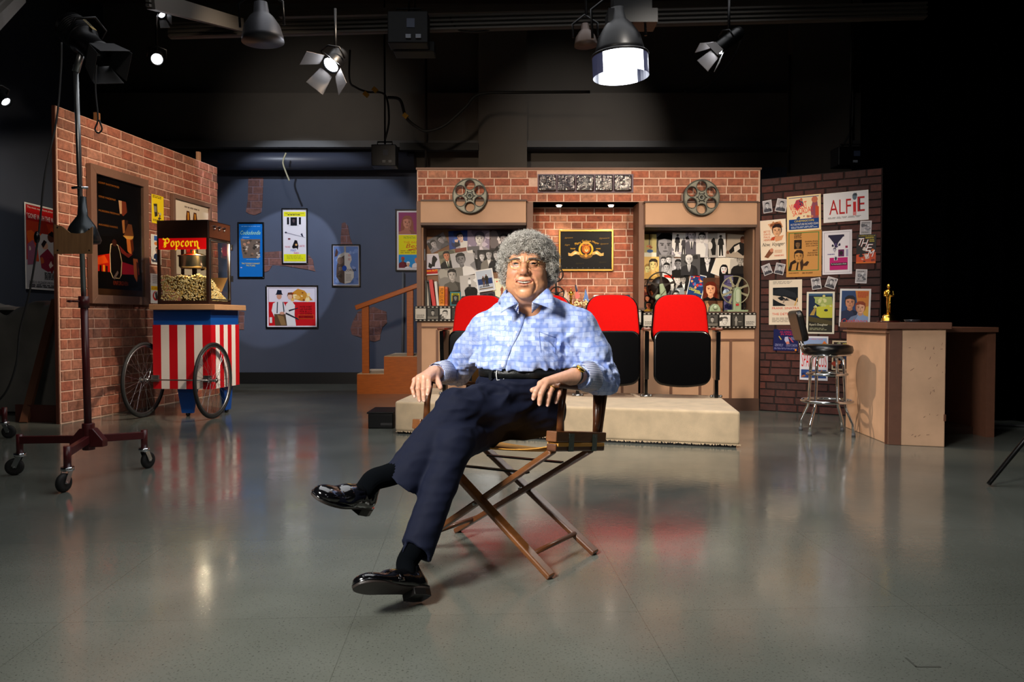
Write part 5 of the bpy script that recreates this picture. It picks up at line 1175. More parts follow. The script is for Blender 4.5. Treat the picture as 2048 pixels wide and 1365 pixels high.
brick_patch([(706, 643), (716, 624), (730, 619), (748, 614), (758, 619), (773, 624), (774, 646), (765, 655), (761, 668), (760, 680), (748, 684), (712, 672), (704, 670), (701, 658)], 'broad faux brick patch behind the stair post', 4)
brick_patch([(478, 622), (489, 624), (488, 660), (478, 660)], 'sliver of faux brick patch beside the popcorn cart corner', 5)

# ------------------------------------------------------------------ dark brick wall and its papers
HR0 = P(1520, 358, 8.28).z
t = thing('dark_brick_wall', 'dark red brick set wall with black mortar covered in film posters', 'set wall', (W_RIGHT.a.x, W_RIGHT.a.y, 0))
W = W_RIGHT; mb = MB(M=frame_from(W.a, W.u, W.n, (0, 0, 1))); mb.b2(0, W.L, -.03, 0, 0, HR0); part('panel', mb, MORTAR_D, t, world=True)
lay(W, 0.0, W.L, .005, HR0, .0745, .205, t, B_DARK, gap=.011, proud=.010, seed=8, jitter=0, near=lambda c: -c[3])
def snap(box, rot, label, seed, scene=0):
    def d(p):
        p.rnd = random.Random(seed); p.rect(.07, .06, .93, .94, '#a8a4a8'); p.win(.07, .06, .93, .94)
        if scene: p.blot(10, .1, .3, .9, .7, ['#5a5a60', '#c8c8cc', '#808088'], .08, .2); p.lines(.15, .12, .85, .2, 1, '#555'); p.lines(.15, .78, .85, .9, 2, '#666')
        else: p.blot(5, .1, .1, .9, .9, ['#c8c4c8', '#6a6870', '#8a888e'], .15, .3); p.face(.5, .4, .2, '#c8c8cc', '#3a3a40', '#4a4a52')
        p.full()
    poster(W_RIGHT, box, d, label, bg='#cfcacc', rot=rot, name='photograph', cat='photograph', thick=.001)
snap((1526, 401, 1544, 426), 6, 'small black and white snapshot at the top corner of the dark wall by the niche', 1)
snap((1552, 398, 1574, 424), -12, 'small black and white snapshot tucked against the torn western style poster', 2)
snap((1525, 529, 1543, 550), 20, 'small tilted snapshot under the cream romance poster, nearer the niche', 3)
snap((1550, 527, 1569, 549), -14, 'small snapshot under the cream romance poster, nearer the green bordered one', 4)
snap((1623, 556, 1642, 579), 8, 'small snapshot directly under the green bordered brown poster', 5)
snap((1652, 555, 1673, 577), -18, 'small tilted snapshot under the white and magenta poster', 6)
snap((1720, 442, 1743, 470), -2, 'small grey paper with a sketch hanging above the THEM poster', 7, 1)
snap((1711, 539, 1734, 567), -3, 'small grey paper with lines of print hanging under the THEM poster', 8, 1)
def d_vs(p):
    p.rect(0, 0, 1, 1, '#e8cfa0'); p.rect(.06, .04, .94, .66, '#e6d2ac'); p.rect(.06, .04, .94, .06, '#3a5a80'); p.rect(.06, .66, .94, .95, '#143c7c')
    p.poly([(.2, .3), (.28, .12), (.40, .10), (.44, .3), (.3, .4)], '#a83a50'); p.poly([(.36, .3), (.38, .12), (.46, .14), (.50, .3)], '#28385c'); p.ell(.43, .12, .04, .05, '#c06a50'); p.poly([(.72, .66), (.7, .4), (.76, .2), (.9, .2), (.94, .66)], '#8a4a5a'); p.ell(.82, .14, .09, .09, '#b8684e'); p.poly([(.84, .3), (.94, .35), (.94, .6), (.84, .6)], '#b8482a'); p.blot(6, .3, .5, .75, .64, ['#3a4a6a', '#c07a5a', '#8a5a6a'], .03, .06)
    p.text('VIOLENT', .08, .20, .60, .38, '#e0301c', rot=.16); p.text('SATURDAY', .16, .36, .78, .52, '#e0301c', rot=.2)
    p.text('CINEMASCOPE', .22, .69, .80, .745, '#e0c83a'); p.text('VICTOR MATURE RICHARD EGAN', .1, .78, .92, .84, '#d8d4c8'); p.lines(.12, .87, .9, .93, 2, '#a8b0c0')
poster(W_RIGHT, (1574, 391, 1642, 462), d_vs, 'red and blue VIOLENT SATURDAY lobby card pinned above the brown poster', rot=1)
def d_alf(p):
    p.rect(.01, .01, .99, .99, '#dcdadc')
    p.text('ALF', .13, .24, .62, .74, '#b0181c'); p.text('E', .76, .2, .92, .70, '#b0181c'); p.rect(.665, .36, .73, .70, '#c0181c'); p.ell(.70, .18, .05, .12, '#5a6a78'); p.poly([(.64, .14), (.74, .06), (.76, .16)], '#30343c')
    p.rect(.80, .26, .822, .66, '#2a1018')
    p.rect(.66, .70, .735, .82, '#d08080'); p.lines(.10, .83, .90, .90, 2, '#8a8a8c')
poster(W_RIGHT, (1647, 384, 1737, 443), d_alf, 'wide white poster reading ALFIE in big red letters', rot=1.0)
def d_now(p):
    p.rect(.01, .01, .99, .99, '#ecd9c0'); p.poly([(.3, .1), (.8, .04), (.9, .2), (.5, .3)], '#d8a078'); p.blot(6, .3, .06, .8, .2, ['#b87a50', '#e0c0a0', '#8a5030'], .06, .12)
    p.face(.66, .28, .145, '#e0aa80', '#2a1a18', '#d89a70', body=False, longhair=False); p.poly([(.55, .44), (.75, .42), (.92, .40), (.84, .52), (.6, .55)], '#d89a70'); p.poly([(.45, .44), (.58, .42), (.55, .52), (.4, .5)], '#c04a28')
    for k, s_ in enumerate(('BETTE', 'DAVIS', 'PAUL', 'HENREID')): p.text(s_, .14, .26 + k * .07, .40 + (.08 if k == 3 else 0), .31 + k * .07, '#d0683a')
    p.text('Now, Voyager', .08, .565, .94, .68, '#20242e', skew=.45); p.poly([(.15, .92), (.35, .74), (.48, .72), (.50, .82), (.3, .95)], '#7a4a34'); p.ell(.44, .76, .07, .05, '#c8886a'); p.lines(.56, .76, .86, .84, 3, '#d8a888'); p.text('WARNER BROS.', .54, .88, .92, .92, '#d0502c')
poster(W_RIGHT, (1521, 440, 1572, 520), d_now, 'cream romance film poster with script lettering, a woman\'s face and orange names', rot=1.5)
def d_brn(p):
    p.rect(0, 0, 1, 1, '#c08a4a'); p.frame(.06, .03, .93, .87, .022, '#3a7a3c'); p.lines(.22, .05, .45, .17, 4, '#3a2414'); p.rect(.22, .19, .44, .39, '#1c140e'); p.face(.33, .29, .07, '#7a5a3a', '#2a1a10', '#1c140e', body=False)
    p.face(.36, .55, .12, '#c08a4a', '#2a1a10', '#c08a4a', body=False); p.poly([(.06, .86), (.12, .68), (.25, .62), (.3, .68), (.18, .72), (.14, .86)], '#2a1a10'); p.poly([(.42, .85), (.40, .68), (.47, .6), (.50, .72), (.6, .66), (.66, .68), (.6, .76), (.5, .76), (.46, .86)], '#3a2414'); p.poly([(.28, .84), (.32, .68), (.36, .68), (.33, .86)], '#2a1a10')
    for k, (s_, w_) in enumerate((('DARLING', .36), ('BEST ACTRESS', .34), ('JULIE CHRISTIE', .34), ('+', .03), ('BEST', .14), ('FILM BOOK', .28), ('STORY BY PEN', .3))): p.text(s_, .90 - w_, .22 + k * .05, .90, .25 + k * .05, '#3a2414')
    p.text('JULIE CHRISTIE', .08, .90, .36, .93, '#2a1a10'); p.text('DIRK BOGARDE', .46, .90, .76, .93, '#2a1a10')
poster(W_RIGHT, (1573, 462, 1643, 554), d_brn, 'large brown film poster with a green border and inked faces', off=.016)
def d_amer(p):
    p.rect(0, 0, 1, 1, '#d8d4dc'); p.frame(.06, .04, .94, .96, .008, '#3a3a48'); p.rect(.2, .1, .74, .15, '#221a38'); p.poly([(.2, .12), (.74, .12), (.54, .28), (.50, .36), (.42, .36), (.38, .28)], '#221a38'); p.blot(6, .34, .26, .6, .38, ['#221a38', '#4a3a6a'], .03, .07); p.rect(.54, .44, .74, .60, '#5a1450'); p.ell(.64, .52, .06, .05, '#201018'); p.rect(.78, .36, .86, .41, '#8a1a48'); p.rect(.80, .44, .88, .6, '#9a94b0'); p.face(.42, .44, .04, '#b8b4c8', '#2a2440', '#4a4468', body=False); p.lines(.18, .53, .45, .56, 1, '#4a3a8a'); p.rect(.25, .62, .86, .90, '#b01068'); p.rect(.4, .58, .52, .68, '#c8c4d4'); p.ell(.46, .64, .04, .04, '#2a2440'); p.rect(.28, .74, .84, .80, '#2a0818'); p.text('The Americanization of Emily', .30, .75, .82, .79, '#e0dce0')
poster(W_RIGHT, (1645, 461, 1704, 549), d_amer, 'white film poster with a dark triangle above a magenta block', rot=.5)
def d_them(p):
    p.rect(0, 0, 1, 1, '#1c1210'); p.poly([(0, .7), (1, .62), (1, 1), (0, 1)], '#c8481c'); p.blot(16, 0, .4, 1, .95, ['#c8a090', '#1a1414', '#e06a28', '#d8c8c0', '#7a2a18'], .06, .16)
    p.text('A HORROR HORDE OF', .1, .03, .95, .07, '#c8b438'); p.lines(.45, .09, .95, .16, 2, '#c8b438'); p.lines(.66, .18, .95, .28, 2, '#c8b438')
    for s_, x, y in (('T', .06, .13), ('H', .28, .18), ('E', .52, .34), ('M', .62, .54)): p.text(s_, x + .01, y + .01, x + .29, y + .26, '#a03018', skew=.3); p.text(s_, x, y, x + .27, y + .24, '#f0ecec', skew=.3)
    p.rect(0, .95, 1, 1, '#d86a1c')
poster(W_RIGHT, (1713, 469, 1752, 527), d_them, 'black and orange horror poster with slanting white letters reading THEM', rot=-1)
def d_det(p):
    p.rect(0, 0, 1, 1, '#ddd0bc'); p.lines(.12, .03, .75, .10, 3, '#9a9488'); p.rect(.12, .17, .88, .58, '#14181c'); p.win(.12, .17, .88, .58); p.poly([(.12, .34), (.5, .38), (.88, .5), (.88, .58), (.5, .58), (.12, .42)], '#cbb9a4'); p.poly([(.26, .4), (.4, .36), (.5, .42), (.5, .47), (.36, .46)], '#1a1c20'); p.blot(7, .45, .42, .62, .5, ['#2a2c30', '#8a7c70'], .02, .05); p.poly([(.12, .24), (.4, .18), (.8, .3), (.88, .42), (.5, .36), (.12, .32)], '#22262c'); p.poly([(.12, .44), (.5, .56), (.5, .6), (.12, .6)], '#1a1c20'); p.poly([(.76, .58), (.86, .4), (.88, .42), (.8, .6)], '#c8a060'); p.full()
    p.text('FRANK SINATRA', .10, .605, .92, .655, '#d8482a'); p.text('THE DETECTIVE', .10, .735, .92, .785, '#d8482a'); p.lines(.1, .84, .85, .95, 4, '#a89e90')
poster(W_RIGHT, (1538, 560, 1604, 650), d_det, 'cream film poster reading THE DETECTIVE behind the bar stool backrest', rot=.3)
def d_ryan(p):
    p.rect(0, 0, 1, 1, '#d8d4c4'); p.rect(.07, .04, .93, .96, '#1c2a44'); p.rect(.07, .04, .93, .09, '#3a5a78'); p.win(.07, .04, .93, .96); p.poly([(.25, .12), (.9, .12), (.93, .3), (.8, .36), (.5, .34), (.3, .26), (.3, .18)], '#9aa860'); p.poly([(.35, .36), (.93, .3), (.93, .7), (.6, .66), (.36, .56)], '#b8b83c'); p.blot(10, .3, .14, .9, .36, ['#b8c078', '#7a8a58', '#c8c890'], .04, .1); p.poly([(.12, .56), (.3, .36), (.34, .42), (.28, .56)], '#a88a48'); p.ell(.70, .44, .07, .03, '#2a3430'); p.rect(.07, .62, .93, .96, '#2c2a22'); p.poly([(.07, .58), (.93, .70), (.93, .8), (.07, .7)], '#4a4228'); p.ell(.62, .10, .05, .03, '#c8c078'); p.full()
    p.text("Ryan's Daughter", .12, .755, .78, .82, '#e0dcc4'); p.lines(.12, .86, .8, .93, 2, '#8a8a70')
poster(W_RIGHT, (1613, 584, 1669, 668), d_ryan, 'green and navy landscape film poster reading Ryan\'s Daughter above the stool seat', rot=-.4)
def d_cas(p):
    p.rect(0, 0, 1, 1, '#dcdcdc'); p.rect(.06, .05, .94, .95, '#2c4470'); p.win(.06, .05, .94, .95); p.poly([(.5, .05), (.94, .05), (.94, .95), (.7, .95)], '#c87a30'); p.poly([(.7, .5), (.94, .45), (.94, .95), (.75, .95)], '#d8a840'); p.face(.34, .36, .16, '#c88a6a', '#1a1c28', '#28304c'); p.face(.68, .50, .15, '#e0a888', '#8a3a1c', '#8aa0c8', side=-1); p.lines(.58, .08, .92, .24, 4, '#c04028'); p.full()
    p.text('Casablanca', .09, .79, .93, .90, '#e04838', skew=.3)
poster(W_RIGHT, (1679, 578, 1741, 654), d_cas, 'blue and orange film poster with two close faces reading Casablanca over the counter', rot=-1.5)
def d_paris(p):
    p.rect(0, 0, 1, 1, '#1c2050'); p.text('AN AMERICAN', .25, .09, .88, .17, '#c02848'); p.text('IN PARIS', .3, .19, .82, .28, '#c02848'); p.lines(.2, .02, .85, .05, 1, '#a85a30'); p.poly([(.2, .34), (.24, .32), (.34, .48), (.30, .5)], '#b8984a'); p.poly([(.46, .36), (.58, .34), (.64, .58), (.5, .62), (.44, .5)], '#a8a8c8'); p.poly([(.5, .6), (.6, .55), (.66, .66), (.54, .7)], '#c87a6a'); p.poly([(.6, .36), (.68, .38), (.82, .6), (.76, .6)], '#b04a5a'); p.lines(.7, .36, .95, .5, 3, '#8a8cb8'); p.text('GENE KELLY', .06, .68, .40, .80, '#8a8cb8'); p.text('LESLIE CARON', .52, .68, .95, .80, '#8a8cb8'); p.lines(.04, .86, .95, .95, 2, '#6a6c9c'); p.ell(.9, .95, .04, .05, '#e08820')
poster(W_RIGHT, (1547, 659, 1597, 702), d_paris, 'dark navy musical film poster half hidden behind the stool back supports', rot=-.5)
def d_spar(p):
    p.rect(0, 0, 1, 1, '#d8d8e0'); p.rect(.05, .04, .95, .2, '#8aa0c8'); p.text('A GREAT FILM', .3, .05, .8, .08, '#c85a50'); p.poly([(.75, .2), (.86, .1), (.95, .16), (.9, .24)], '#d87a3a'); p.lines(.1, .24, .9, .3, 2, '#5a6a9a'); p.text('SPARTACUS', .06, .38, .95, .70, '#c81818'); p.text('Best', .08, .30, .3, .36, '#8a3a3a'); p.rect(.05, .76, .95, .95, '#2c4884'); p.blot(7, .1, .78, .9, .93, ['#1a2c58', '#a8602c', '#5a74ac'], .04, .09)
poster(W_RIGHT, (1600, 673, 1656, 761), d_spar, 'white poster with chunky red SPARTACUS lettering behind the stool legs', rot=-.4)
def d_sm(p):
    p.rect(0, 0, 1, 1, '#d8c8a8'); p.rect(.08, .05, .92, .95, '#3a2c2c'); p.blot(8, .1, .1, .9, .4, ['#c8b860', '#7a8a5a', '#a8a890'], .1, .2); p.blot(8, .1, .5, .9, .9, ['#b04a3a', '#3a4a6a', '#1a1414', '#e08a60'], .1, .2); p.text('HIGH SIERRA', .12, .44, .9, .52, '#e0d8c0')
poster(W_RIGHT, (1664, 682, 1699, 741), d_sm, 'small dark poster with a tan margin behind the stool, next to the counter', rot=-1)

# ------------------------------------------------------------------ niche collages
NW = Wall((-1.2, NB), (3, NB))
NI = [0]
def photo(cx, cy, w, h, rot, draw, label, bg='#cfcfcf', group=None):
    NI[0] += 1; off = .002 + .0028 * (NI[0] % 14)
    k = FPX / (NB); pr = Pr(w / k, h / k, bg, .0008); pr.rnd = random.Random(int(cx * 13 + cy * 7)); pr.EPS = .00009; draw(pr); pr.c = [tuple(min(.9, 1.55 * q ** 1.3) for q in (lin(c) if isinstance(c, str) else c)) for c in pr.c]
    x, z = NW.hit(cx, cy, off); place('photograph', pr, NW.M(x, z, off, R(rot)), label, 'photograph', group)
def bw(bgc, faces, blots=6, cols=('#3a3a3c', '#8c8c90', '#c8c8cc'), border=0):
    def d(p):
        b = border; p.rect(b, b, 1 - b, 1 - b, bgc); p.win(b, b, 1 - b, 1 - b); p.blot(blots, 0, 0, 1, 1, list(cols), .1, .28)
        for f in faces: p.face(*f[0], **f[1])
        p.full()
    return d
F = lambda cx, cy, r, **k: ((cx, cy, r), k)
g = None
photo(875, 486, 40, 28, 27, bw('#6a6a70', [F(.3, .45, .26, skin='#b0aeb4', hair='#2a2a2e', top='#8a8a92'), F(.7, .4, .24, skin='#9c9aa2', hair='#1a1a1c', top='#5a5a62', tilt=.3)], 5, ('#3a3a40', '#8c8c94')), 'steeply tilted black and white photograph of two men in the shelf niche')
def d_vio(p): p.rect(0, 0, 1, 1, '#164a94'); p.blot(6, 0, 0, 1, 1, ['#0c2c68', '#1c60b0'], .15, .3); p.face(.6, .3, .19, '#e0c0b8', '#101424', '#d8d4e0', side=-1, tilt=.3); p.poly([(.3, .5), (.5, .46), (.6, .7), (.3, .8)], '#141c3c'); p.poly([(.3, .42), (.5, .4), (.45, .55), (.3, .52)], '#e0c0b8'); p.poly([(.2, .85), (.9, .8), (.9, 1), (.2, 1)], '#8a5040')
photo(917, 483, 38, 42, 3, d_vio, 'blue toned photograph of a man in a white shirt in the shelf niche', '#d8d8e0')
photo(957, 481, 44, 40, 0, bw('#9a90a8', [F(.55, .42, .30, skin='#d8d4dc', hair='#5a5468', top='#d0ccd8', side=1)], 6, ('#c8c0d0', '#7a7088')), 'pale lilac portrait of a man in a white shirt by the seated man\'s hair')
photo(1003, 482, 46, 42, 0, bw('#4a4448', [F(.6, .4, .22, skin='#a8a4a8', hair='#181418', top='#1c1a1e')], 8, ('#2a2628', '#d0ccd0', '#7a7478')), 'dark crowded black and white photograph touching the man\'s hair')
photo(948, 516, 24, 46, 4, bw('#707076', [F(.4, .35, .14, skin='#c8c8cc', hair='#141416', top='#18181c', shirt='#e8e8ec')], 5), 'narrow black and white photograph of figures between two wider portraits')
photo(978, 522, 46, 44, 1, bw('#2c2c30', [F(.2, .3, .16, skin='#d0d0d4', hair='#4a4a4e', top='#3a3a3e'), F(.5, .22, .18, skin='#b8b8bc', hair='#3a3a3c', top='#87847f', shirt='#d8d8dc'), F(.82, .26, .17, skin='#c0c0c4', hair='#6a6a6e', top='#2a2a2e')], 4, ('#1c1c20', '#4a4a4e')), 'black and white group photograph of three suited men')
def d_cow(p):
    p.rect(.04, .03, .96, .97, '#c4c4d0'); p.poly([(.25, .62), (.3, .4), (.45, .5), (.5, .2), (.58, .08), (.72, .16), (.8, .28), (.66, .45), (.62, .62), (.5, .6), (.4, .7)], '#17161c'); p.rect(.04, .70, .96, .74, '#203c6c'); p.rect(.04, .74, .96, .86, '#c8201c'); p.text('Gene AUTRY', .10, .74, .92, .84, '#e8c828'); p.rect(.04, .86, .96, .95, '#a82018')
photo(865, 529, 35, 42, 3, d_cow, 'small poster of a rider on a rearing dark horse with yellow Gene AUTRY lettering', '#e8e4e4')
photo(897, 525, 34, 48, 10, bw('#8a8878', [F(.45, .22, .17, skin='#c89074', hair='#1c1614', top='#1c1c1e', shirt='#d0ccc4', tie='#30503c')], 4, ('#6a6c60', '#a8a898')), 'colour portrait of a dark haired man in suit and striped tie')
photo(927, 528, 46, 48, 11, bw('#b8b8bc', [F(.42, .3, .24, skin='#8c8c90', hair='#222226', top='#d8d8dc', side=-1)], 6, ('#d8d8dc', '#8c8c90', '#eeeeee')), 'tilted black and white close portrait of a man resting on his hand')
photo(902, 560, 50, 46, 5, bw('#8c8a86', [F(.56, .3, .23, skin='#b8b4b0', hair='#2c2a28', top='#6a6862', side=1)], 5, ('#5a5854', '#a8a6a0', '#3a3a38')), 'grey portrait of a man turned sideways above the orange books')
def d_hor(p): p.rect(0, 0, 1, 1, '#b8b6b4'); p.blot(8, 0, 0, 1, 1, ['#dcdad8', '#7a7876', '#4a4846'], .1, .2); p.poly([(.2, .55), (.4, .42), (.75, .45), (.9, .55), (.85, .8), (.75, .98), (.66, .98), (.62, .78), (.42, .78), (.4, .98), (.3, .98), (.24, .8)], '#1c1a1a'); p.figure(.5, .12, .4, '#e0e0e0', '#aaaaaa', '#3a3a3a', '#222222')
photo(940, 578, 38, 54, 4, d_hor, 'black and white photograph of a rider on a dark horse')
def d_cpl(p): p.rect(.06, .05, .94, .95, '#b4bcc8'); p.rect(.1, .42, .9, .68, '#2c4878'); p.figure(.42, .3, .48, '#4a3a34', '#8a5a48', '#6a5a50'); p.figure(.6, .24, .55, '#2c2620', '#7a4a3a'); p.lines(.15, .76, .85, .82, 1, '#3a3a44'); p.rect(.12, .84, .88, .89, '#7a6a54')
photo(970, 561, 36, 44, 9, d_cpl, 'white bordered colour photograph of a couple standing before blue water', '#e4e2de')
photo(976, 596, 30, 22, 8, bw('#4a4850', [F(.3, .5, .3, skin='#c0b8b4', hair='#1c1a1c', top='#222226'), F(.7, .5, .3, skin='#a89890', hair='#2a2628', top='#7a2a2a')], 4), 'small photograph of two people under the white bordered couple picture')
def d_crm(p): p.rect(0, 0, 1, 1, '#e4dcc0'); p.ell(.2, .13, .04, .03, '#d02828'); p.text('Lunch with Friends', .4, .12, .95, .17, '#8a9ab0'); p.lines(.4, .2, .9, .25, 1, '#8a9ab0'); p.figure(.5, .32, .45, '#a06a50', '#b87858'); p.figure(.72, .36, .42, '#c0a890', '#a86a50'); p.blot(5, .3, .75, .8, .95, ['#6a7a58', '#b0a88c', '#8a8a6a'], .05, .1)
photo(1004, 581, 36, 46, -2, d_crm, 'cream coloured card with a red dot and two sketched figures by the man\'s shoulder', '#e8e0c8')
photo(950, 592, 15, 20, 0, bw('#3a3a3c', [F(.5, .38, .28, skin='#c08c70', hair='#141010', top='#1c3a44')], 2), 'tiny colour portrait of a dark haired man at the foot of the collage')
photo(1036, 480, 26, 40, 0, bw('#8c8890', [F(.5, .4, .3, skin='#c0bcc4', hair='#2a282c', top='#4a484c')], 5), 'black and white portrait hidden behind the man\'s curls')
# other niche
def d_lmp(p): p.rect(0, 0, 1, .82, '#b0a878'); p.rect(0, 0, 1, .06, '#3a3428'); p.rect(.42, .04, .48, .55, '#28304c'); p.blot(8, .1, .5, .8, .75, ['#8a5a40', '#a8a080', '#c88a5a'], .06, .12); p.ell(.5, .76, .22, .07, '#3a6aa0'); p.rect(0, .84, 1, 1, '#e0d8c8')
photo(1300, 490, 28, 48, 0, d_lmp, 'faded yellow green photograph of a boat shape in the corner of the projector niche', '#e0d8c8')
photo(1330, 491, 34, 50, 0, bw('#5a5a60', [F(.52, .50, .42, skin='#98989e', hair='#101014', top='#2a2a2e', side=1, body=False)], 2, ('#3a3a40',)), 'large black and white close up of a young man with thick dark hair')
def d_cb2(p): p.rect(0, 0, 1, 1, '#dcdae2'); p.blot(6, 0, 0, 1, 1, ['#b8b6c0', '#8a8892', '#f0f0f4'], .1, .2); p.figure(.35, .1, .7, '#2a2830', '#8a8890', '#3a3840', '#141218'); p.figure(.78, .2, .7, '#4a4850', '#9a98a0', '#3a3840')
photo(1359, 490, 30, 48, -2, d_cb2, 'bright black and white photograph of a cowboy in a black hat')
photo(1383, 490, 24, 48, 0, bw('#b0aeb8', [F(.5, .1, .2, skin='#c8c6ce', hair='#3a3840', top='#6a6872', shirt='#e8e6ee', tie='#2a2830')], 4), 'narrow black and white photograph of a man in a grey suit and dark tie')
photo(1404, 490, 24, 50, 0, bw('#c8c6c8', [F(.5, .2, .17, skin='#d8d6d8', hair='#3a3638', top='#e8e8ee')], 4, ('#a8a6a8', '#e0e0e4')), 'black and white photograph of a curly haired woman in a white blouse')
def d_two(p): p.rect(0, 0, 1, 1, '#a8a6a4'); p.rect(.55, 0, 1, 1, '#d0cecc'); p.poly([(.2, .25), (.35, .2), (.45, .5), (.4, .9), (.2, .9), (.1, .5)], '#18181a'); p.ell(.32, .28, .08, .09, '#1c1c1e'); p.ell(.1, .5, .14, .16, '#c8c6c4'); p.figure(.72, .12, .82, '#242426', '#6a6866', None, '#141414')
photo(1434, 491, 35, 48, 2, d_two, 'black and white photograph of a dark furry shape next to a figure in black')
def d_rec(p): p.rect(0, 0, 1, 1, '#a89e92'); p.rect(.85, 0, 1, 1, '#4a3426'); p.poly([(.1, .75), (.3, .45), (.55, .3), (.66, .34), (.5, .55), (.2, .85)], '#1c1a1a'); p.poly([(.45, .5), (.6, .32), (.78, .4), (.82, .6), (.7, .9), (.4, .7)], '#1e1c1c'); p.poly([(.3, .55), (.5, .4), (.55, .6), (.35, .8)], '#cbc7c0'); p.ell(.62, .2, .1, .15, '#6a4a3a'); p.ell(.08, .8, .06, .08, '#7a5a4a')
photo(1478, 493, 50, 46, -5, d_rec, 'sepia photograph of a man in black leaning back, at the outer top corner')
photo(1303, 536, 34, 44, 0, bw('#d8b878', [F(.3, .55, .2, skin='#e8d098', hair='#a88a50', top='#d8b878', body=False), F(.6, .36, .24, skin='#e4c890', hair='#3a2c18', top='#c8a868', body=True)], 2, ('#c8a868', '#e0c890')), 'yellowed sepia photograph of a couple over the big dark reel')
photo(1333, 530, 30, 40, 0, bw('#8a8a8c', [F(.3, .3, .18, skin='#c8c8ca', hair='#3a3a3c', top='#6a6a6c'), F(.65, .25, .18, skin='#d0d0d2', hair='#5a5a5c', top='#a8a8aa'), F(.5, .62, .2, skin='#b8b8ba', hair='#1a1a1c', top='#d8d8da')], 3), 'black and white photograph of three crowded faces')
photo(1356, 536, 24, 38, 0, bw('#b0b0b4', [F(.5, .3, .22, skin='#8a8a8e', hair='#101012', top='#161618', side=-1)], 4), 'black and white photograph of a dark haired person in black seen from behind')
photo(1381, 530, 38, 42, 0, bw('#5a5a5c', [F(.42, .25, .2, skin='#c8c8ca', hair='#e0e0e0', top='#3a3a3e', shirt='#dcdce0', tie='#8a8a8e')], 4, ('#3a3a3c', '#7a7a7c')), 'black and white photograph of a white haired man in suit and tie')
photo(1413, 534, 33, 50, 0, bw('#1c1c20', [F(.55, .2, .17, skin='#dcdce0', hair='#1a1a1c', top='#28282c', shirt='#d8d8dc')], 3, ('#0c0c10', '#2a2a30')), 'dark photograph of a pale man in a knitted vest')
def d_wg(p): p.rect(.03, .03, .97, .97, '#dccfc4'); p.lines(.1, .06, .6, .1, 2, '#a89890'); p.face(.6, .62, .2, '#e8dcd8', '#16141c', '#dccfc4', longhair=True, body=False, tilt=.3); p.ell(.62, .74, .05, .02, '#c02838')
photo(1446, 533, 38, 42, -20, d_wg, 'cream sheet tilted clockwise with the inked face of a black haired woman', '#e8dcd2')
photo(1480, 530, 40, 42, -4, bw('#b8b4ae', [F(.5, .28, .2, skin='#a8a49e', hair='#242220', top='#2c2a2a')], 3, ('#d0ccc6', '#a8a49e')), 'black and white photograph of a boyish man with folded arms')
photo(1362, 566, 32, 32, 4, bw('#28282a', [F(.3, .35, .24, skin='#d0ccc8', hair='#c8c4be', top='#b8b4ae'), F(.65, .3, .22, skin='#a8a4a0', hair='#18181a', top='#202022', shirt='#d8d8d8')], 3, ('#1c1c1e', '#3c3c3e')), 'dark photograph of two people in evening dress')
photo(1352, 590, 34, 26, 6, bw('#8c9294', [F(.5, .5, .3, skin='#c0bcb8', hair='#2a2a2c', top='#4a5a50')], 5), 'half hidden grey photograph behind the dark reel rim')
def d_okl(p): p.rect(.04, .03, .96, .97, '#284878'); p.blot(14, .1, .08, .9, .55, ['#c84830', '#e0a070', '#1c2c50', '#e0b8a0', '#5a80b0', '#b02848'], .06, .14); p.lines(.1, .06, .7, .14, 1, '#e04030'); p.text('Oklahoma', .08, .55, .82, .66, '#f0e050', rot=-.1); p.text('Justice', .45, .65, .92, .75, '#f0e050', rot=-.1); p.blot(6, .1, .75, .9, .92, ['#101828', '#2a4a70'], .08, .14)
photo(1392, 575, 32, 52, -12, d_okl, 'bright colour Oklahoma Justice poster leaning among the photographs', '#e8e4dc')
photo(1424, 583, 36, 54, 0, bw('#5a4030', [F(.42, .42, .24, skin='#dca888', hair='#6a2c18', top='#1c1418', longhair=True)], 2, ('#3a2a20', '#6a4a38')), 'colour portrait of a woman with long auburn hair')
def d_dkp(p): p.rect(0, 0, 1, 1, '#14121a'); p.rect(.16, .04, .48, .98, '#6a6484'); p.blot(12, .16, .1, .5, .9, ['#a8b0c8', '#4a4464', '#8a5a78', '#c8d0d8', '#3a3c5c'], .05, .12); p.ell(.24, .5, .12, .1, '#b0c0d0')
photo(1467, 586, 56, 76, 0, d_dkp, 'large dark poster with a pale violet strip standing behind the olive reel', '#14121a')
photo(1297, 597, 26, 52, 0, bw('#4a3028', [F(.3, .12, .11, skin='#c07a58', hair='#201410', top='#6a2c20'), F(.7, .28, .11, skin='#b06a4a', hair='#301810', top='#3a2018'), F(.4, .5, .11, skin='#c88868', hair='#181010', top='#2a2a20'), F(.5, .76, .12, skin='#b87050', hair='#101010', top='#a08030')], 4, ('#6a3a28', '#2a1a14')), 'warm coloured crowd photograph in the lower corner of the projector niche')
def d_cir(p): p.rect(0, 0, 1, 1, '#e0d8d0'); p.poly([(.1, .2), (.9, .1), (.95, .4), (.2, .4)], '#d83820')
photo(1336, 560, 26, 40, -8, d_cir, 'white paper with red bands showing through the dark reel')
photo(1415, 615, 60, 26, 0, bw('#8a6a50', [], 6, ('#a88868', '#5a4030')), 'low brown photograph strip along the projector shelf')
single('sticker', MB().box(NW.M(0, 0) @ Vector((0, 0, 0)) * 0 + Vector((X(843) + .024, YS + .12, Z(508))), (.002, .06, .12)), mat('pale_blue_sticker', '#a8b8c8', .4), 'small pale blue sticker on the inner side of the shelf niche', 'sticker')

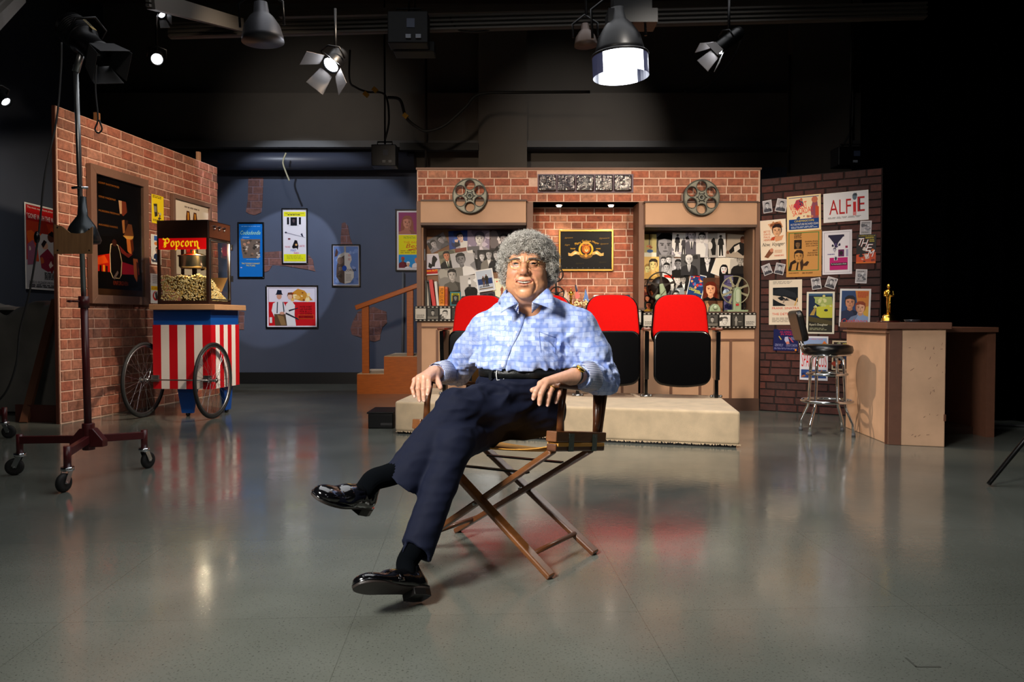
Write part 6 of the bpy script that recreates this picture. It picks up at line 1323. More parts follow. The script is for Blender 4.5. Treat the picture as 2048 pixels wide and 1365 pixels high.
# film strip bands
def strip(x0, x1, y0, y1, label, seed):
    a, b = X(x0), X(x1); zt, zb = Z(y0), Z(y1); w_, h_ = b - a, zt - zb; pr = Pr(w_, h_, '#1c1a18', .004); pr.EPS = .00015
    n = int(w_ / .042)
    for k in range(n):
        x = (k + .25) / n; pr.rect(x, .03, x + .45 / n, .10, '#a8a49a'); pr.z -= pr.EPS; pr.rect(x, .90, x + .45 / n, .97, '#a8a49a'); pr.z -= pr.EPS
    pr.z += pr.EPS; m = max(1, round(w_ / .128)); rnd = random.Random(seed)
    for k in range(m):
        x = k / m; kind = k % 4; u0, u1 = x + .008, x + 1 / m - .008; cx = (u0 + u1) / 2; pr.win(u0, .15, u1, .85)
        if kind == 0: pr.rect(u0, .15, u1, .85, '#b8b2a8'); pr.lines(u0 + .01, .55, u1 - .01, .8, 4, '#5a5852')
        elif kind == 1: pr.rect(u0, .15, u1, .85, '#4a4844'); pr.face(cx, .42, .15, '#a8a49c', '#1c1a18', '#33302c'); pr.rect(u0, .68, u1, .85, '#6a665e')
        elif kind == 2: pr.rect(u0, .15, u1, .85, '#c8c4bc'); pr.rnd = rnd; pr.blot(5, u0, .2, u1, .8, ['#6a6660', '#e4e0d8', '#3a3834'], .01, .03); pr.face(cx, .5, .22, '#d0ccc4', '#4a4844', '#c0bcb4', body=False)
        else: pr.rect(u0, .15, u1, .85, '#3c3a36'); pr.figure((u0 * .65 + u1 * .35), .25, .6, '#8a867e', '#b8b4ac'); pr.lines(cx + .005, .55, u1 - .008, .64, 1, '#8a867e')
        pr.full()
    M = frame_from(((a + b) / 2, YS - .041, (zt + zb) / 2), (1, 0, 0), (0, 0, 1), (0, -1, 0)); place('film_strip_border', pr, M, label, 'decoration')
strip(830, 1050, 613, 643, 'film strip border with black and white frames under the bookshelf niche', 1)
strip(1284, 1510, 626, 657, 'film strip border with black and white frames under the projector niche', 2)
strip(1056, 1282, 620, 650, 'film strip border under the brick alcove, mostly behind the seats', 3)

# ------------------------------------------------------------------ books and shelf objects
def book(px, w_, top, col, label, lean=0.0, txt=None, tc='#141414', Y=8.44, d=.16, zb=None, back='#e8e4d8'):
    z = Z(612) if zb is None else zb; h = Z(top) - z; x = P(px, 600, Y).x; wd = w_ * Y / FPX
    t = thing('book', label, 'book', (x, Y, z + .001), 0, 'books on the niche shelf')
    M = Matrix.Rotation(lean, 4, 'Y'); cm = mat('cover_' + col[1:], col, .45)
    mb = MB(M=M); mb.b2(-wd / 2, -wd / 2 + .003, 0, d, 0, h); mb.b2(wd / 2 - .003, wd / 2, 0, d, 0, h); mb.b2(-wd / 2, wd / 2, -.003, .001, 0, h); part('cover', mb, cm, t, bev=.0015)
    part('pages', MB(M=M).b2(-wd / 2 + .003, wd / 2 - .003, .002, d - .006, .005, h - .005), mat('page_block', back, .8), t)
    if txt:
        pr = Pr(wd * .9, h * .8, col, .0005); v_, f_ = glyphs(txt); pr.z += .0002; b = len(pr.v)
        for a, c in v_: pr.v.append(((c - .5) * wd * .6, (.5 - a) * h * .78, pr.z))
        for q in f_: pr.f.append([b + i for i in q]); pr.c.append(lin(tc))
        place('spine_title', pr, M @ frame_from((0, -.0035, h / 2), (1, 0, 0), (0, 0, 1), (0, -1, 0)), None, None, parent=t)
    return t
z_shelf = Z(612)
book(843.5, 4, 549, '#3a3632', 'tall thin grey brown book against the niche wall'); book(848, 3.4, 552, '#8a8678', 'thin pale grey book second from the niche wall', txt=None)
book(852, 3.6, 560, '#15130f', 'thin black book third from the niche wall'); book(856, 3, 563, '#c8c0b0', 'thin cream book among the dark books'); book(860, 4.5, 560, '#0e0e10', 'black book leaning beside the red binder', lean=R(-4))
book(868.5, 7.5, 558, '#c81414', 'fat red binder leaning on the white book', lean=R(-8), d=.18); book(876, 5, 562, '#d8d4cc', 'white book leaning by the red binder', lean=R(-6))
book(883.5, 10.5, 572, '#e88a10', 'thick orange yellow book with FILM GUIDE on its spine', txt='FILM GUIDE'); book(892.5, 5.5, 573, '#c85c14', 'darker orange book with small print beside the film guide', txt='ACTORS GUIDE', tc='#5a2a60')
p = P(911, 612, 8.40); t = thing('picture_frame', 'small teal framed black and white picture standing by the orange books', 'picture frame', (p.x, 8.40, z_shelf + .001), R(8))
pr = Pr(.085, .115, '#c8a818', .003); pr.rect(.1, .18, .9, .85, '#3a3a38'); pr.rect(.18, .04, .8, .14, '#3a6a30'); pr.face(.5, .4, .2, '#8a8a86', '#1a1a1a', '#2c2c2c'); place('print', pr, frame_from((0, -.004, .075), (1, 0, 0), (0, 0, 1), (0, -1, 0)), None, None, parent=t)
part('frame', MB().b2(-.058, .058, -.003, .012, 0, .148), mat('teal_frame', '#126a70', .4), t, bev=.003)

def reel(mb, Rr, holes, hr, hc, r0, z0, z1, n=14, rot=0.0):
    for k in range(holes):
        a0 = 2 * math.pi * k / holes + rot; hw = math.pi / holes
        for s_ in (-1, 1):
            pts = [(r0, 0.0)]; 
            for j in range(n + 1): q = math.pi - math.pi * j / n; pts.append((hc + hr * math.cos(q), s_ * hr * math.sin(q)))
            pts.append((Rr, 0))
            for j in range(1, 7): q = s_ * hw * j / 6; pts.append((Rr * math.cos(q), Rr * math.sin(q)))
            for j in range(4): q = s_ * hw * (1 - j / 4); pts.append((r0 * math.cos(q), r0 * math.sin(q)))
            c, d_ = math.cos(a0), math.sin(a0); mb.prism([(x * c - y * d_, x * d_ + y * c) for x, y in pts], z0, z1)
PEWT = mat('pewter_reel', '#55564f', .45, .7, bump=.1, bscale=60)
def wall_reel(px, py, r, label, Y=YS - .085, rot=0.0):
    p = P(px, py, Y); M = frame_from(p, (1, 0, 0), (0, 0, 1), (0, -1, 0)) @ Matrix.Rotation(rot, 4, 'Z'); Rr = r * Y / FPX
    t = thing('film_reel', label, 'film reel', M=M, group='large pewter reels over the niches')
    for nm, zz, off_ in (('front_flange', .03, 0), ('back_flange', -.012, -.0)):
        mb = MB(); reel(mb, Rr * .985, 6, Rr * .285, Rr * .63, Rr * .12, zz, zz + .004); f = part(nm, mb, PEWT, t)
        circ = lambda rr_, cx=0, cy=0, n=36, z=zz + .004: [(cx + rr_ * math.cos(2 * math.pi * k / n), cy + rr_ * math.sin(2 * math.pi * k / n), z) for k in range(n)]
        part('outer_rim', MB().tube(circ(Rr * .98), .0065, 8, closed=True), PEWT, f)
        if zz > 0:
            mb = MB()
            for k in range(6): a = 2 * math.pi * k / 6; mb.tube(circ(Rr * .295, Rr * .63 * math.cos(a), Rr * .63 * math.sin(a), 26), .0048, 6, closed=True)
            part('hole_rims', mb, PEWT, f)
    part('hub', MB().lathe([(0, -.01), (Rr * .22, -.01), (Rr * .22, .036), (Rr * .17, .04), (Rr * .06, .042), (Rr * .05, .036), (0, .036)], 28), PEWT, t)
    mb = MB()
    for k in range(6): a = 2 * math.pi * (k + .5) / 6; mb.cyl((Rr * .27 * math.cos(a), Rr * .27 * math.sin(a), .03), (Rr * .27 * math.cos(a), Rr * .27 * math.sin(a), .0355), Rr * .045, 10)
    part('hub_holes', mb, mat('dark_hole', '#101010', .8), t, kind='stuff')
wall_reel(940, 393, 34.5, 'large pewter film reel mounted over the bookshelf niche', rot=.52); wall_reel(1402, 396, 35.5, 'large pewter film reel mounted over the projector niche', rot=.52)

def spoke_reel(parent, c, Rr, m, spokes=5, name='reel', t_=.004, rot=0.0, rw=.007):
    M = frame_from(c, (1, 0, 0), (0, 0, 1), (0, -1, 0)); mb = MB(M=M)
    mb.tube([(Rr * math.cos(2 * math.pi * k / 40), Rr * math.sin(2 * math.pi * k / 40), 0) for k in range(40)], rw, 8, closed=True)
    for k in range(spokes):
        a = 2 * math.pi * k / spokes + rot; d_ = Vector((math.cos(a), math.sin(a), 0)); n_ = Vector((-d_.y, d_.x, 0)); w0, w1 = Rr * .16, Rr * .06
        q = [d_ * Rr * .12 + n_ * w0, d_ * Rr * .12 - n_ * w0, d_ * Rr * .55 - n_ * w1, d_ * Rr * .97 - n_ * w1 * 1.6, d_ * Rr * .97 + n_ * w1 * 1.6, d_ * Rr * .55 + n_ * w1]
        mb.prism([(v.x, v.y) for v in q], -t_, t_)
    mb.lathe([(0, -.012), (Rr * .2, -.012), (Rr * .2, .012), (0, .012)], 20)
    return part(name, mb, m, parent)
OLV = mat('olive_green_enamel', '#8a9a78', .4, var=.08); OLR = mat('olive_grey_reel', '#8e8a70', .4, .3)
ZR = Z(624); 
p = P(1322, 573, 8.48); t = thing('film_projector', 'green film projector arm with a large dark spoked reel in the niche', 'projector', (p.x, 8.48, ZR))
spoke_reel(t, (0, 0, p.z - ZR), 28 * 8.48 / FPX, mat('dark_bronze_reel', '#201812', .35, .5), 5, rot=R(90))
part('film_roll', MB().lathe([(0, -.012), (.105, -.012), (.105, .012), (0, .012)], 30, frame_from((0, .02, p.z - ZR), (1, 0, 0), (0, 0, 1), (0, -1, 0))), mat('wound_film', '#1c1410', .35), t)
hz = p.z - ZR
part('arm', MB(M=XZ).prism([(-.05, 0), (.04, 0), (.055, hz * .35), (.045, hz * .8), (.01, hz + .03), (-.03, hz + .02), (-.02, hz * .6), (-.06, hz * .35)], .03, .07), OLV, t, bev=.01)
mb = MB(); mb.lathe([(0, 0), (.035, 0), (.035, .03), (.02, .035), (0, .035)], 20, frame_from((-.045, -.07, hz * .55), (1, 0, 0), (0, 0, 1), (0, -1, 0))); mb.cyl((-.04, -.09, hz * .6), (.03, -.09, hz * .88), .008, 8); part('crank', mb, OLV, t)
part('base', MB().b2(-.09, .08, -.08, .06, 0, .03), OLV, t, bev=.006)
p = P(1470, 581, 8.42); t = thing('film_projector', 'pale green film projector with a large olive spoked reel, nearest the niche edge', 'projector', (p.x, 8.42, ZR)); hz = p.z - ZR
spoke_reel(t, (0, -.0, hz), 28 * 8.42 / FPX, OLR, 8, rot=R(22), rw=.006)
part('body', MB(M=XZ).prism([(-.035, 0), (.05, 0), (.05, hz * .95), (.03, hz + .03), (0, hz + .035), (-.025, hz + .01), (-.035, hz * .8)], .02, .07), OLV, t, bev=.01)
part('cover_plate', MB(M=XZ).prism(rr(.04, .14, .019), .07, .08, Matrix.Translation((.01, hz * .72, 0))), mat('pale_green_plate', '#a8b498', .35), t, bev=.004)
part('badge', MB().box((.005, -.074, hz * .33), (.032, .006, .022)), mat('red_badge', '#b01c18', .4), t)
part('base', MB().b2(-.1, .12, -.08, .06, 0, .02), OLV, t, bev=.005)
spoke_reel(t, (.06, .03, .07), .06, BLACKM, 5, name='lower_reel')
p = P(1428, 618, 8.34); t = thing('film_viewer', 'small pale green film editing machine with a round knob', 'film viewer', (p.x, 8.34, ZR))
part('body', MB(M=XZ).prism([(-.06, 0), (.06, 0), (.055, .04), (.03, .075), (-.01, .085), (-.05, .05)], -.03, .05), OLV, t, bev=.008)
part('knob', MB().lathe([(0, 0), (.024, 0), (.02, .02), (0, .022)], 18, frame_from((.0, -.05, .045), (1, 0, 0), (0, 0, 1), (0, -1, 0))), mat('pale_green_plate', '#a8b498', .35), t)
p = P(1382, 612, 8.42); t = thing('cine_camera', 'small black box cine camera between the two projectors', 'camera', (p.x, 8.42, ZR))
part('body', MB().b2(-.065, .065, -.04, .05, 0.04, .17), BLACKM, t, bev=.008); part('window', MB().box((0, -.043, .10), (.08, .006, .05)), mat('dark_lens', '#15181c', .08), t); part('foot', MB().b2(-.05, .05, -.03, .04, 0, .04), STEEL, t)
# alcove shelf
ZA = Z(616)
t = thing('film_winder', 'black film winder with two spoked reels behind the man\'s collar', 'film winder', (P(1112, 600, 8.45).x, 8.45, ZA))
for (px, py, rr_, nm) in ((1111, 549, 15, 'upper_reel'), (1114, 588, 14, 'lower_reel')):
    q = P(px, py, 8.45) - Vector((P(1112, 600, 8.45).x, 8.45, ZA)); spoke_reel(t, tuple(q), rr_ * 8.45 / FPX, BLACKM, 5, name=nm, rot=.4)
part('stand', MB().bar((-.0, .02, 0), (0, .02, Z(549) - ZA), .03, .02), BLACKM, t); part('base', MB().b2(-.08, .08, -.05, .06, 0, .02), BLACKM, t)
def flag(px, top, col, label, lean, w_=9, shape='#', stripes=False):
    Y = 8.42; p = P(px, 612, Y); h = (616 - top) * Y / FPX; t = thing('flag', label, 'flag', (p.x, Y, ZA), 0, 'small flags in the alcove')
    part('pole', MB().cyl((0, 0, 0), (lean * h, 0, h), .0025, 6), BRASS, t); part('base', MB().lathe([(0, 0), (.02, 0), (.012, .01), (0, .012)], 12), BLACKM, t)
    a = Vector((lean * h, 0, h * .97)); wd = w_ * Y / FPX
    if stripes:
        mb = MB(); mb.prism([(a.x, a.z), (a.x + .012, a.z + .01), (a.x + .03, a.z - .06), (a.x + .01, a.z - .07)], -.004, .0, XZ); part('canton', mb, mat('flag_navy', '#20284c', .7), t)
        mb = MB(); mb.prism([(a.x + .0, a.z - .06), (a.x + .03, a.z - .06), (a.x + .055, a.z - .11), (a.x + .03, a.z - .15), (a.x, a.z - .13)], -.003, .0, XZ); c_ = part('cloth', mb, mat('flag_red_white', '#c86a60', .7), t)
    else:
        mb = MB(); mb.prism([(a.x, a.z), (a.x + wd * .6, a.z - .09), (a.x + wd, a.z - .17), (a.x + wd * .2, a.z - .12), (a.x - wd * .6, a.z - .15), (a.x - wd * .3, a.z - .07)], -.004, 0.0, XZ); part('cloth', mb, mat('flag_' + col[1:], col, .7), t, bev=.001)
flag(1131, 576, '#d8c4b8', 'small pale pink pennant in the alcove', 0.0); flag(1149, 570, '', 'small striped flag with a navy corner drooping in the alcove', .02, stripes=True); flag(1164, 575, '#5a7ab4', 'small blue flag drooping in the alcove', .16)
p = P(1142, 600, 8.36); trophy('trophy', 'gold trophy between the small flags', p.x, 8.36, ZA, .21)
p = P(1225, 600, 8.40); trophy('trophy', 'tiny gold winged figurine behind the theater seat', p.x, 8.40, ZA, .13)
p = P(1198, 600, 8.42); t = thing('napkin_box', 'white ribbed box with a rounded lid in the alcove', 'box', (p.x, 8.42, ZA))
part('box_body', MB().b2(-.055, .055, -.04, .05, 0, .125), mat('ivory_plastic', '#ddd6c8', .5), t, bev=.004); part('lid', MB().b2(-.06, .06, -.045, .055, .10, .135), mat('white_plastic', '#f2eee6', .4), t, bev=.008)
for k in range(4): part('rib', MB().b2(-.056, .056, -.043, -.039, .02 + k * .02, .026 + k * .02), mat('ivory_shade', '#b8b0a4', .5), t)
p = P(1250, 600, 8.45); t = thing('framed_card', 'small dark teal card with a red patch at the edge of the alcove shelf', 'card', (p.x, 8.45, ZA))
pr = Pr(.10, .135, '#1c3448', .003); pr.rect(.05, .2, .85, .45, '#a84a40'); pr.rect(.1, .5, .9, .85, '#3a6a74'); pr.blot(3, .2, .5, .8, .9, ['#101820', '#5a8a90'], .1, .2); place('print', pr, frame_from((0, -.002, .07), (1, 0, 0), (0, 0, 1), (0, -1, 0)), None, None, parent=t)
part('backing', MB().b2(-.052, .052, 0, .006, 0, .14), BLACKP, t)
mb = MB(); rnd = random.Random(3)
for k in range(60): mb.ball((P(1150 + rnd.uniform(0, 34), 0, 8.33).x, 8.33 + rnd.uniform(-.02, .02), Z(614) + .012 + rnd.uniform(0, .035) * (1 + rnd.random())), rnd.uniform(.006, .011), 5)
single('popcorn_garland', mb, mat('cream_popcorn', '#efe0a8', .7), 'string of cream popcorn lying on the alcove shelf by the man\'s shoulder', 'garland', kind='stuff')
# ------------------------------------------------------------------ gold framed black plaque with a lion-less generic emblem
def d_plq(p):
    p.rect(0, 0, 1, 1, '#0c0d10'); G_ = '#e0a828'
    for s_, x0, x1, y, r_ in (('Metro', .28, .40, .30, .30), ('Goldwyn', .42, .60, .25, 0), ('Mayer', .62, .76, .29, -.30)): p.text(s_, x0, y - .03, x1, y + .04, G_, rot=r_)
    p.ell(.5, .47, .145, .20, G_, 32); p.ell(.5, .47, .108, .155, '#14100c', 32); p.ell(.5, .46, .085, .125, '#a8541c', 24); p.ell(.51, .46, .055, .08, '#e08a2c', 20); p.ell(.51, .50, .028, .035, '#f0c890', 14); p.ell(.51, .485, .012, .012, '#14100c', 8)
    for q in (-1, 1): p.ell(.51 + q * .025, .43, .009, .01, '#14100c', 8); p.ell(.5 + q * .065, .36, .02, .025, '#c87028', 10)
    p.poly([(.43, .27), (.57, .27), (.55, .33), (.45, .33)], '#c89a48')
    for q in (-1, 1):
        p.poly([(.5 + q * .13, .55), (.5 + q * .22, .50), (.5 + q * .30, .58), (.5 + q * .35, .56), (.5 + q * .345, .64), (.5 + q * .28, .65), (.5 + q * .2, .60), (.5 + q * .12, .62)], '#d8a860'); p.poly([(.5 + q * .17, .56), (.5 + q * .21, .54), (.5 + q * .26, .60), (.5 + q * .2, .59)], '#f0dca8')
    p.poly([(.36, .62), (.64, .62), (.60, .69), (.52, .72), (.48, .72), (.40, .69)], '#6a4a24'); p.rect(.38, .645, .62, .652, '#c89a48'); p.ell(.5, .635, .03, .05, '#c88a30', 12)
    p.text('TRADE', .19, .435, .29, .47, G_); p.text('MARK', .70, .435, .79, .47, G_)
    for x0, y, w_ in ((.08, .14, .16), (.76, .15, .2), (.08, .33, .1), (.78, .30, .16), (.76, .79, .14), (.3, .82, .16)): p.text('Signature' if w_ > .12 else 'Sign', x0, y, x0 + w_, y + .05, '#8a6a28' if y < .5 else '#3a3420', skew=.6, rot=.05)
    for k in range(8): p.ell(.12 + k * .107, .965, .013, .018, '#3a3c40', 10)
framed(WA, (1117, 460, 1226.5, 543), d_plq, 'gold framed black plaque with a round golden emblem on the alcove bricks', fw=.022, fcol=mat('brushed_gold_frame', '#b08c46', .3, .9), bg='#0c0d10', depth=.03, name='framed_plaque', off=.014, cat='plaque')
# ================================================================== director's chair
OC = Vector((-.0146, 3.21, 0)); RV = Vector((.84, -.543, 0)).normalized(); BK = Vector((.543, .84, 0)).normalized()
MC = frame_from(OC, RV, BK, (0, 0, 1))
WAL = mat('walnut', '#5a3218', .38, var=.30, vscale=9, stretch=(2, 2, 9), bump=.04, coat=.3)
WALR = mat('worn_walnut', '#6e4220', .38, var=.25, vscale=9, stretch=(2, 2, 9), coat=.2)
CANV = mat('ochre_canvas', '#c48a34', .8, bump=.15, bscale=300)
ZINC = mat('zinc_plate', '#7d8a84', .4, .8)
t = thing('directors_chair', 'folding wooden director\'s chair with an ochre canvas seat under the seated man', 'chair', M=MC)
sz_ = lambda y: .478 - .13 * y       # seat rail height along the chair depth
FX = {1: .314, -1: -.386}
for k, (y, dy) in enumerate(((-.165, -.012), (.165, .012))):
    for s in (1, -1):
        yy = y + dy * s * 1.1
        a = Vector((FX[s], yy, .0)); b = Vector((-s * .295, yy, sz_(yy) - .03)); d = (b - a).normalized()
        part('leg', MB().bar(a + d * .012 + Vector((0, 0, .0)), b, .022, .046, (1, 0, 0) if False else (0, 1, 0)), WALR if y < 0 else WAL, t, bev=.006)
    part('pivot_bolt', MB().cyl((-.035, y - .03, .235), (-.035, y + .03, .235), .006, 10), STEEL, t)
    part('spreader_bar', MB().bar((-.19, y * .8, .365), (.175, y * .8, .37), .006, .024, (0, 1, 0)), BLACKM, t)
for s in (1, -1):
    q = .16; x = FX[s] + (-s * .295 - FX[s]) * q; z = sz_(0) * q
    part('stretcher', MB().cyl((x, -.165, z), (x, .165, z), .0095, 12), WAL, t)
    xx = s * .315; T = Matrix.Translation((xx, 0, .478)) @ Matrix.Rotation(math.atan(-.13), 4, 'X')
    part('seat_rail', MB(M=T).b2(-.02, .02, -.20, .20, -.030, -.002), WAL, t, bev=.005)
    part('arm_block', MB(M=T).b2(-.022, .022, -.205, .205, .004, .044), WALR, t, bev=.004)
    for y in (-.09, .10):
        part('hinge_plate', MB(M=T).b2(s * .0225 - .0015, s * .0225 + .0015, y - .02, y + .02, -.03, .036), ZINC, t)
        for z in (-.018, .026): part('screw', MB(M=T).cyl((s * .024, y, z), (s * .0255, y, z), .004, 8), STEEL, t)
    part('arm_post', MB(M=T).tube([(0, -.14, .04), (0, -.145, .12), (0, -.14, .20)], [.015, .0125, .016], 12), WAL, t)
    part('arm_post', MB(M=T).tube([(0, .15, .04), (0, .155, .09), (0, .15, .20)], [.012, .016, .02], 12), WAL, t)
    part('armrest', MB(M=T).b2(-.026, .026, -.215, .22, .20, .219), WAL, t, bev=.007, seg=3)
    part('back_post', MB(M=T).bar((0, .165, .0), (s * .005, .21, .33), .022, .03, (1, 0, 0)), WAL, t, bev=.004)
mb = MB(); n = 14; vs = []; fs = []
for i in range(n + 1):
    u = i / n; x = -.335 + .67 * u; sag = .055 * (1 - (2 * u - 1) ** 4) * (1 - .25 * abs(2 * u - 1))
    for j in range(5):
        y = -.185 + .37 * j / 4; vs.append((x, y, sz_(y) + .001 - sag * (.8 + .2 * math.sin(math.pi * j / 4))))
for i in range(n):
    for j in range(4): a = i * 5 + j; fs.append((a, a + 5, a + 6, a + 1))
mb.smooth = True; mb.add(vs, fs); o = part('canvas_seat', mb, CANV, t); m_ = o.modifiers.new('thick', 'SOLIDIFY'); m_.thickness = .003
for s in (1, -1):
    T = Matrix.Translation((s * .315, 0, .478)) @ Matrix.Rotation(math.atan(-.13), 4, 'X')
    part('canvas_hem', MB(M=T).b2(-.0235, .0235, -.19, .19, -.012, .003), CANV, t, bev=.003)
mb = MB(); vs = []; fs = []
for i in range(11):
    u = i / 10; x = -.32 + .64 * u; y = .25 + .05 * (1 - (2 * u - 1) ** 2)
    vs += [(x, y - .06, .66), (x, y - .045, .80)]
for i in range(10): fs.append((2 * i, 2 * i + 2, 2 * i + 3, 2 * i + 1))
mb.add(vs, fs); o = part('canvas_back', mb, CANV, t); m_ = o.modifiers.new('thick', 'SOLIDIFY'); m_.thickness = .003

# ================================================================== distance field modelling
f4 = np.float32
class Vox:
    def __init__(s, lo, hi, res):
        s.lo = np.array(lo, f4); s.res = res; s.n = [int(math.ceil((h - l) / res)) + 1 for l, h in zip(lo, hi)]
        s.ax = [(l + res * np.arange(n)).astype(f4) for l, n in zip(lo, s.n)]; s.D = np.full(s.n, .2, f4)
    def win(s, lo, hi, m):
        sl = []
        for i in range(3):
            a = max(0, int((lo[i] - m - s.lo[i]) / s.res)); b = min(s.n[i], int((hi[i] + m - s.lo[i]) / s.res) + 2)
            if b <= a: return None
            sl.append(slice(a, b))
        X_, Y_, Z_ = s.ax[0][sl[0]][:, None, None], s.ax[1][sl[1]][None, :, None], s.ax[2][sl[2]][None, None, :]
        return tuple(sl), X_, Y_, Z_
    def op(s, sl, d, k, mode):
        D = s.D[sl]
        if mode == 'u':
            h = np.clip(.5 + .5 * (D - d) / max(k, 1e-6), 0, 1); s.D[sl] = D + (d - D) * h - k * h * (1 - h)
        else:
            d = -d; h = np.clip(.5 - .5 * (D - d) / max(k, 1e-6), 0, 1); s.D[sl] = D + (d - D) * h + k * h * (1 - h)
    def cap(s, a, b, ra, rb=None, k=.01, mode='u', cut=None, cut2=None):
        rb = ra if rb is None else rb; a = [float(q) for q in a]; b = [float(q) for q in b]; R_ = max(ra, rb)
        w = s.win([min(p, q) - R_ for p, q in zip(a, b)], [max(p, q) + R_ for p, q in zip(a, b)], k + 4 * s.res)
        if w is None: return s
        sl, X_, Y_, Z_ = w; ba = [q - p for p, q in zip(a, b)]; L2 = sum(q * q for q in ba) + 1e-12
        px, py, pz = X_ - a[0], Y_ - a[1], Z_ - a[2]; h = np.clip((px * ba[0] + py * ba[1] + pz * ba[2]) / L2, 0, 1)
        d = np.sqrt((px - ba[0] * h) ** 2 + (py - ba[1] * h) ** 2 + (pz - ba[2] * h) ** 2) - (ra + (rb - ra) * h)
        for c_ in (cut, cut2):
            if c_: p, n_ = c_; d = np.maximum(d, (X_ - p[0]) * n_[0] + (Y_ - p[1]) * n_[1] + (Z_ - p[2]) * n_[2])
        s.op(sl, d.astype(f4), k, mode); return s
    def chain(s, pts, rs, k=.01, mode='u', **kw):
        for i in range(len(pts) - 1): s.cap(pts[i], pts[i + 1], rs[i], rs[i + 1], k, mode, **kw)
        return s
    def ell(s, c, r, k=.01, mode='u', M=None):
        R_ = max(r); w = s.win([q - R_ for q in c], [q + R_ for q in c], k + 4 * s.res)
        if w is None: return s
        sl, X_, Y_, Z_ = w; x, y, z = X_ - c[0], Y_ - c[1], Z_ - c[2]
        if M is not None: x, y, z = (M[0][0] * x + M[1][0] * y + M[2][0] * z), (M[0][1] * x + M[1][1] * y + M[2][1] * z), (M[0][2] * x + M[1][2] * y + M[2][2] * z)
        k0 = np.sqrt((x / r[0]) ** 2 + (y / r[1]) ** 2 + (z / r[2]) ** 2); k1 = np.sqrt((x / r[0] ** 2) ** 2 + (y / r[1] ** 2) ** 2 + (z / r[2] ** 2) ** 2) + 1e-9
        s.op(sl, (k0 * (k0 - 1) / k1).astype(f4), k, mode); return s
    def plane(s, p, n_, k=.002):        # keep the side below the plane
        X_, Y_, Z_ = s.ax[0][:, None, None], s.ax[1][None, :, None], s.ax[2][None, None, :]
        d = (X_ - p[0]) * n_[0] + (Y_ - p[1]) * n_[1] + (Z_ - p[2]) * n_[2]; s.D = np.maximum(s.D, d.astype(f4)); return s
    def disp(s, fn):
        X_, Y_, Z_ = s.ax[0][:, None, None], s.ax[1][None, :, None], s.ax[2][None, None, :]; m = np.abs(s.D) < .03
        i = np.nonzero(m); s.D[i] += fn(s.ax[0][i[0]], s.ax[1][i[1]], s.ax[2][i[2]]).astype(f4); return s
    def mesh(s, lap=1):
        D = s.D; S_ = D < 0; n = D.shape; c = np.zeros([q - 1 for q in n], np.int8)
        for i in (0, 1):
            for j in (0, 1):
                for k in (0, 1): c += S_[i:n[0] - 1 + i, j:n[1] - 1 + j, k:n[2] - 1 + k]
        I, J, K = np.nonzero((c > 0) & (c < 8)); N = len(I); acc = np.zeros((N, 3)); cnt = np.zeros(N)
        cor = [(i, j, k) for i in (0, 1) for j in (0, 1) for k in (0, 1)]; val = {q: D[I + q[0], J + q[1], K + q[2]].astype(float) for q in cor}
        for a in cor:
            for ax_ in range(3):
                if a[ax_]: continue
                b = list(a); b[ax_] = 1; b = tuple(b); da, db = val[a], val[b]; m = (da < 0) != (db < 0); t_ = np.where(m, da / np.where(m, da - db, 1), 0)
                for q in range(3): acc[:, q] += np.where(m, a[q] + (t_ if q == ax_ else 0), 0)
                cnt += m
        V = (acc / cnt[:, None] + np.stack([I, J, K], 1)) * s.res + s.lo
        idx = np.full(c.shape, -1, np.int64); idx[I, J, K] = np.arange(N); F_ = []
        for ax_ in range(3):
            a = [slice(None)] * 3; b = [slice(None)] * 3; a[ax_] = slice(0, -1); b[ax_] = slice(1, None); m = S_[tuple(a)] != S_[tuple(b)]
            i, j, k = np.nonzero(m); o1, o2 = [(1, 2), (2, 0), (0, 1)][ax_]; co = [i, j, k]; ok = (co[o1] > 0) & (co[o2] > 0) & (co[o1] < n[o1] - 1) & (co[o2] < n[o2] - 1); co = [q[ok] for q in co]
            ins = S_[co[0], co[1], co[2]]
            def g(u, v): q = list(co); q[o1] = q[o1] - u; q[o2] = q[o2] - v; return idx[q[0], q[1], q[2]]
            quads = np.stack([g(1, 1), g(0, 1), g(0, 0), g(1, 0)], 1); quads[~ins] = quads[~ins][:, ::-1]; F_.append(quads)
        F_ = np.concatenate(F_); F_ = F_[(F_ >= 0).all(1)]
        for _ in range(lap):
            e = np.concatenate([F_[:, [0, 1]], F_[:, [1, 2]], F_[:, [2, 3]], F_[:, [3, 0]]]); su = np.zeros_like(V); ct = np.zeros(len(V))
            for q in range(3): su[:, q] = np.bincount(e[:, 0], V[e[:, 1], q], len(V)) + np.bincount(e[:, 1], V[e[:, 0], q], len(V))
            ct = np.bincount(e[:, 0], minlength=len(V)) + np.bincount(e[:, 1], minlength=len(V)); V = V * .5 + .5 * su / np.maximum(ct, 1)[:, None]
        return V, F_
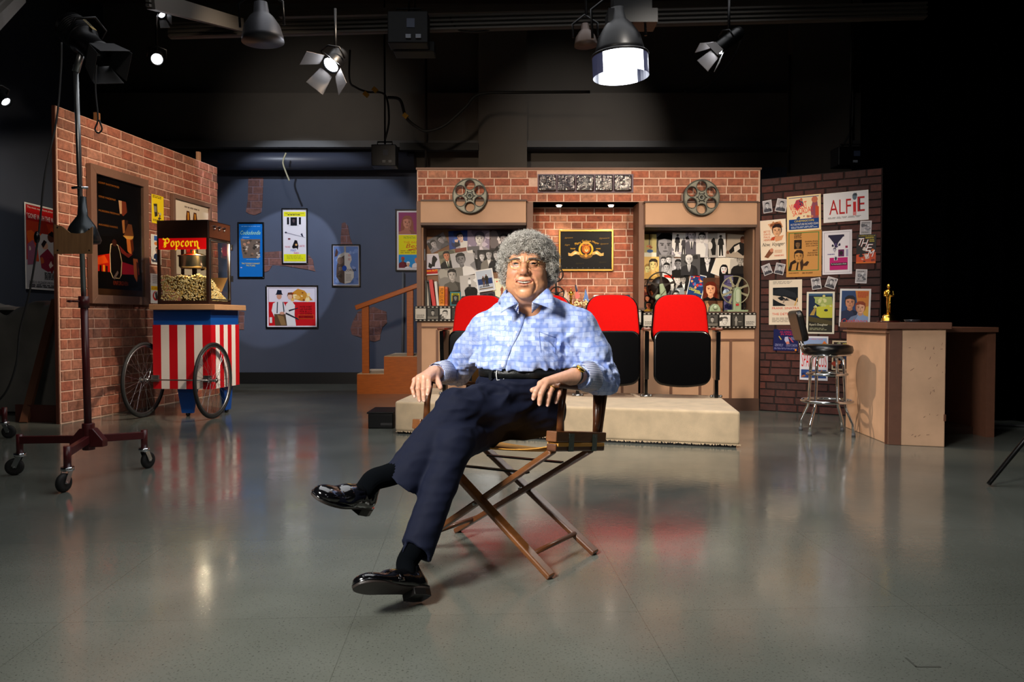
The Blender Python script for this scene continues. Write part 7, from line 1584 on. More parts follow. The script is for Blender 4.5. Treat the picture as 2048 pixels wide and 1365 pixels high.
def npmesh(name, V, F_, mats, parent, cols=None, M=None, label=None, kind=None, smooth=True):
    me = bpy.data.meshes.new(name); V = np.asarray(V, float)
    if M is not None: A = np.array(M); V = V @ A[:3, :3].T + A[:3, 3]
    inv = np.array(WM[parent.name].inverted()); V = V @ inv[:3, :3].T + inv[:3, 3]
    me.vertices.add(len(V)); me.vertices.foreach_set('co', V.ravel()); k = F_.shape[1]
    me.loops.add(F_.size); me.loops.foreach_set('vertex_index', F_.ravel().astype(np.int32)); me.polygons.add(len(F_))
    me.polygons.foreach_set('loop_start', np.arange(0, F_.size, k, dtype=np.int32)); me.polygons.foreach_set('loop_total', np.full(len(F_), k, np.int32))
    me.polygons.foreach_set('use_smooth', np.full(len(F_), smooth)); me.update(calc_edges=True); me.validate()
    if cols is not None:
        a = me.color_attributes.new('Col', 'FLOAT_COLOR', 'POINT'); a.data.foreach_set('color', np.concatenate([cols, np.ones((len(cols), 1))], 1).astype(f4).ravel())
    for m in (mats if isinstance(mats, (list, tuple)) else [mats]): me.materials.append(m)
    o = bpy.data.objects.new(name, me); C.objects.link(o); o.parent = parent; WM[o.name] = WM[parent.name]; return tag(o, label=label, kind=kind)
from mathutils.bvhtree import BVHTree
def bvh(V, F_): return BVHTree.FromPolygons([tuple(v) for v in V], [tuple(int(q) for q in f) for f in F_])
RS = np.random.RandomState(7)
def fbm(n, lo, hi, seed):
    r = np.random.RandomState(seed); K_ = []
    for _ in range(n):
        d = r.randn(3); d /= np.linalg.norm(d); K_.append((d * 2 * math.pi / (lo * (hi / lo) ** r.rand()), r.rand() * 6.28))
    def f(x, y, z):
        o = 0
        for k, p in K_: o = o + np.sin(k[0] * x + k[1] * y + k[2] * z + p)
        return o / math.sqrt(n)
    return f

# ================================================================== the seated man
t = MAN = thing('person', 'smiling grey curly haired man in a blue patterned shirt seated with crossed legs', 'person', (OC.x, OC.y, .47))
NB_ = Vector((.056, 3.19, 1.02)); RSH = Vector((-.110, 3.27, .912)); LSH = Vector((.272, 3.17, .925))
REL = P(914, 744, 3.44); RWR = P(869, 747, 3.275); LEL = P(1205, 757, 3.17); LWR = P(1152, 752, 2.97)
HL = Vector((.11, 3.22, .57)); HR = Vector((-.05, 3.31, .55)); KL = Vector((-.20, 2.97, .62)); KR = P(908, 888, 2.87); AL = Vector((-.52, 2.75, .36)); AR = Vector((-.33, 2.645, .125))
# --- head, in its own frame: x across the face, y out of the face, z up, origin between the ears at eye height
HO = P(1055, 530, 3.135); hy = R(9); HM = Matrix.Translation(HO) @ Matrix.Rotation(math.pi - hy, 4, 'Z') @ Matrix.Rotation(R(0), 4, 'X')
# local +x points to the picture's left after the half turn, so mirror features are symmetric anyway
hd = Vox((-.11, -.14, -.25), (.11, .135, .14), .0018)
def ys(x, z, dy=0.0):
    i, k = int((x + .11) / .0018), int((z + .25) / .0018); col = np.nonzero(hd.D[i, :, k] < 0)[0]; return (x, -.14 + .0018 * col[-1] + dy if len(col) else .08, z)
hd.ell((0, -.02, .035), (.078, .098, .088), .02).ell((0, .012, -.03), (.077, .083, .085), .03).ell((0, .020, -.085), (.068, .066, .050), .03)
hd.ell((0, .030, .045), (.066, .058, .05), .03).cap((0, -.028, -.07), (0, -.05, -.24), .056, .064, .02)
hd.ell((0, .068, -.116), (.030, .024, .022), .02)
hd.cap((-.030, .030, -.134), (.030, .030, -.134), .024, .024, .02)
hd.cap((-.036, .074, .019), (-.008, .084, .012), .011, .009, .02).cap((.036, .074, .019), (.008, .084, .012), .011, .009, .02)
for s in (-1, 1):
    hd.ell((s * .044, .028, -.078), (.031, .036, .034), .03); hd.ell((s * .044, .058, -.038), (.026, .024, .022), .02)
    hd.ell((s * .034, .104, -.001), (.019, .026, .013), .012, 's')
    hd.ell((s * .083, -.010, -.014), (.009, .021, .033), .006); hd.ell((s * .092, -.004, -.010), (.006, .011, .018), .004, 's')
hd.chain([(0, .084, .010), (0, .094, -.010), (0, .108, -.030)], [.009, .0095, .0135], .010).ell((0, .109, -.034), (.0150, .0125, .0125), .008)
for s in (-1, 1):
    hd.ell((s * .0165, .097, -.037), (.0095, .012, .0095), .006); hd.ell((s * .0065, .106, -.0455), (.0042, .006, .004), .002, 's')
hd.ell((0, .078, -.072), (.040, .022, .026), .02)
for s in (-1, 1):       # lips, smile folds, lids
    up = [(0, .1005, -.0665), (s * .007, .1005, -.0655), (s * .019, .096, -.0650), (s * .031, .086, -.0612), (s * .038, .078, -.0585)]
    lo = [(0, .0985, -.0838), (s * .010, .0975, -.0825), (s * .023, .091, -.0755), (s * .035, .079, -.0615)]
    hd.chain(up, [.0026, .0030, .0028, .0022, .002], .003); hd.chain(lo, [.0044, .0042, .0034, .002], .004)
    fo = [ys(s * a, b, .0012) for a, b in ((.021, -.036), (.028, -.046), (.036, -.057), (.042, -.070), (.043, -.084), (.039, -.098), (.034, -.110))]
    hd.chain(fo, [.0026, .0036, .0038, .0036, .0032, .0026, .0015], .008, 's')
    hd.chain([ys(s * a, b, .001) for a, b in ((.020, -.014), (.028, -.019), (.038, -.020), (.048, -.015))], [.001, .0018, .0018, .001], .006, 's')
    for zz in (.002, -.004, -.010): hd.chain([ys(s * .056, zz, .0005), ys(s * .067, zz * 2 + .001, .0005)], [.0011, .0006], .004, 's')
    hd.ell((s * .034, .0765, 0), (.0150, .0150, .0135), .003)
for z in (.033, .041, .049): hd.chain([ys(q, z + .002 * math.cos(q * 90), .0006) for q in (-.034, -.017, 0, .017, .034)], [.0008, .0014, .0014, .0014, .0008], .005, 's')
for q in (-.006, .007): hd.chain([ys(q, .010, .0006), ys(q * 1.1, .024, .0006)], [.0012, .0006], .004, 's')
for dx in (-.017, -.009, 0, .009, .017):
    z = -.0750 + 9 * dx * dx; hd.ell((dx * 1.5, .100, z), (.009, .015, .0058), .0015, 's')
for s in (-1, 1):
    for q, zz in ((-.008, -.0012), (0, 0), (.008, -.0008)): hd.ell((s * (.034 + q), .092, zz - .001), (.0072, .014, .0036 - abs(q) * .10), .001, 's')
hd.cap((-.016, .096, -.098), (.016, .096, -.098), .004, .004, .010, 's')
V, F_ = hd.mesh(1); HV, HF = V, F_
n3 = fbm(8, .01, .03, 3)
def skin_cols(V, base='#c88e68'):
    c = np.tile(np.array(lin(base)), (len(V), 1)); v = 1 + .04 * n3(V[:, 0], V[:, 1], V[:, 2]); return c * v[:, None]
cols = skin_cols(V); x, y, z = V[:, 0], V[:, 1], V[:, 2]; ax_ = np.abs(x)
def tint(cols, w, c): w = np.clip(w, 0, 1)[:, None]; return cols * (1 - w) + np.array(lin(c)) * w
cols = tint(cols, .5 * np.exp(-(((ax_ - .046) / .02) ** 2 + ((z + .035) / .02) ** 2)) * (y > .03), '#b06a56')
cols = tint(cols, .45 * np.exp(-((x / .016) ** 2 + ((z + .034) / .014) ** 2)) * (y > .09), '#b46a58')
zc = -.0665 + 5.2 * x * x; lw = np.exp(-((z - zc + .0005) / .0030) ** 2) + np.exp(-((z - (-.0815 + 15 * x * x)) / .0040) ** 2)
cols = tint(cols, .65 * lw * (ax_ < .036) * (y > .078), '#a8584e')
cols = tint(cols, (np.exp(-(((x) / .020) ** 2 + ((z + .0745 - 9 * x * x) / .0032) ** 2)) * (y < .093) * (y > .06)), '#3a1412')
cols = tint(cols, .35 * np.exp(-(((ax_ - .034) / .018) ** 2 + ((z + .012) / .007) ** 2)) * (y > .05), '#96604e')
SKIN = bpy.data.materials.new('skin'); SKIN.use_nodes = True; nt = SKIN.node_tree; b_ = nt.nodes['Principled BSDF']
at = nt.nodes.new('ShaderNodeAttribute'); at.attribute_name = 'Col'; nt.links.new(at.outputs['Color'], b_.inputs['Base Color'])
b_.inputs['Roughness'].default_value = .42; b_.inputs['Subsurface Weight'].default_value = .12; b_.inputs['Subsurface Radius'].default_value = (.02, .008, .004); b_.inputs['Subsurface Scale'].default_value = .3
tn = nt.nodes.new('ShaderNodeTexNoise'); tn.inputs['Scale'].default_value = 420; tc = nt.nodes.new('ShaderNodeTexCoord'); nt.links.new(tc.outputs['Object'], tn.inputs[0])
bp = nt.nodes.new('ShaderNodeBump'); bp.inputs['Strength'].default_value = .25; bp.inputs['Distance'].default_value = .001; nt.links.new(tn.outputs[0], bp.inputs['Height']); nt.links.new(bp.outputs[0], b_.inputs['Normal'])
def xf(V, M): A = np.array(M); return V @ A[:3, :3].T + A[:3, 3]
BV = [xf(HV, HM)]; BF = [HF]; BC = [cols]
# --- hands
def hand(W_, kn, pip, tips, thumb, elbow, seed):
    pts = [W_] + kn + pip + tips + thumb; lo = [min(p[i] for p in pts) - .03 for i in range(3)]; hi = [max(p[i] for p in pts) + .03 for i in range(3)]
    d = (elbow - W_).normalized(); e = W_ + d * .10
    for i in range(3): lo[i] = min(lo[i], e[i] - .035); hi[i] = max(hi[i], e[i] + .035)
    g_ = Vox(lo, hi, .0016); palm = [W_ * .55 + k_ * .45 for k_ in kn]
    g_.cap(e, W_, .034, .029, .012)
    for i in range(4): g_.cap(W_ * .85 + palm[i] * .15, kn[i], .025, (.0150, .0152, .0145, .013)[i], .014)
    rr_ = (.0104, .0108, .0103, .0092)
    for i in range(4):
        dd = kn[i] * .35 + pip[i] * .65; dip = pip[i] * .45 + tips[i] * .55 + (kn[i] - pip[i]) * -.04; r = rr_[i]
        g_.cap(kn[i], pip[i], r * 1.08, r * .98, .004); g_.ell(tuple(pip[i]), (r * 1.04, r * 1.04, r * 1.04), .003); g_.cap(pip[i], dip, r * .98, r * .88, .002); g_.cap(dip, tips[i], r * .88, r * .76, .002)
    g_.cap(W_ * .5 + thumb[0] * .5, thumb[0], .018, .0145, .012); g_.cap(thumb[0], thumb[1], .0135, .0112, .006); g_.cap(thumb[1], thumb[2], .0112, .0095, .003)
    V, F_ = g_.mesh(1); c = skin_cols(V, '#c8957a')
    kk = np.array([tuple(q) for q in pip + kn]); w_ = np.zeros(len(V))
    for q in kk: w_ += np.exp(-((V - q) ** 2).sum(1) / .009 ** 2)
    c = tint(c, .30 * w_, '#b06e5a'); BV.append(V); BF.append(F_); BC.append(c); return bvh(V, F_)
LW = LWR
l_kn = [P(1082, 769, 2.865), P(1094, 764, 2.875), P(1109, 762, 2.90), P(1123, 768, 2.93)]
l_pip = [P(1072, 783, 2.835), P(1082, 788, 2.835), P(1099, 789, 2.86), P(1118, 788, 2.895)]
l_tip = [P(1067, 797, 2.835), P(1079, 808, 2.835), P(1095, 810, 2.855), P(1112, 805, 2.885)]
l_th = [P(1104, 768, 2.93), P(1080, 776, 2.90), P(1065, 781, 2.88)]
LH = hand(LW, l_kn, l_pip, l_tip, l_th, LEL, 1)
r_kn = [P(857, 757, 3.19), P(848, 754, 3.19), P(838, 756, 3.20), P(830, 761, 3.22)]
r_pip = [P(858, 775, 3.165), P(847, 779, 3.16), P(836, 778, 3.17), P(825, 777, 3.20)]
r_tip = [P(855, 789, 3.155), P(848, 801, 3.15), P(839, 801, 3.165), P(829, 793, 3.19)]
r_th = [P(873, 759, 3.235), P(878, 768, 3.20), P(881, 776, 3.175)]
RH = hand(RWR, r_kn, r_pip, r_tip, r_th, REL, 2)
# --- body under the clothes
bd = Vox((-.60, 2.55, .05), (.46, 3.56, 1.12), .011)
SPB = Vector((.05, 3.24, .62)); CH = Vector((.08, 3.22, .88))
bd.ell(tuple(CH), (.165, .095, .13), .05).ell((.04, 3.17, .76), (.15, .12, .12), .06).ell((.03, 3.25, .60), (.15, .12, .10), .05).cap(NB_, HO + Vector((0, .02, -.1)), .055, .055, .03)
bd.chain([RSH, REL, RWR], [.042, .030, .024], .02).chain([LSH, LEL, LWR], [.042, .030, .024], .02)
bd.chain([HL, KL, KL * .6 + AL * .4], [.07, .045, .032], .03).chain([HR, KR, KR * .6 + AR * .4], [.07, .045, .032], .03)
V, F_ = bd.mesh(1); BV.append(V); BF.append(F_); BC.append(skin_cols(V))
off = 0; FF = []
for V, F_ in zip(BV, BF): FF.append(F_ + off); off += len(V)
body = npmesh('body', np.concatenate(BV), np.concatenate(FF), SKIN, t, np.concatenate(BC), label='skin of face, neck and hands')
# nails
NAIL = mat('fingernail', '#dcae9c', .25)
def frame_tip(b, a): return (a - b).normalized()
for hh, tips_, pips in ((LH, l_tip, l_pip), (RH, r_tip, r_pip)):
    for a, b in zip(tips_, pips):
        d = (a - b).normalized(); v = (CAMP - a).normalized(); nn = (v - d * v.dot(d)).normalized(); x = d.cross(nn); c_ = a + nn * .0062 + d * .002
        part('fingernail', MB(M=frame_from(c_, x, d, nn)).ball((0, 0, 0), (.0052, .0065, .0018), 10), NAIL, body, world=True)
# eyes, teeth, brows, glasses (children of the body)
def HP_(x, y, z): return HM @ Vector((x, y, z))
EW = mat('eye_white', '#8e827c', .6, spec=.1); IR = mat('brown_iris', '#140d08', .5, spec=.1); TEE = mat('teeth', '#e6dcc8', .25)
gl_ = Vector((-.0, .999, .03))
for s in (-1, 1):
    e = part('eye', MB(M=HM).ball((s * .034, .0765, -.0005), .0128, 20), EW, body, world=True)
    # iris looks to the camera
    tgt = (HM.inverted() @ CAMP - Vector((s * .034, .0765, -.0005))).normalized(); cp = Vector((s * .034, .0765, -.0005)) + tgt * .0103
    part('iris', MB(M=HM @ bolt_M(cp, tgt)).ball((0, 0, 0), (.0074, .0074, .0030), 14), IR, e, world=True)
mb = MB(M=HM)
for k in range(-6, 7):
    x = k * .0045; mb.box((x, .0958 - 12 * x * x, -.0722 + 8 * x * x), (.0042, .004, .0068))
part('teeth', mb, TEE, body, world=True, bev=.0008)
def tubes_np(paths, r, name, m, parent, sides=3, taper=True):
    """paths: (N, K, 3) in world space -> one mesh of thin tubes"""
    N, K_, _ = paths.shape; T_ = np.gradient(paths, axis=1); T_ /= np.linalg.norm(T_, axis=2, keepdims=True) + 1e-9
    up = np.array([.31, .52, .79]); A = np.cross(T_, up); A /= np.linalg.norm(A, axis=2, keepdims=True) + 1e-9; B = np.cross(T_, A)
    rad = r * (np.linspace(1, .45, K_) if taper else np.ones(K_)); rad = rad[None, :, None]; V = []
    for j in range(sides): an = 2 * math.pi * j / sides; V.append(paths + (A * math.cos(an) + B * math.sin(an)) * rad)
    V = np.stack(V, 2).reshape(-1, 3); base = (np.arange(N)[:, None] * K_ + np.arange(K_ - 1)[None]).reshape(-1, 1) * sides; F_ = []
    for j in range(sides): j2 = (j + 1) % sides; F_.append(np.concatenate([base + j, base + j2, base + sides + j2, base + sides + j], 1))
    return npmesh(name, V, np.concatenate(F_), m, parent)
for s in (-1, 1):
    N = 190; u = RS.rand(N); p0 = np.stack([s * (.014 + .040 * u), .0955 - .018 * u ** 2 + .0, .0155 + .0065 * np.sin(u * 2.6) - .004 * u + RS.randn(N) * .0013 - .0020], 1)
    dirs = np.stack([s * (.6 + .3 * u), .35 * np.ones(N), .35 - .6 * u], 1) + RS.randn(N, 3) * .15; L_ = .008 + .004 * RS.rand(N)
    ps = np.stack([p0 + dirs * (L_ * q)[:, None] for q in (0, .5, 1)], 1); tubes_np(xf(ps.reshape(-1, 3), HM).reshape(N, 3, 3), .0005, 'eyebrow', mat('grey_brow', '#8a8074', .8), body)
LENS = bpy.data.materials.new('spectacle_lens'); LENS.use_nodes = True; _gl(LENS, (.97, .97, .96), base=.004, k=.25)
WIRE = mat('gold_wire', '#a88a50', .25, 1.0)
gp = part('glasses', MB(M=HM).tube([(-.011, .106, .002), (-.005, .110, .005), (.005, .110, .005), (.011, .106, .002)], .0008, 6), WIRE, body, world=True, label='thin rimless glasses')
for s in (-1, 1):
    ol = [(s * .034 + .0215 * math.copysign(abs(math.cos(a)) ** .7, math.cos(a)), .1045 - .006 * max(0, s * (s * .034 + .0215 * math.cos(a)) - .03) / .025, -.005 + .0145 * math.copysign(abs(math.sin(a)) ** .75, math.sin(a))) for a in [2 * math.pi * k / 32 for k in range(32)]]
    part('rim', MB(M=HM).tube(ol, .0008, 5, closed=True), WIRE, gp, world=True)
    part('temple', MB(M=HM).tube([(s * .055, .0995, .003), (s * .066, .094, .004), (s * .078, .06, .004), (s * .084, .0, .002), (s * .085, -.02, -.006)], .0008, 6), WIRE, gp, world=True)
    mb = MB(M=HM); mb.add(ol, [tuple(range(32))]); part('lens', mb, LENS, gp, world=True)
# --- hair
hr = Vox((-.14, -.17, -.14), (.14, .11, .16), .003)
hr.ell((0, -.016, .046), (.100, .112, .080), .02).ell((0, .055, .078), (.066, .044, .036), .02)
for s in (-1, 1): hr.ell((s * .088, -.022, .0), (.026, .052, .074), .02)
hr.ell((0, -.065, -.03), (.088, .062, .085), .03)
hr.ell((0, .105, -.060), (.084, .105, .106), .008, 's'); hr.ell((0, .05, -.115), (.12, .075, .05), .01, 's')
nh = fbm(10, .02, .05, 5); hr.disp(lambda x, y, z: .0030 * nh(x, y, z))
V, F_ = hr.mesh(1)
HAIRC = bpy.data.materials.new('silver_hair'); HAIRC.use_nodes = True; nt = HAIRC.node_tree; b_ = nt.nodes['Principled BSDF']; b_.inputs['Roughness'].default_value = .42
ge = nt.nodes.new('ShaderNodeNewGeometry'); nt.links.new(ramp(nt, ge.outputs['Random Per Island'], [(0, '#8a847a'), (.35, '#b0aaa0'), (.7, '#cac4ba'), (1, '#eae6de')]), b_.inputs['Base Color'])
hair = npmesh('hair', V, F_, mat('hair_base', '#7a746a', .7, bump=1.0, bscale=140), t, M=HM, label='short curly silver grey hair')
Cn = V[F_].mean(1); e1_ = V[F_[:, 1]] - V[F_[:, 0]]; e2_ = V[F_[:, 2]] - V[F_[:, 0]]; Nn = np.cross(e1_, e2_); Nn /= np.linalg.norm(Nn, axis=1, keepdims=True) + 1e-9
outw = Cn - np.array([0, -.02, .0]); fl_ = (Nn * outw).sum(1) > -.2; keep = fl_ & ~((Cn[:, 1] > .03) & (Cn[:, 2] < .030) & (np.abs(Cn[:, 0]) < .076))
Cn, Nn = Cn[keep], Nn[keep]; N = 6200; pick = RS.randint(0, len(Cn), N); p0 = Cn[pick] - Nn[pick] * .004; nn_ = Nn[pick] + RS.randn(N, 3) * .35; nn_[:, 2] += .15; nn_ /= np.linalg.norm(nn_, axis=1, keepdims=True)
a_ = np.cross(nn_, RS.randn(N, 3)); a_ /= np.linalg.norm(a_, axis=1, keepdims=True); b2_ = np.cross(nn_, a_); K_ = 13; qs = np.linspace(0, 1, K_)[None, :, None]
Ls = (.008 + .013 * RS.rand(N))[:, None, None]; rc = (.0034 + .0034 * RS.rand(N))[:, None, None]; turns = (1.1 + 1.1 * RS.rand(N))[:, None, None] * 2 * math.pi
ph = turns * qs; paths = p0[:, None] + nn_[:, None] * Ls * qs + (a_[:, None] * (np.cos(ph) - 1) + b2_[:, None] * np.sin(ph)) * rc * (.4 + .8 * qs)
paths = xf(paths.reshape(-1, 3), HM).reshape(N, K_, 3); cu = tubes_np(paths, .0009, 'curls', HAIRC, hair)
cu['kind'] = 'stuff'

# --- shirt
def shirt_mat():
    m = bpy.data.materials.new('blue_basket_weave_shirt'); m.use_nodes = True; nt = m.node_tree; n = nt.nodes; L = nt.links; b = n['Principled BSDF']; b.inputs['Roughness'].default_value = .7
    tc = n.new('ShaderNodeTexCoord'); mp = n.new('ShaderNodeMapping'); mp.inputs['Rotation'].default_value = (R(90), 0, R(0)); L.new(tc.outputs['Object'], mp.inputs[0])
    dn = n.new('ShaderNodeTexNoise'); dn.inputs['Scale'].default_value = 6; L.new(tc.outputs['Object'], dn.inputs[0])
    ad = n.new('ShaderNodeMix'); ad.data_type = 'VECTOR'; ad.inputs[0].default_value = .04; L.new(mp.outputs[0], ad.inputs[4]); L.new(dn.outputs['Color'], ad.inputs[5])
    br = n.new('ShaderNodeTexBrick'); br.offset = .5; br.inputs['Scale'].default_value = 1; br.inputs['Brick Width'].default_value = .031; br.inputs['Row Height'].default_value = .018; br.inputs['Mortar Size'].default_value = .0007; br.inputs['Mortar Smooth'].default_value = .6
    br.inputs['Color1'].default_value = lin('#bccae8') + (1,); br.inputs['Color2'].default_value = lin('#7c94d0') + (1,); br.inputs['Mortar'].default_value = lin('#6076b8') + (1,); L.new(ad.outputs[1], br.inputs['Vector'])
    wv = n.new('ShaderNodeTexWave'); wv.inputs['Scale'].default_value = 13; wv.inputs['Distortion'].default_value = 1.2; wv.bands_direction = 'X'; L.new(ad.outputs[1], wv.inputs[0])
    wv2 = n.new('ShaderNodeTexWave'); wv2.inputs['Scale'].default_value = 12; wv2.inputs['Distortion'].default_value = 1.0; wv2.bands_direction = 'Y'; L.new(ad.outputs[1], wv2.inputs[0])
    mu = n.new('ShaderNodeMath'); mu.operation = 'MULTIPLY'; L.new(wv.outputs['Fac'], mu.inputs[0]); L.new(wv2.outputs['Fac'], mu.inputs[1])
    mm_ = n.new('ShaderNodeMath'); mm_.operation = 'MULTIPLY'; mm_.inputs[1].default_value = .5; L.new(mu.outputs[0], mm_.inputs[0]); mx = n.new('ShaderNodeMix'); mx.data_type = 'RGBA'; L.new(mm_.outputs[0], mx.inputs[0]); L.new(br.outputs[0], mx.inputs[6]); mx.inputs[7].default_value = lin('#d0d8ee') + (1,)
    ch = n.new('ShaderNodeTexChecker'); ch.inputs['Scale'].default_value = 420; L.new(tc.outputs['Object'], ch.inputs[0]); ch.inputs[1].default_value = (1, 1, 1, 1); ch.inputs[2].default_value = lin('#b4c0e4') + (1,)
    m2 = n.new('ShaderNodeMix'); m2.data_type = 'RGBA'; m2.blend_type = 'MULTIPLY'; m2.inputs[0].default_value = .55; L.new(mx.outputs[2], m2.inputs[6]); L.new(ch.outputs[0], m2.inputs[7]); L.new(m2.outputs[2], b.inputs['Base Color'])
    t1 = n.new('ShaderNodeTexNoise'); t1.noise_type = 'RIDGED_MULTIFRACTAL'; t1.inputs['Scale'].default_value = 10; t1.inputs['Detail'].default_value = 2; t1.inputs['Distortion'].default_value = .6; L.new(tc.outputs['Object'], t1.inputs[0])
    bp = n.new('ShaderNodeBump'); bp.inputs['Strength'].default_value = .8; bp.inputs['Distance'].default_value = .012; L.new(t1.outputs[0], bp.inputs['Height']); L.new(bp.outputs[0], b.inputs['Normal'])
    return m
def check_mat(name, a, b2, size):
    m = bpy.data.materials.new(name); m.use_nodes = True; nt = m.node_tree; n = nt.nodes; L = nt.links; b = n['Principled BSDF']; b.inputs['Roughness'].default_value = .7
    tc = n.new('ShaderNodeTexCoord'); mp = n.new('ShaderNodeMapping'); mp.inputs['Rotation'].default_value = (R(90), R(35), 0); L.new(tc.outputs['Object'], mp.inputs[0])
    br = n.new('ShaderNodeTexBrick'); br.offset = .0; br.inputs['Scale'].default_value = 1; br.inputs['Brick Width'].default_value = size; br.inputs['Row Height'].default_value = size; br.inputs['Mortar Size'].default_value = size * .17; br.inputs['Mortar Smooth'].default_value = .1
    br.inputs['Color1'].default_value = lin(a) + (1,); br.inputs['Color2'].default_value = lin(a) + (1,); br.inputs['Mortar'].default_value = lin(b2) + (1,); L.new(mp.outputs[0], br.inputs[0]); L.new(br.outputs[0], b.inputs['Base Color']); return m
SHIRT = shirt_mat(); CUFFM = check_mat('navy_check_cuff', '#e4e8f4', '#2c3c78', .0062)
sh = Vox((-.40, 2.90, .655), (.50, 3.62, 1.10), .0048)
sh.ell((.080, 3.205, .875), (.178, .120, .125), .05)
sh.ell((.035, 3.155, .765), (.178, .152, .125), .05)
sh.cap(RSH + Vector((.04, 0, .002)), LSH + Vector((-.04, 0, .002)), .062, .062, .04)
sh.cap(NB_ + Vector((0, .02, -.03)), NB_ + Vector((0, .02, .0)), .078, .066, .03).cap(NB_ + Vector((-.05, .02, -.018)), RSH + Vector((.01, 0, .006)), .052, .060, .03).cap(NB_ + Vector((.05, .02, -.012)), LSH + Vector((-.01, 0, .006)), .055, .060, .03)
sh.cap(LSH + Vector((-.04, 0, -.05)), (.225, 3.17, .765), .05, .055, .03).cap(RSH + Vector((.03, 0, -.06)), (-.13, 3.24, .775), .045, .045, .03)
sh.plane((.03, 3.0, .757), (0, .06, -1))
sh.chain([RSH, RSH * .5 + REL * .5 + Vector((-.004, 0, .0)), REL], [.066, .064, .056], .018); sh.cap(REL, RWR + (REL - RWR).normalized() * .03, .058, .043, .012, cut=(RWR + (REL - RWR).normalized() * .025, (RWR - REL).normalized()))
sh.chain([LSH, LSH * .5 + LEL * .5 + Vector((.006, 0, .0)), LEL], [.066, .066, .060], .018); sh.cap(LEL + Vector((0, 0, -.006)), LWR + (LEL - LWR).normalized() * .03, .064, .048, .012, cut=(LWR + (LEL - LWR).normalized() * .025, (LWR - LEL).normalized()))
sh.ell((LEL.x - .0, LEL.y - .03, LEL.z - .03), (.05, .07, .045), .03)
nA = fbm(9, .045, .11, 11); nB = fbm(9, .018, .04, 12)
def fold(x, y, z):
    arm = np.exp(-(((x - LEL.x) ** 2 + (y - LEL.y) ** 2 + (z - LEL.z - .03) ** 2) / .10 ** 2)) + np.exp(-(((x - REL.x) ** 2 + (y - REL.y) ** 2 + (z - REL.z) ** 2) / .10 ** 2))
    pit = np.exp(-(((x - .20) ** 2 + (z - .85) ** 2) / .06 ** 2)) + np.exp(-(((x + .06) ** 2 + (z - .84) ** 2) / .05 ** 2)); wst = np.exp(-((z - .75) / .03) ** 2)
    a = .35 + 1.1 * arm + .9 * pit + .5 * wst
    r1 = 1 - np.abs(nA(x, y, z + .35 * x)); r2 = 1 - np.abs(nB(x, y, z))
    return -a * (.0075 * r1 + .0022 * r2 - .003)
sh.disp(fold)
sh.cap(NB_ + Vector((0, .0, .005)), NB_ + Vector((0, .0, .14)), .050, .078, .004, 's')
# open collar notch down the chest
sh.cap(P(1046, 614, 3.07), P(1050, 588, 3.05), .006, .034, .004, 's')
V, F_ = sh.mesh(1); SV, SF = V, F_
shirt = npmesh('shirt', V, F_, SHIRT, t, label='blue basket weave patterned shirt'); SB = bvh(V, F_)
def cast(B, px, py, off=0.0, fallback=3.05):
    d = ray(px, py).normalized(); h_ = B.ray_cast(CAMP, d)
    return (h_[0] - d * off, h_[1]) if h_[0] is not None else (P(px, py, fallback), Vector((0, -1, 0)))
# placket, buttons, pocket edge
path = [(1046, 622), (1044, 632), (1040, 646), (1035, 660), (1029, 673), (1022, 686), (1015, 700), (1010, 714), (1006, 728), (1004, 738)]
mb = MB(); vs = []
for px, py in path:
    for dx in (-6.5, 6.5): vs.append(cast(SB, px + dx, py, .0028)[0])
mb.smooth = True; mb.add(vs, [(2 * i, 2 * i + 1, 2 * i + 3, 2 * i + 2) for i in range(len(path) - 1)]); o = part('placket', mb, SHIRT, shirt, world=True); m_ = o.modifiers.new('t', 'SOLIDIFY'); m_.thickness = .0012
for px, py in ((1043, 631), (1032, 665), (1017, 691), (1005, 732)):
    c_, n_ = cast(SB, px, py, .0042); part('button', MB(M=bolt_M(c_, -ray(px, py).normalized())).lathe([(.0055, 0), (.0055, .0018), (.004, .0022), (.0015, .0014), (0, .0012)], 14), mat('pearl_button', '#e8ecf4', .25), shirt, world=True)
mb = MB()
for a, b in (((1078, 664), (1112, 676)), ((1078, 664), (1082, 706)), ((1112, 676), (1110, 712))):
    pts = [cast(SB, a[0] + (b[0] - a[0]) * k / 6, a[1] + (b[1] - a[1]) * k / 6, .001)[0] for k in range(7)]; mb.tube(pts, .0011, 5)
part('pocket_seam', mb, mat('shirt_seam', '#5c70b4', .7), shirt, world=True)
# collar
def loftstrip(upp, low, seg=4):
    A = cord('', upp, 0, 0, '', seg); B = cord('', low, 0, 0, '', seg); vs = []
    for a, b in zip(A, B):
        for q in (0, .33, .66, 1): vs.append(Vector(a) * (1 - q) + Vector(b) * q + Vector((0, 0, .004 * math.sin(q * 3.14))))
    n_ = len(A); return vs, [(i * 4 + j, i * 4 + j + 1, i * 4 + j + 5, i * 4 + j + 4) for i in range(n_ - 1) for j in range(3)]
up_ = [P(1037, 607, 3.055), P(1020, 586, 3.085), Vector((-.022, 3.16, 1.052)), Vector((-.015, 3.23, 1.078)), Vector((.056, 3.275, 1.085)), Vector((.128, 3.23, 1.082)), Vector((.140, 3.16, 1.066)), P(1093, 578, 3.085), P(1064, 605, 3.05)]
lo_ = [P(1001, 627, 3.05), P(1001, 606, 3.075), Vector((-.052, 3.17, 1.012)), Vector((-.045, 3.26, 1.035)), Vector((.056, 3.31, 1.045)), Vector((.16, 3.26, 1.04)), Vector((.172, 3.17, 1.02)), P(1110, 603, 3.065), P(1107, 622, 3.04)]
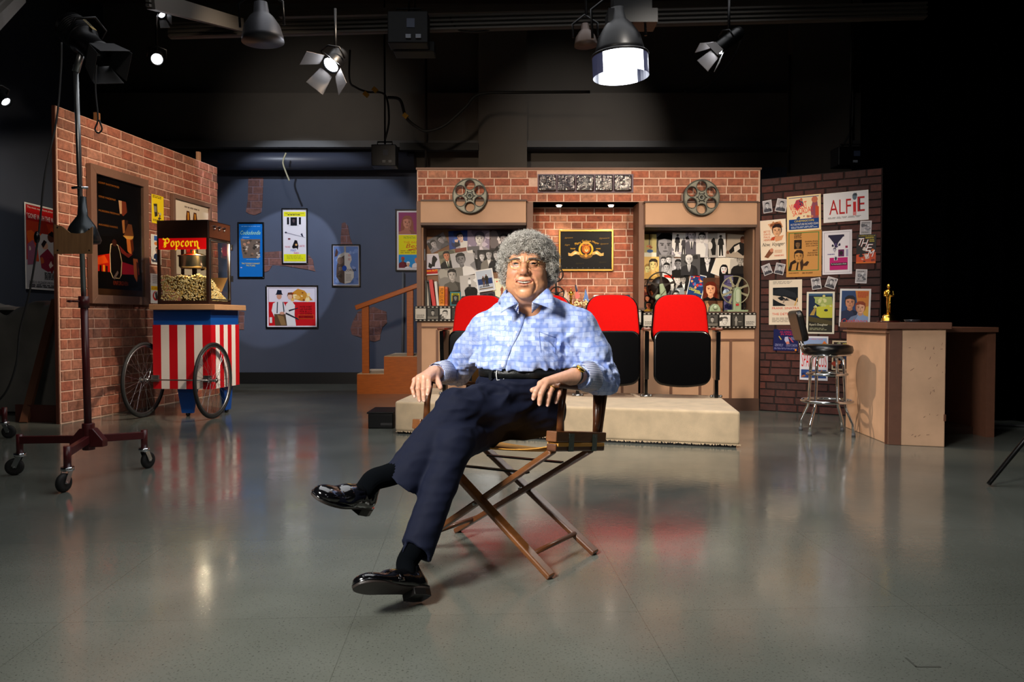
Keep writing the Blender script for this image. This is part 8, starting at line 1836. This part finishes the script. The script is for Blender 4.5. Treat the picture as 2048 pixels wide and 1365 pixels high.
vs, fs = loftstrip(up_, lo_); mb = MB(); mb.smooth = True; mb.add(vs, fs); o = part('collar', mb, SHIRT, shirt, world=True); m_ = o.modifiers.new('t', 'SOLIDIFY'); m_.thickness = .003; m_.offset = 0
lo2 = [p * .75 + NB_ * .25 + Vector((0, 0, -.02)) for p in up_]; vs, fs = loftstrip(up_, [u_ + Vector((0, 0, -.042)) + (NB_ - u_) * .06 for u_ in up_]); mb = MB(); mb.smooth = True; mb.add(vs, fs); o = part('collar_stand', mb, CUFFM, shirt, world=True, label='checked inner collar band'); m_ = o.modifiers.new('t', 'SOLIDIFY'); m_.thickness = .002
# cuffs: folded back, checked lining outside
def cuff(W_, E_, r0, r1, L_):
    d = (E_ - W_).normalized(); M = bolt_M(W_ + d * .010, d); mb = MB(M=M); n = 36; rings = [(0, r0 * .96), (.001, r0), (L_ * .5, (r0 + r1) / 2 * 1.02), (L_, r1), (L_, r1 * .93), (.004, r0 * .93)]; vs = []
    for z_, r_ in rings:
        for k in range(n):
            a = 2 * math.pi * k / n; q = r_ * (1 + .035 * math.sin(3 * a + z_ * 40) + .02 * math.sin(7 * a)); vs.append((q * math.cos(a), q * .92 * math.sin(a), z_ + .006 * math.sin(2 * a)))
    fs = [(i * n + k, i * n + (k + 1) % n, (i + 1) * n + (k + 1) % n, (i + 1) * n + k) for i in range(len(rings) - 1) for k in range(n)]
    mb.smooth = True; mb.add(vs, fs); return part('cuff', mb, CUFFM, shirt, world=True, label='turned back checked cuff')
cuff(RWR, REL, .046, .056, .075); cuff(LWR + (LEL - LWR).normalized() * .012, LEL, .048, .066, .078)
# --- trousers
TRO = bpy.data.materials.new('navy_wool'); TRO.use_nodes = True; nt = TRO.node_tree; b_ = nt.nodes['Principled BSDF']; b_.inputs['Base Color'].default_value = lin('#080e22') + (1,); b_.inputs['Roughness'].default_value = .8; b_.inputs['Specular IOR Level'].default_value = .2; b_.inputs['Sheen Weight'].default_value = .04; b_.inputs['Sheen Tint'].default_value = lin('#5a6aa0') + (1,)
tn = nt.nodes.new('ShaderNodeTexNoise'); tn.inputs['Scale'].default_value = 14; tn.inputs['Detail'].default_value = 2; tc = nt.nodes.new('ShaderNodeTexCoord'); nt.links.new(tc.outputs['Object'], tn.inputs[0]); bp = nt.nodes.new('ShaderNodeBump'); bp.inputs['Strength'].default_value = .35; bp.inputs['Distance'].default_value = .012; nt.links.new(tn.outputs[0], bp.inputs['Height']); nt.links.new(bp.outputs[0], b_.inputs['Normal'])
tr_ = Vox((-.50, 2.60, .09), (.27, 3.45, .80), .0043)
tr_.ell((.035, 3.245, .585), (.185, .15, .125), .04).ell((.035, 3.165, .70), (.177, .150, .085), .04)
tr_.chain([HL + Vector((-.0, .0, .015)), HL * .5 + KL * .5 + Vector((0, -.01, .022)), KL], [.100, .092, .076], .03)
tr_.chain([HR, HR * .5 + KR * .5, KR], [.095, .085, .073], .03)
# left shin (crossed on top)
HEML = P(808, 962, 2.83); dL = (HEML - KL).normalized(); e_ = Vector((.78, 0, -.62)); nL = Vector((-.62, 0, -.78)).normalized()
tr_.cap(KL, HEML + dL * .14, .077, .085, .02, cut=(HEML, nL))
fr_ = Vector((-.55, -.45, .55)).normalized()
tr_.chain([KL + fr_ * .072, KL * .5 + HEML * .5 + fr_ * .078, HEML + fr_ * .082 - dL * .004], [.006, .007, .006], .012)
# right shin
HEMR = P(833, 1103, 2.69); MR = P(880, 970, 2.80); dR = (HEMR - MR).normalized()
tr_.chain([KR, MR], [.068, .060], .02); tr_.cap(MR, HEMR + dR * .08, .060, .056, .012, cut=(HEMR, (dR + Vector((-.35, -.3, .0))).normalized()))
fr2 = Vector((-.75, -.6, .1)).normalized(); tr_.chain([KR + fr2 * .064, MR + fr2 * .058, HEMR + fr2 * .054], [.004, .005, .005], .012)
nC = fbm(8, .07, .16, 21); nD = fbm(8, .03, .06, 22)
def tf(x, y, z):
    lap = np.exp(-(((x - .0) / .14) ** 2 + ((z - .68) / .06) ** 2)) + np.exp(-(((x - KL.x) ** 2 + (y - KL.y) ** 2 + (z - KL.z) ** 2) / .09 ** 2))
    return -(.35 + 1.1 * lap) * (.0100 * (1 - np.abs(nC(x * .6, y, z * 1.4))) + .0015 * nD(x, y, z) - .0035)
tr_.disp(tf)
tr_.plane((.03, 3.0, .768), (0, -.03, 1))
tr_.cap(HEML - dL * .07, HEML + dL * .2, .067, .072, .002, 's'); tr_.cap(HEMR - dR * .06, HEMR + dR * .14, .044, .043, .002, 's')
V, F_ = tr_.mesh(2); TB = bvh(V, F_)
trous = npmesh('trousers', V, F_, TRO, t, label='navy pleated trousers')
# belt
bc = Vector((.035, 3.165, .75)); mb = MB(); vs = []; n = 64; ok = 0
for k in range(n):
    a = 2 * math.pi * k / n; d = Vector((math.cos(a), math.sin(a), 0)); ri = []
    for dz in (-.017, .017):
        o_ = bc + Vector((0, 0, dz + .006 * math.sin(a))) + d * .4; h_ = TB.ray_cast(o_, -d, .4); rr_ = (h_[0] - Vector((bc.x, bc.y, h_[0].z))).length if h_[0] is not None else .16
        ri.append((d, min(rr_, .21), o_.z))
    r_ = max(ri[0][1], ri[1][1]) + .004
    for (dd, _, zz) in ri: vs.append(Vector((bc.x, bc.y, zz)) + dd * r_)
mb.smooth = True; mb.add(vs, [(2 * k, 2 * ((k + 1) % n), 2 * ((k + 1) % n) + 1, 2 * k + 1) for k in range(n)])
BELT = mat('woven_black_leather', '#0d0f10', .35, bump=.25, bscale=300); belt = part('belt', mb, BELT, t, world=True, label='black woven leather belt'); m_ = belt.modifiers.new('t', 'SOLIDIFY'); m_.thickness = .004; m_.offset = 1
c_, n_ = cast(TB, 1001, 750, .020); Mb_ = bolt_M(c_, -ray(1001, 749).normalized()); bk = [(-.013, .021, 0), (.015, .021, 0), (.015, -.021, 0), (-.013, -.021, 0)]
part('buckle', MB(M=Mb_).tube([(-.014, .02, 0), (-.016, 0, .002), (-.014, -.02, 0), (.012, -.02, 0), (.012, .02, 0)], .0026, 8, closed=True), mat('silver_buckle', '#d8dadc', .35, .3), belt, world=True)
part('belt_keeper', MB(M=Mb_).b2(-.045, -.035, -.019, .019, -.001, .004), mat('keeper_leather', '#141618', .3), belt, world=True)
# --- socks
SOCK = mat('black_ribbed_sock', '#040609', 1.0, spec=.05); nt = SOCK.node_tree; wv = nt.nodes.new('ShaderNodeTexWave'); wv.wave_type = 'BANDS'; wv.bands_direction = 'X'; wv.inputs['Scale'].default_value = 9
tc = nt.nodes.new('ShaderNodeTexCoord'); nt.links.new(tc.outputs['Object'], wv.inputs[0]); bp = nt.nodes.new('ShaderNodeBump'); bp.inputs['Strength'].default_value = 0.0; nt.links.new(wv.outputs['Fac'], bp.inputs['Height'])
def sock(K, sf, r0):
    A = sf @ Vector((.058, 0, .105)); d = (A - K).normalized(); pts = [K, K * .35 + A * .65, A, sf @ Vector((.075, 0, .055)), sf @ Vector((.12, 0, .035))]; rs = [r0, r0 * .9, r0 * .86, r0 * .85]
    P_ = cord('', pts, 0, 0, '', 8); n = 48; mb = MB(); k = len(P_); vs = []; u = Vector((0, 0, 1)).cross(d).normalized()
    for i, p in enumerate(P_):
        tt = (P_[min(i + 1, k - 1)] - P_[max(i - 1, 0)]).normalized(); x = (u - tt * u.dot(tt)).normalized(); y = tt.cross(x); r_ = np.interp(i / (k - 1), (0, .33, .66, 1), rs)
        for j in range(n): a = 2 * math.pi * j / n; q = r_ * (1 + (.035 * (1 if j % 2 else -1) if i < k * .55 else .01 * (1 if j % 2 else -1))); vs.append(p + (x * math.cos(a) + y * math.sin(a)) * q)
    mb.smooth = True; mb.add(vs, [(i * n + j, i * n + (j + 1) % n, (i + 1) * n + (j + 1) % n, (i + 1) * n + j) for i in range(k - 1) for j in range(n)]); return part('sock', mb, SOCK, t, world=True)
# --- loafers, local frame: x heel to toe, y across, z up from the sole
def shoe(heel, toe, up, mirror, label, m_g=False):
    Lx = (toe - heel).normalized(); u = (up - Lx * up.dot(Lx)).normalized(); y = u.cross(Lx); M = frame_from(heel, Lx, y, u)
    if m_g: M = Matrix.Translation((0, 0, .001 - min((M @ Vector(q)).z for q in ((0, -.027, -.018), (.075, -.032, -.018), (.075, .032, -.018), (0, .027, -.018), (.03, .035, -.018), (.03, -.035, -.018), (.26, .044, .004), (.26, -.042, .004))))) @ M
    g_ = Vox((-.03, -.07, -.03), (.33, .07, .14), .0022); m = mirror
    g_.ell((.045, 0, .030), (.048, .036, .034), .02); g_.ell((.12, m * .003, .026), (.07, .037, .030), .03); g_.ell((.205, m * .006, .024), (.080, .046, .027), .03); g_.ell((.245, m * .008, .022), (.045, .040, .022), .02)
    g_.cap((.03, 0, .035), (.045, 0, .075), .033, .032, .015); g_.cap((.10, 0, .045), (.15, 0, .035), .034, .034, .03)
    w = g_.win((-.05, -.1, -.05), (.35, .1, .012), 0); sl, X_, Y_, Z_ = w; 
    g_.D = np.maximum(g_.D, (.010 - g_.ax[2])[None, None, :] + np.zeros_like(g_.D))
    g_.cap((.052, 0, .075), (.060, 0, .15), .029, .034, .003, 's'); g_.cap((.06, 0, .085), (.105, 0, .083), .024, .022, .004, 's')
    # moccasin seam groove
    ring = [(.285 - .0, m * .008), (.275, m * .008 + .026), (.25, m * .008 + .034), (.21, m * .006 + .034), (.17, .030), (.14, .026)]
    for q in (1, -1):
        pts = [(x_, (m * .007 + q * abs(y_ - m * .007)), .040 + (.21 - x_) * .10 - (.006 if x_ > .26 else 0)) for x_, y_ in ring]; g_.chain(pts, [.0022] * 6, .002, 's')
    V, F_ = g_.mesh(1); LEA = mat('polished_black_leather', '#08080a', .12, coat=.8, bump=.12, bscale=28)
    s_ = npmesh('shoe', V, F_, LEA, t, M=M, label=label)
    out = [(-.004, 0), (.0, -.026), (.03, -.034), (.09, -.030), (.16, -.040), (.21, -.050 + m * .004), (.26, -.042 + m * .008), (.288, -.022 + m * .008), (.294, m * .008), (.288, .024 + m * .008), (.26, .044 + m * .008), (.21, .050 + m * .004), (.16, .042), (.09, .031), (.03, .034), (.0, .026)]
    out = [(q.x, q.y) for q in cord('', [Vector((x_, y_, 0)) for x_, y_ in out + out[:1]], 0, 0, '', 4)[:-1]]
    part('sole', MB(M=M).prism(out, .004, .014), mat('worn_leather_sole', '#2c2420', .55, var=.3, vscale=18), s_, world=True, bev=.002)
    part('welt', MB(M=M).prism([(x_ * 1.003, y_ * 1.05) for x_, y_ in out], .0125, .0165), mat('polished_black_leather', '#08080a', .12), s_, world=True, bev=.001)
    part('heel', MB(M=M).prism([(-.004, 0), (.0, -.027), (.03, -.035), (.075, -.032), (.075, .032), (.03, .035), (.0, .027)], -.018, .006), mat('heel_stack', '#141211', .3), s_, world=True, bev=.002)
    mb = MB(M=M)
    st_ = [(.135, m * .003 + .044 * math.cos(a), .018 + .052 * math.sin(a)) for a in [math.pi * k / 14 for k in range(15)]]; vs = []
    for p in st_: vs += [(p[0] - .011, p[1], p[2]), (p[0] + .013, p[1], p[2] - .002)]
    mb.smooth = True; mb.add(vs, [(2 * i, 2 * i + 1, 2 * i + 3, 2 * i + 2) for i in range(14)]); o = part('strap', mb, mat('polished_black_leather', '#08080a', .12), s_, world=True); m_ = o.modifiers.new('t', 'SOLIDIFY'); m_.thickness = .003
    part('buckle', MB(M=M @ Matrix.Translation((.136, m * .022, .066)) @ Matrix.Rotation(R(-m * 28), 4, 'X')).tube([(.011 * math.cos(a), .009 * math.sin(a), 0) for a in [2 * math.pi * k / 20 for k in range(20)]], .0018, 6, closed=True), BRASS, s_, world=True)
    return M
Ht = Vector((-.512, 2.80, .285)); Tt = Vector((-.632, 2.55, .368)); SFL = shoe(Ht, Tt, Vector((.50, .03, .85)), -1, 'black loafer on the crossed foot in the air')
hR_ = Vector((-.290, 2.65, .022)); tR_ = Vector((-.482, 2.462, .10)); SFR = shoe(hR_, tR_, Vector((-.05, .72, .68)), 1, 'black loafer on the floor, toe raised', True)
sock(HEML - dL * .06 + Vector((.006, 0, .004)), SFL, .042); sock(HEMR - dR * .06, SFR, .040)
# --- watch and ring
d = (LEL - LWR).normalized(); LWR = LWR - d * .014; Mw = bolt_M(LWR + d * .004, d)
wt = part('watch', MB(M=Mw).tube([(.0295 * math.cos(a), .0285 * math.sin(a), 0) for a in [2 * math.pi * k / 28 for k in range(28)]], .006, 8, closed=True), mat('black_watch_strap', '#0e0c0c', .4), t, world=True, label='black watch strap')
vw = (CAMP - LWR).normalized() + Vector((0, 0, .55)); vw = (vw - d * vw.dot(d)).normalized(); cw = LWR + d * .004 + vw * .036
part('watch_case', MB(M=frame_from(cw, d, vw.cross(d), vw)).lathe([(0, -.006), (.018, -.006), (.0192, 0), (.017, .004), (.015, .0035), (0, .0035)], 28), GOLD, wt, world=True)
part('watch_face', MB(M=frame_from(cw + vw * .0038, d, vw.cross(d), vw)).lathe([(0, 0), (.013, 0), (.013, .0006), (0, .0006)], 28), mat('gold_dial', '#c8a850', .2, .6), wt, world=True)
dr = (l_pip[2] - l_kn[2]).normalized(); part('ring', MB(M=bolt_M(l_kn[2] * .45 + l_pip[2] * .55, dr)).lathe([(.0112, -.002), (.0122, -.002), (.0122, .002), (.0112, .002), (.0112, -.002)], 24), GOLD, t, world=True, label='gold wedding ring')
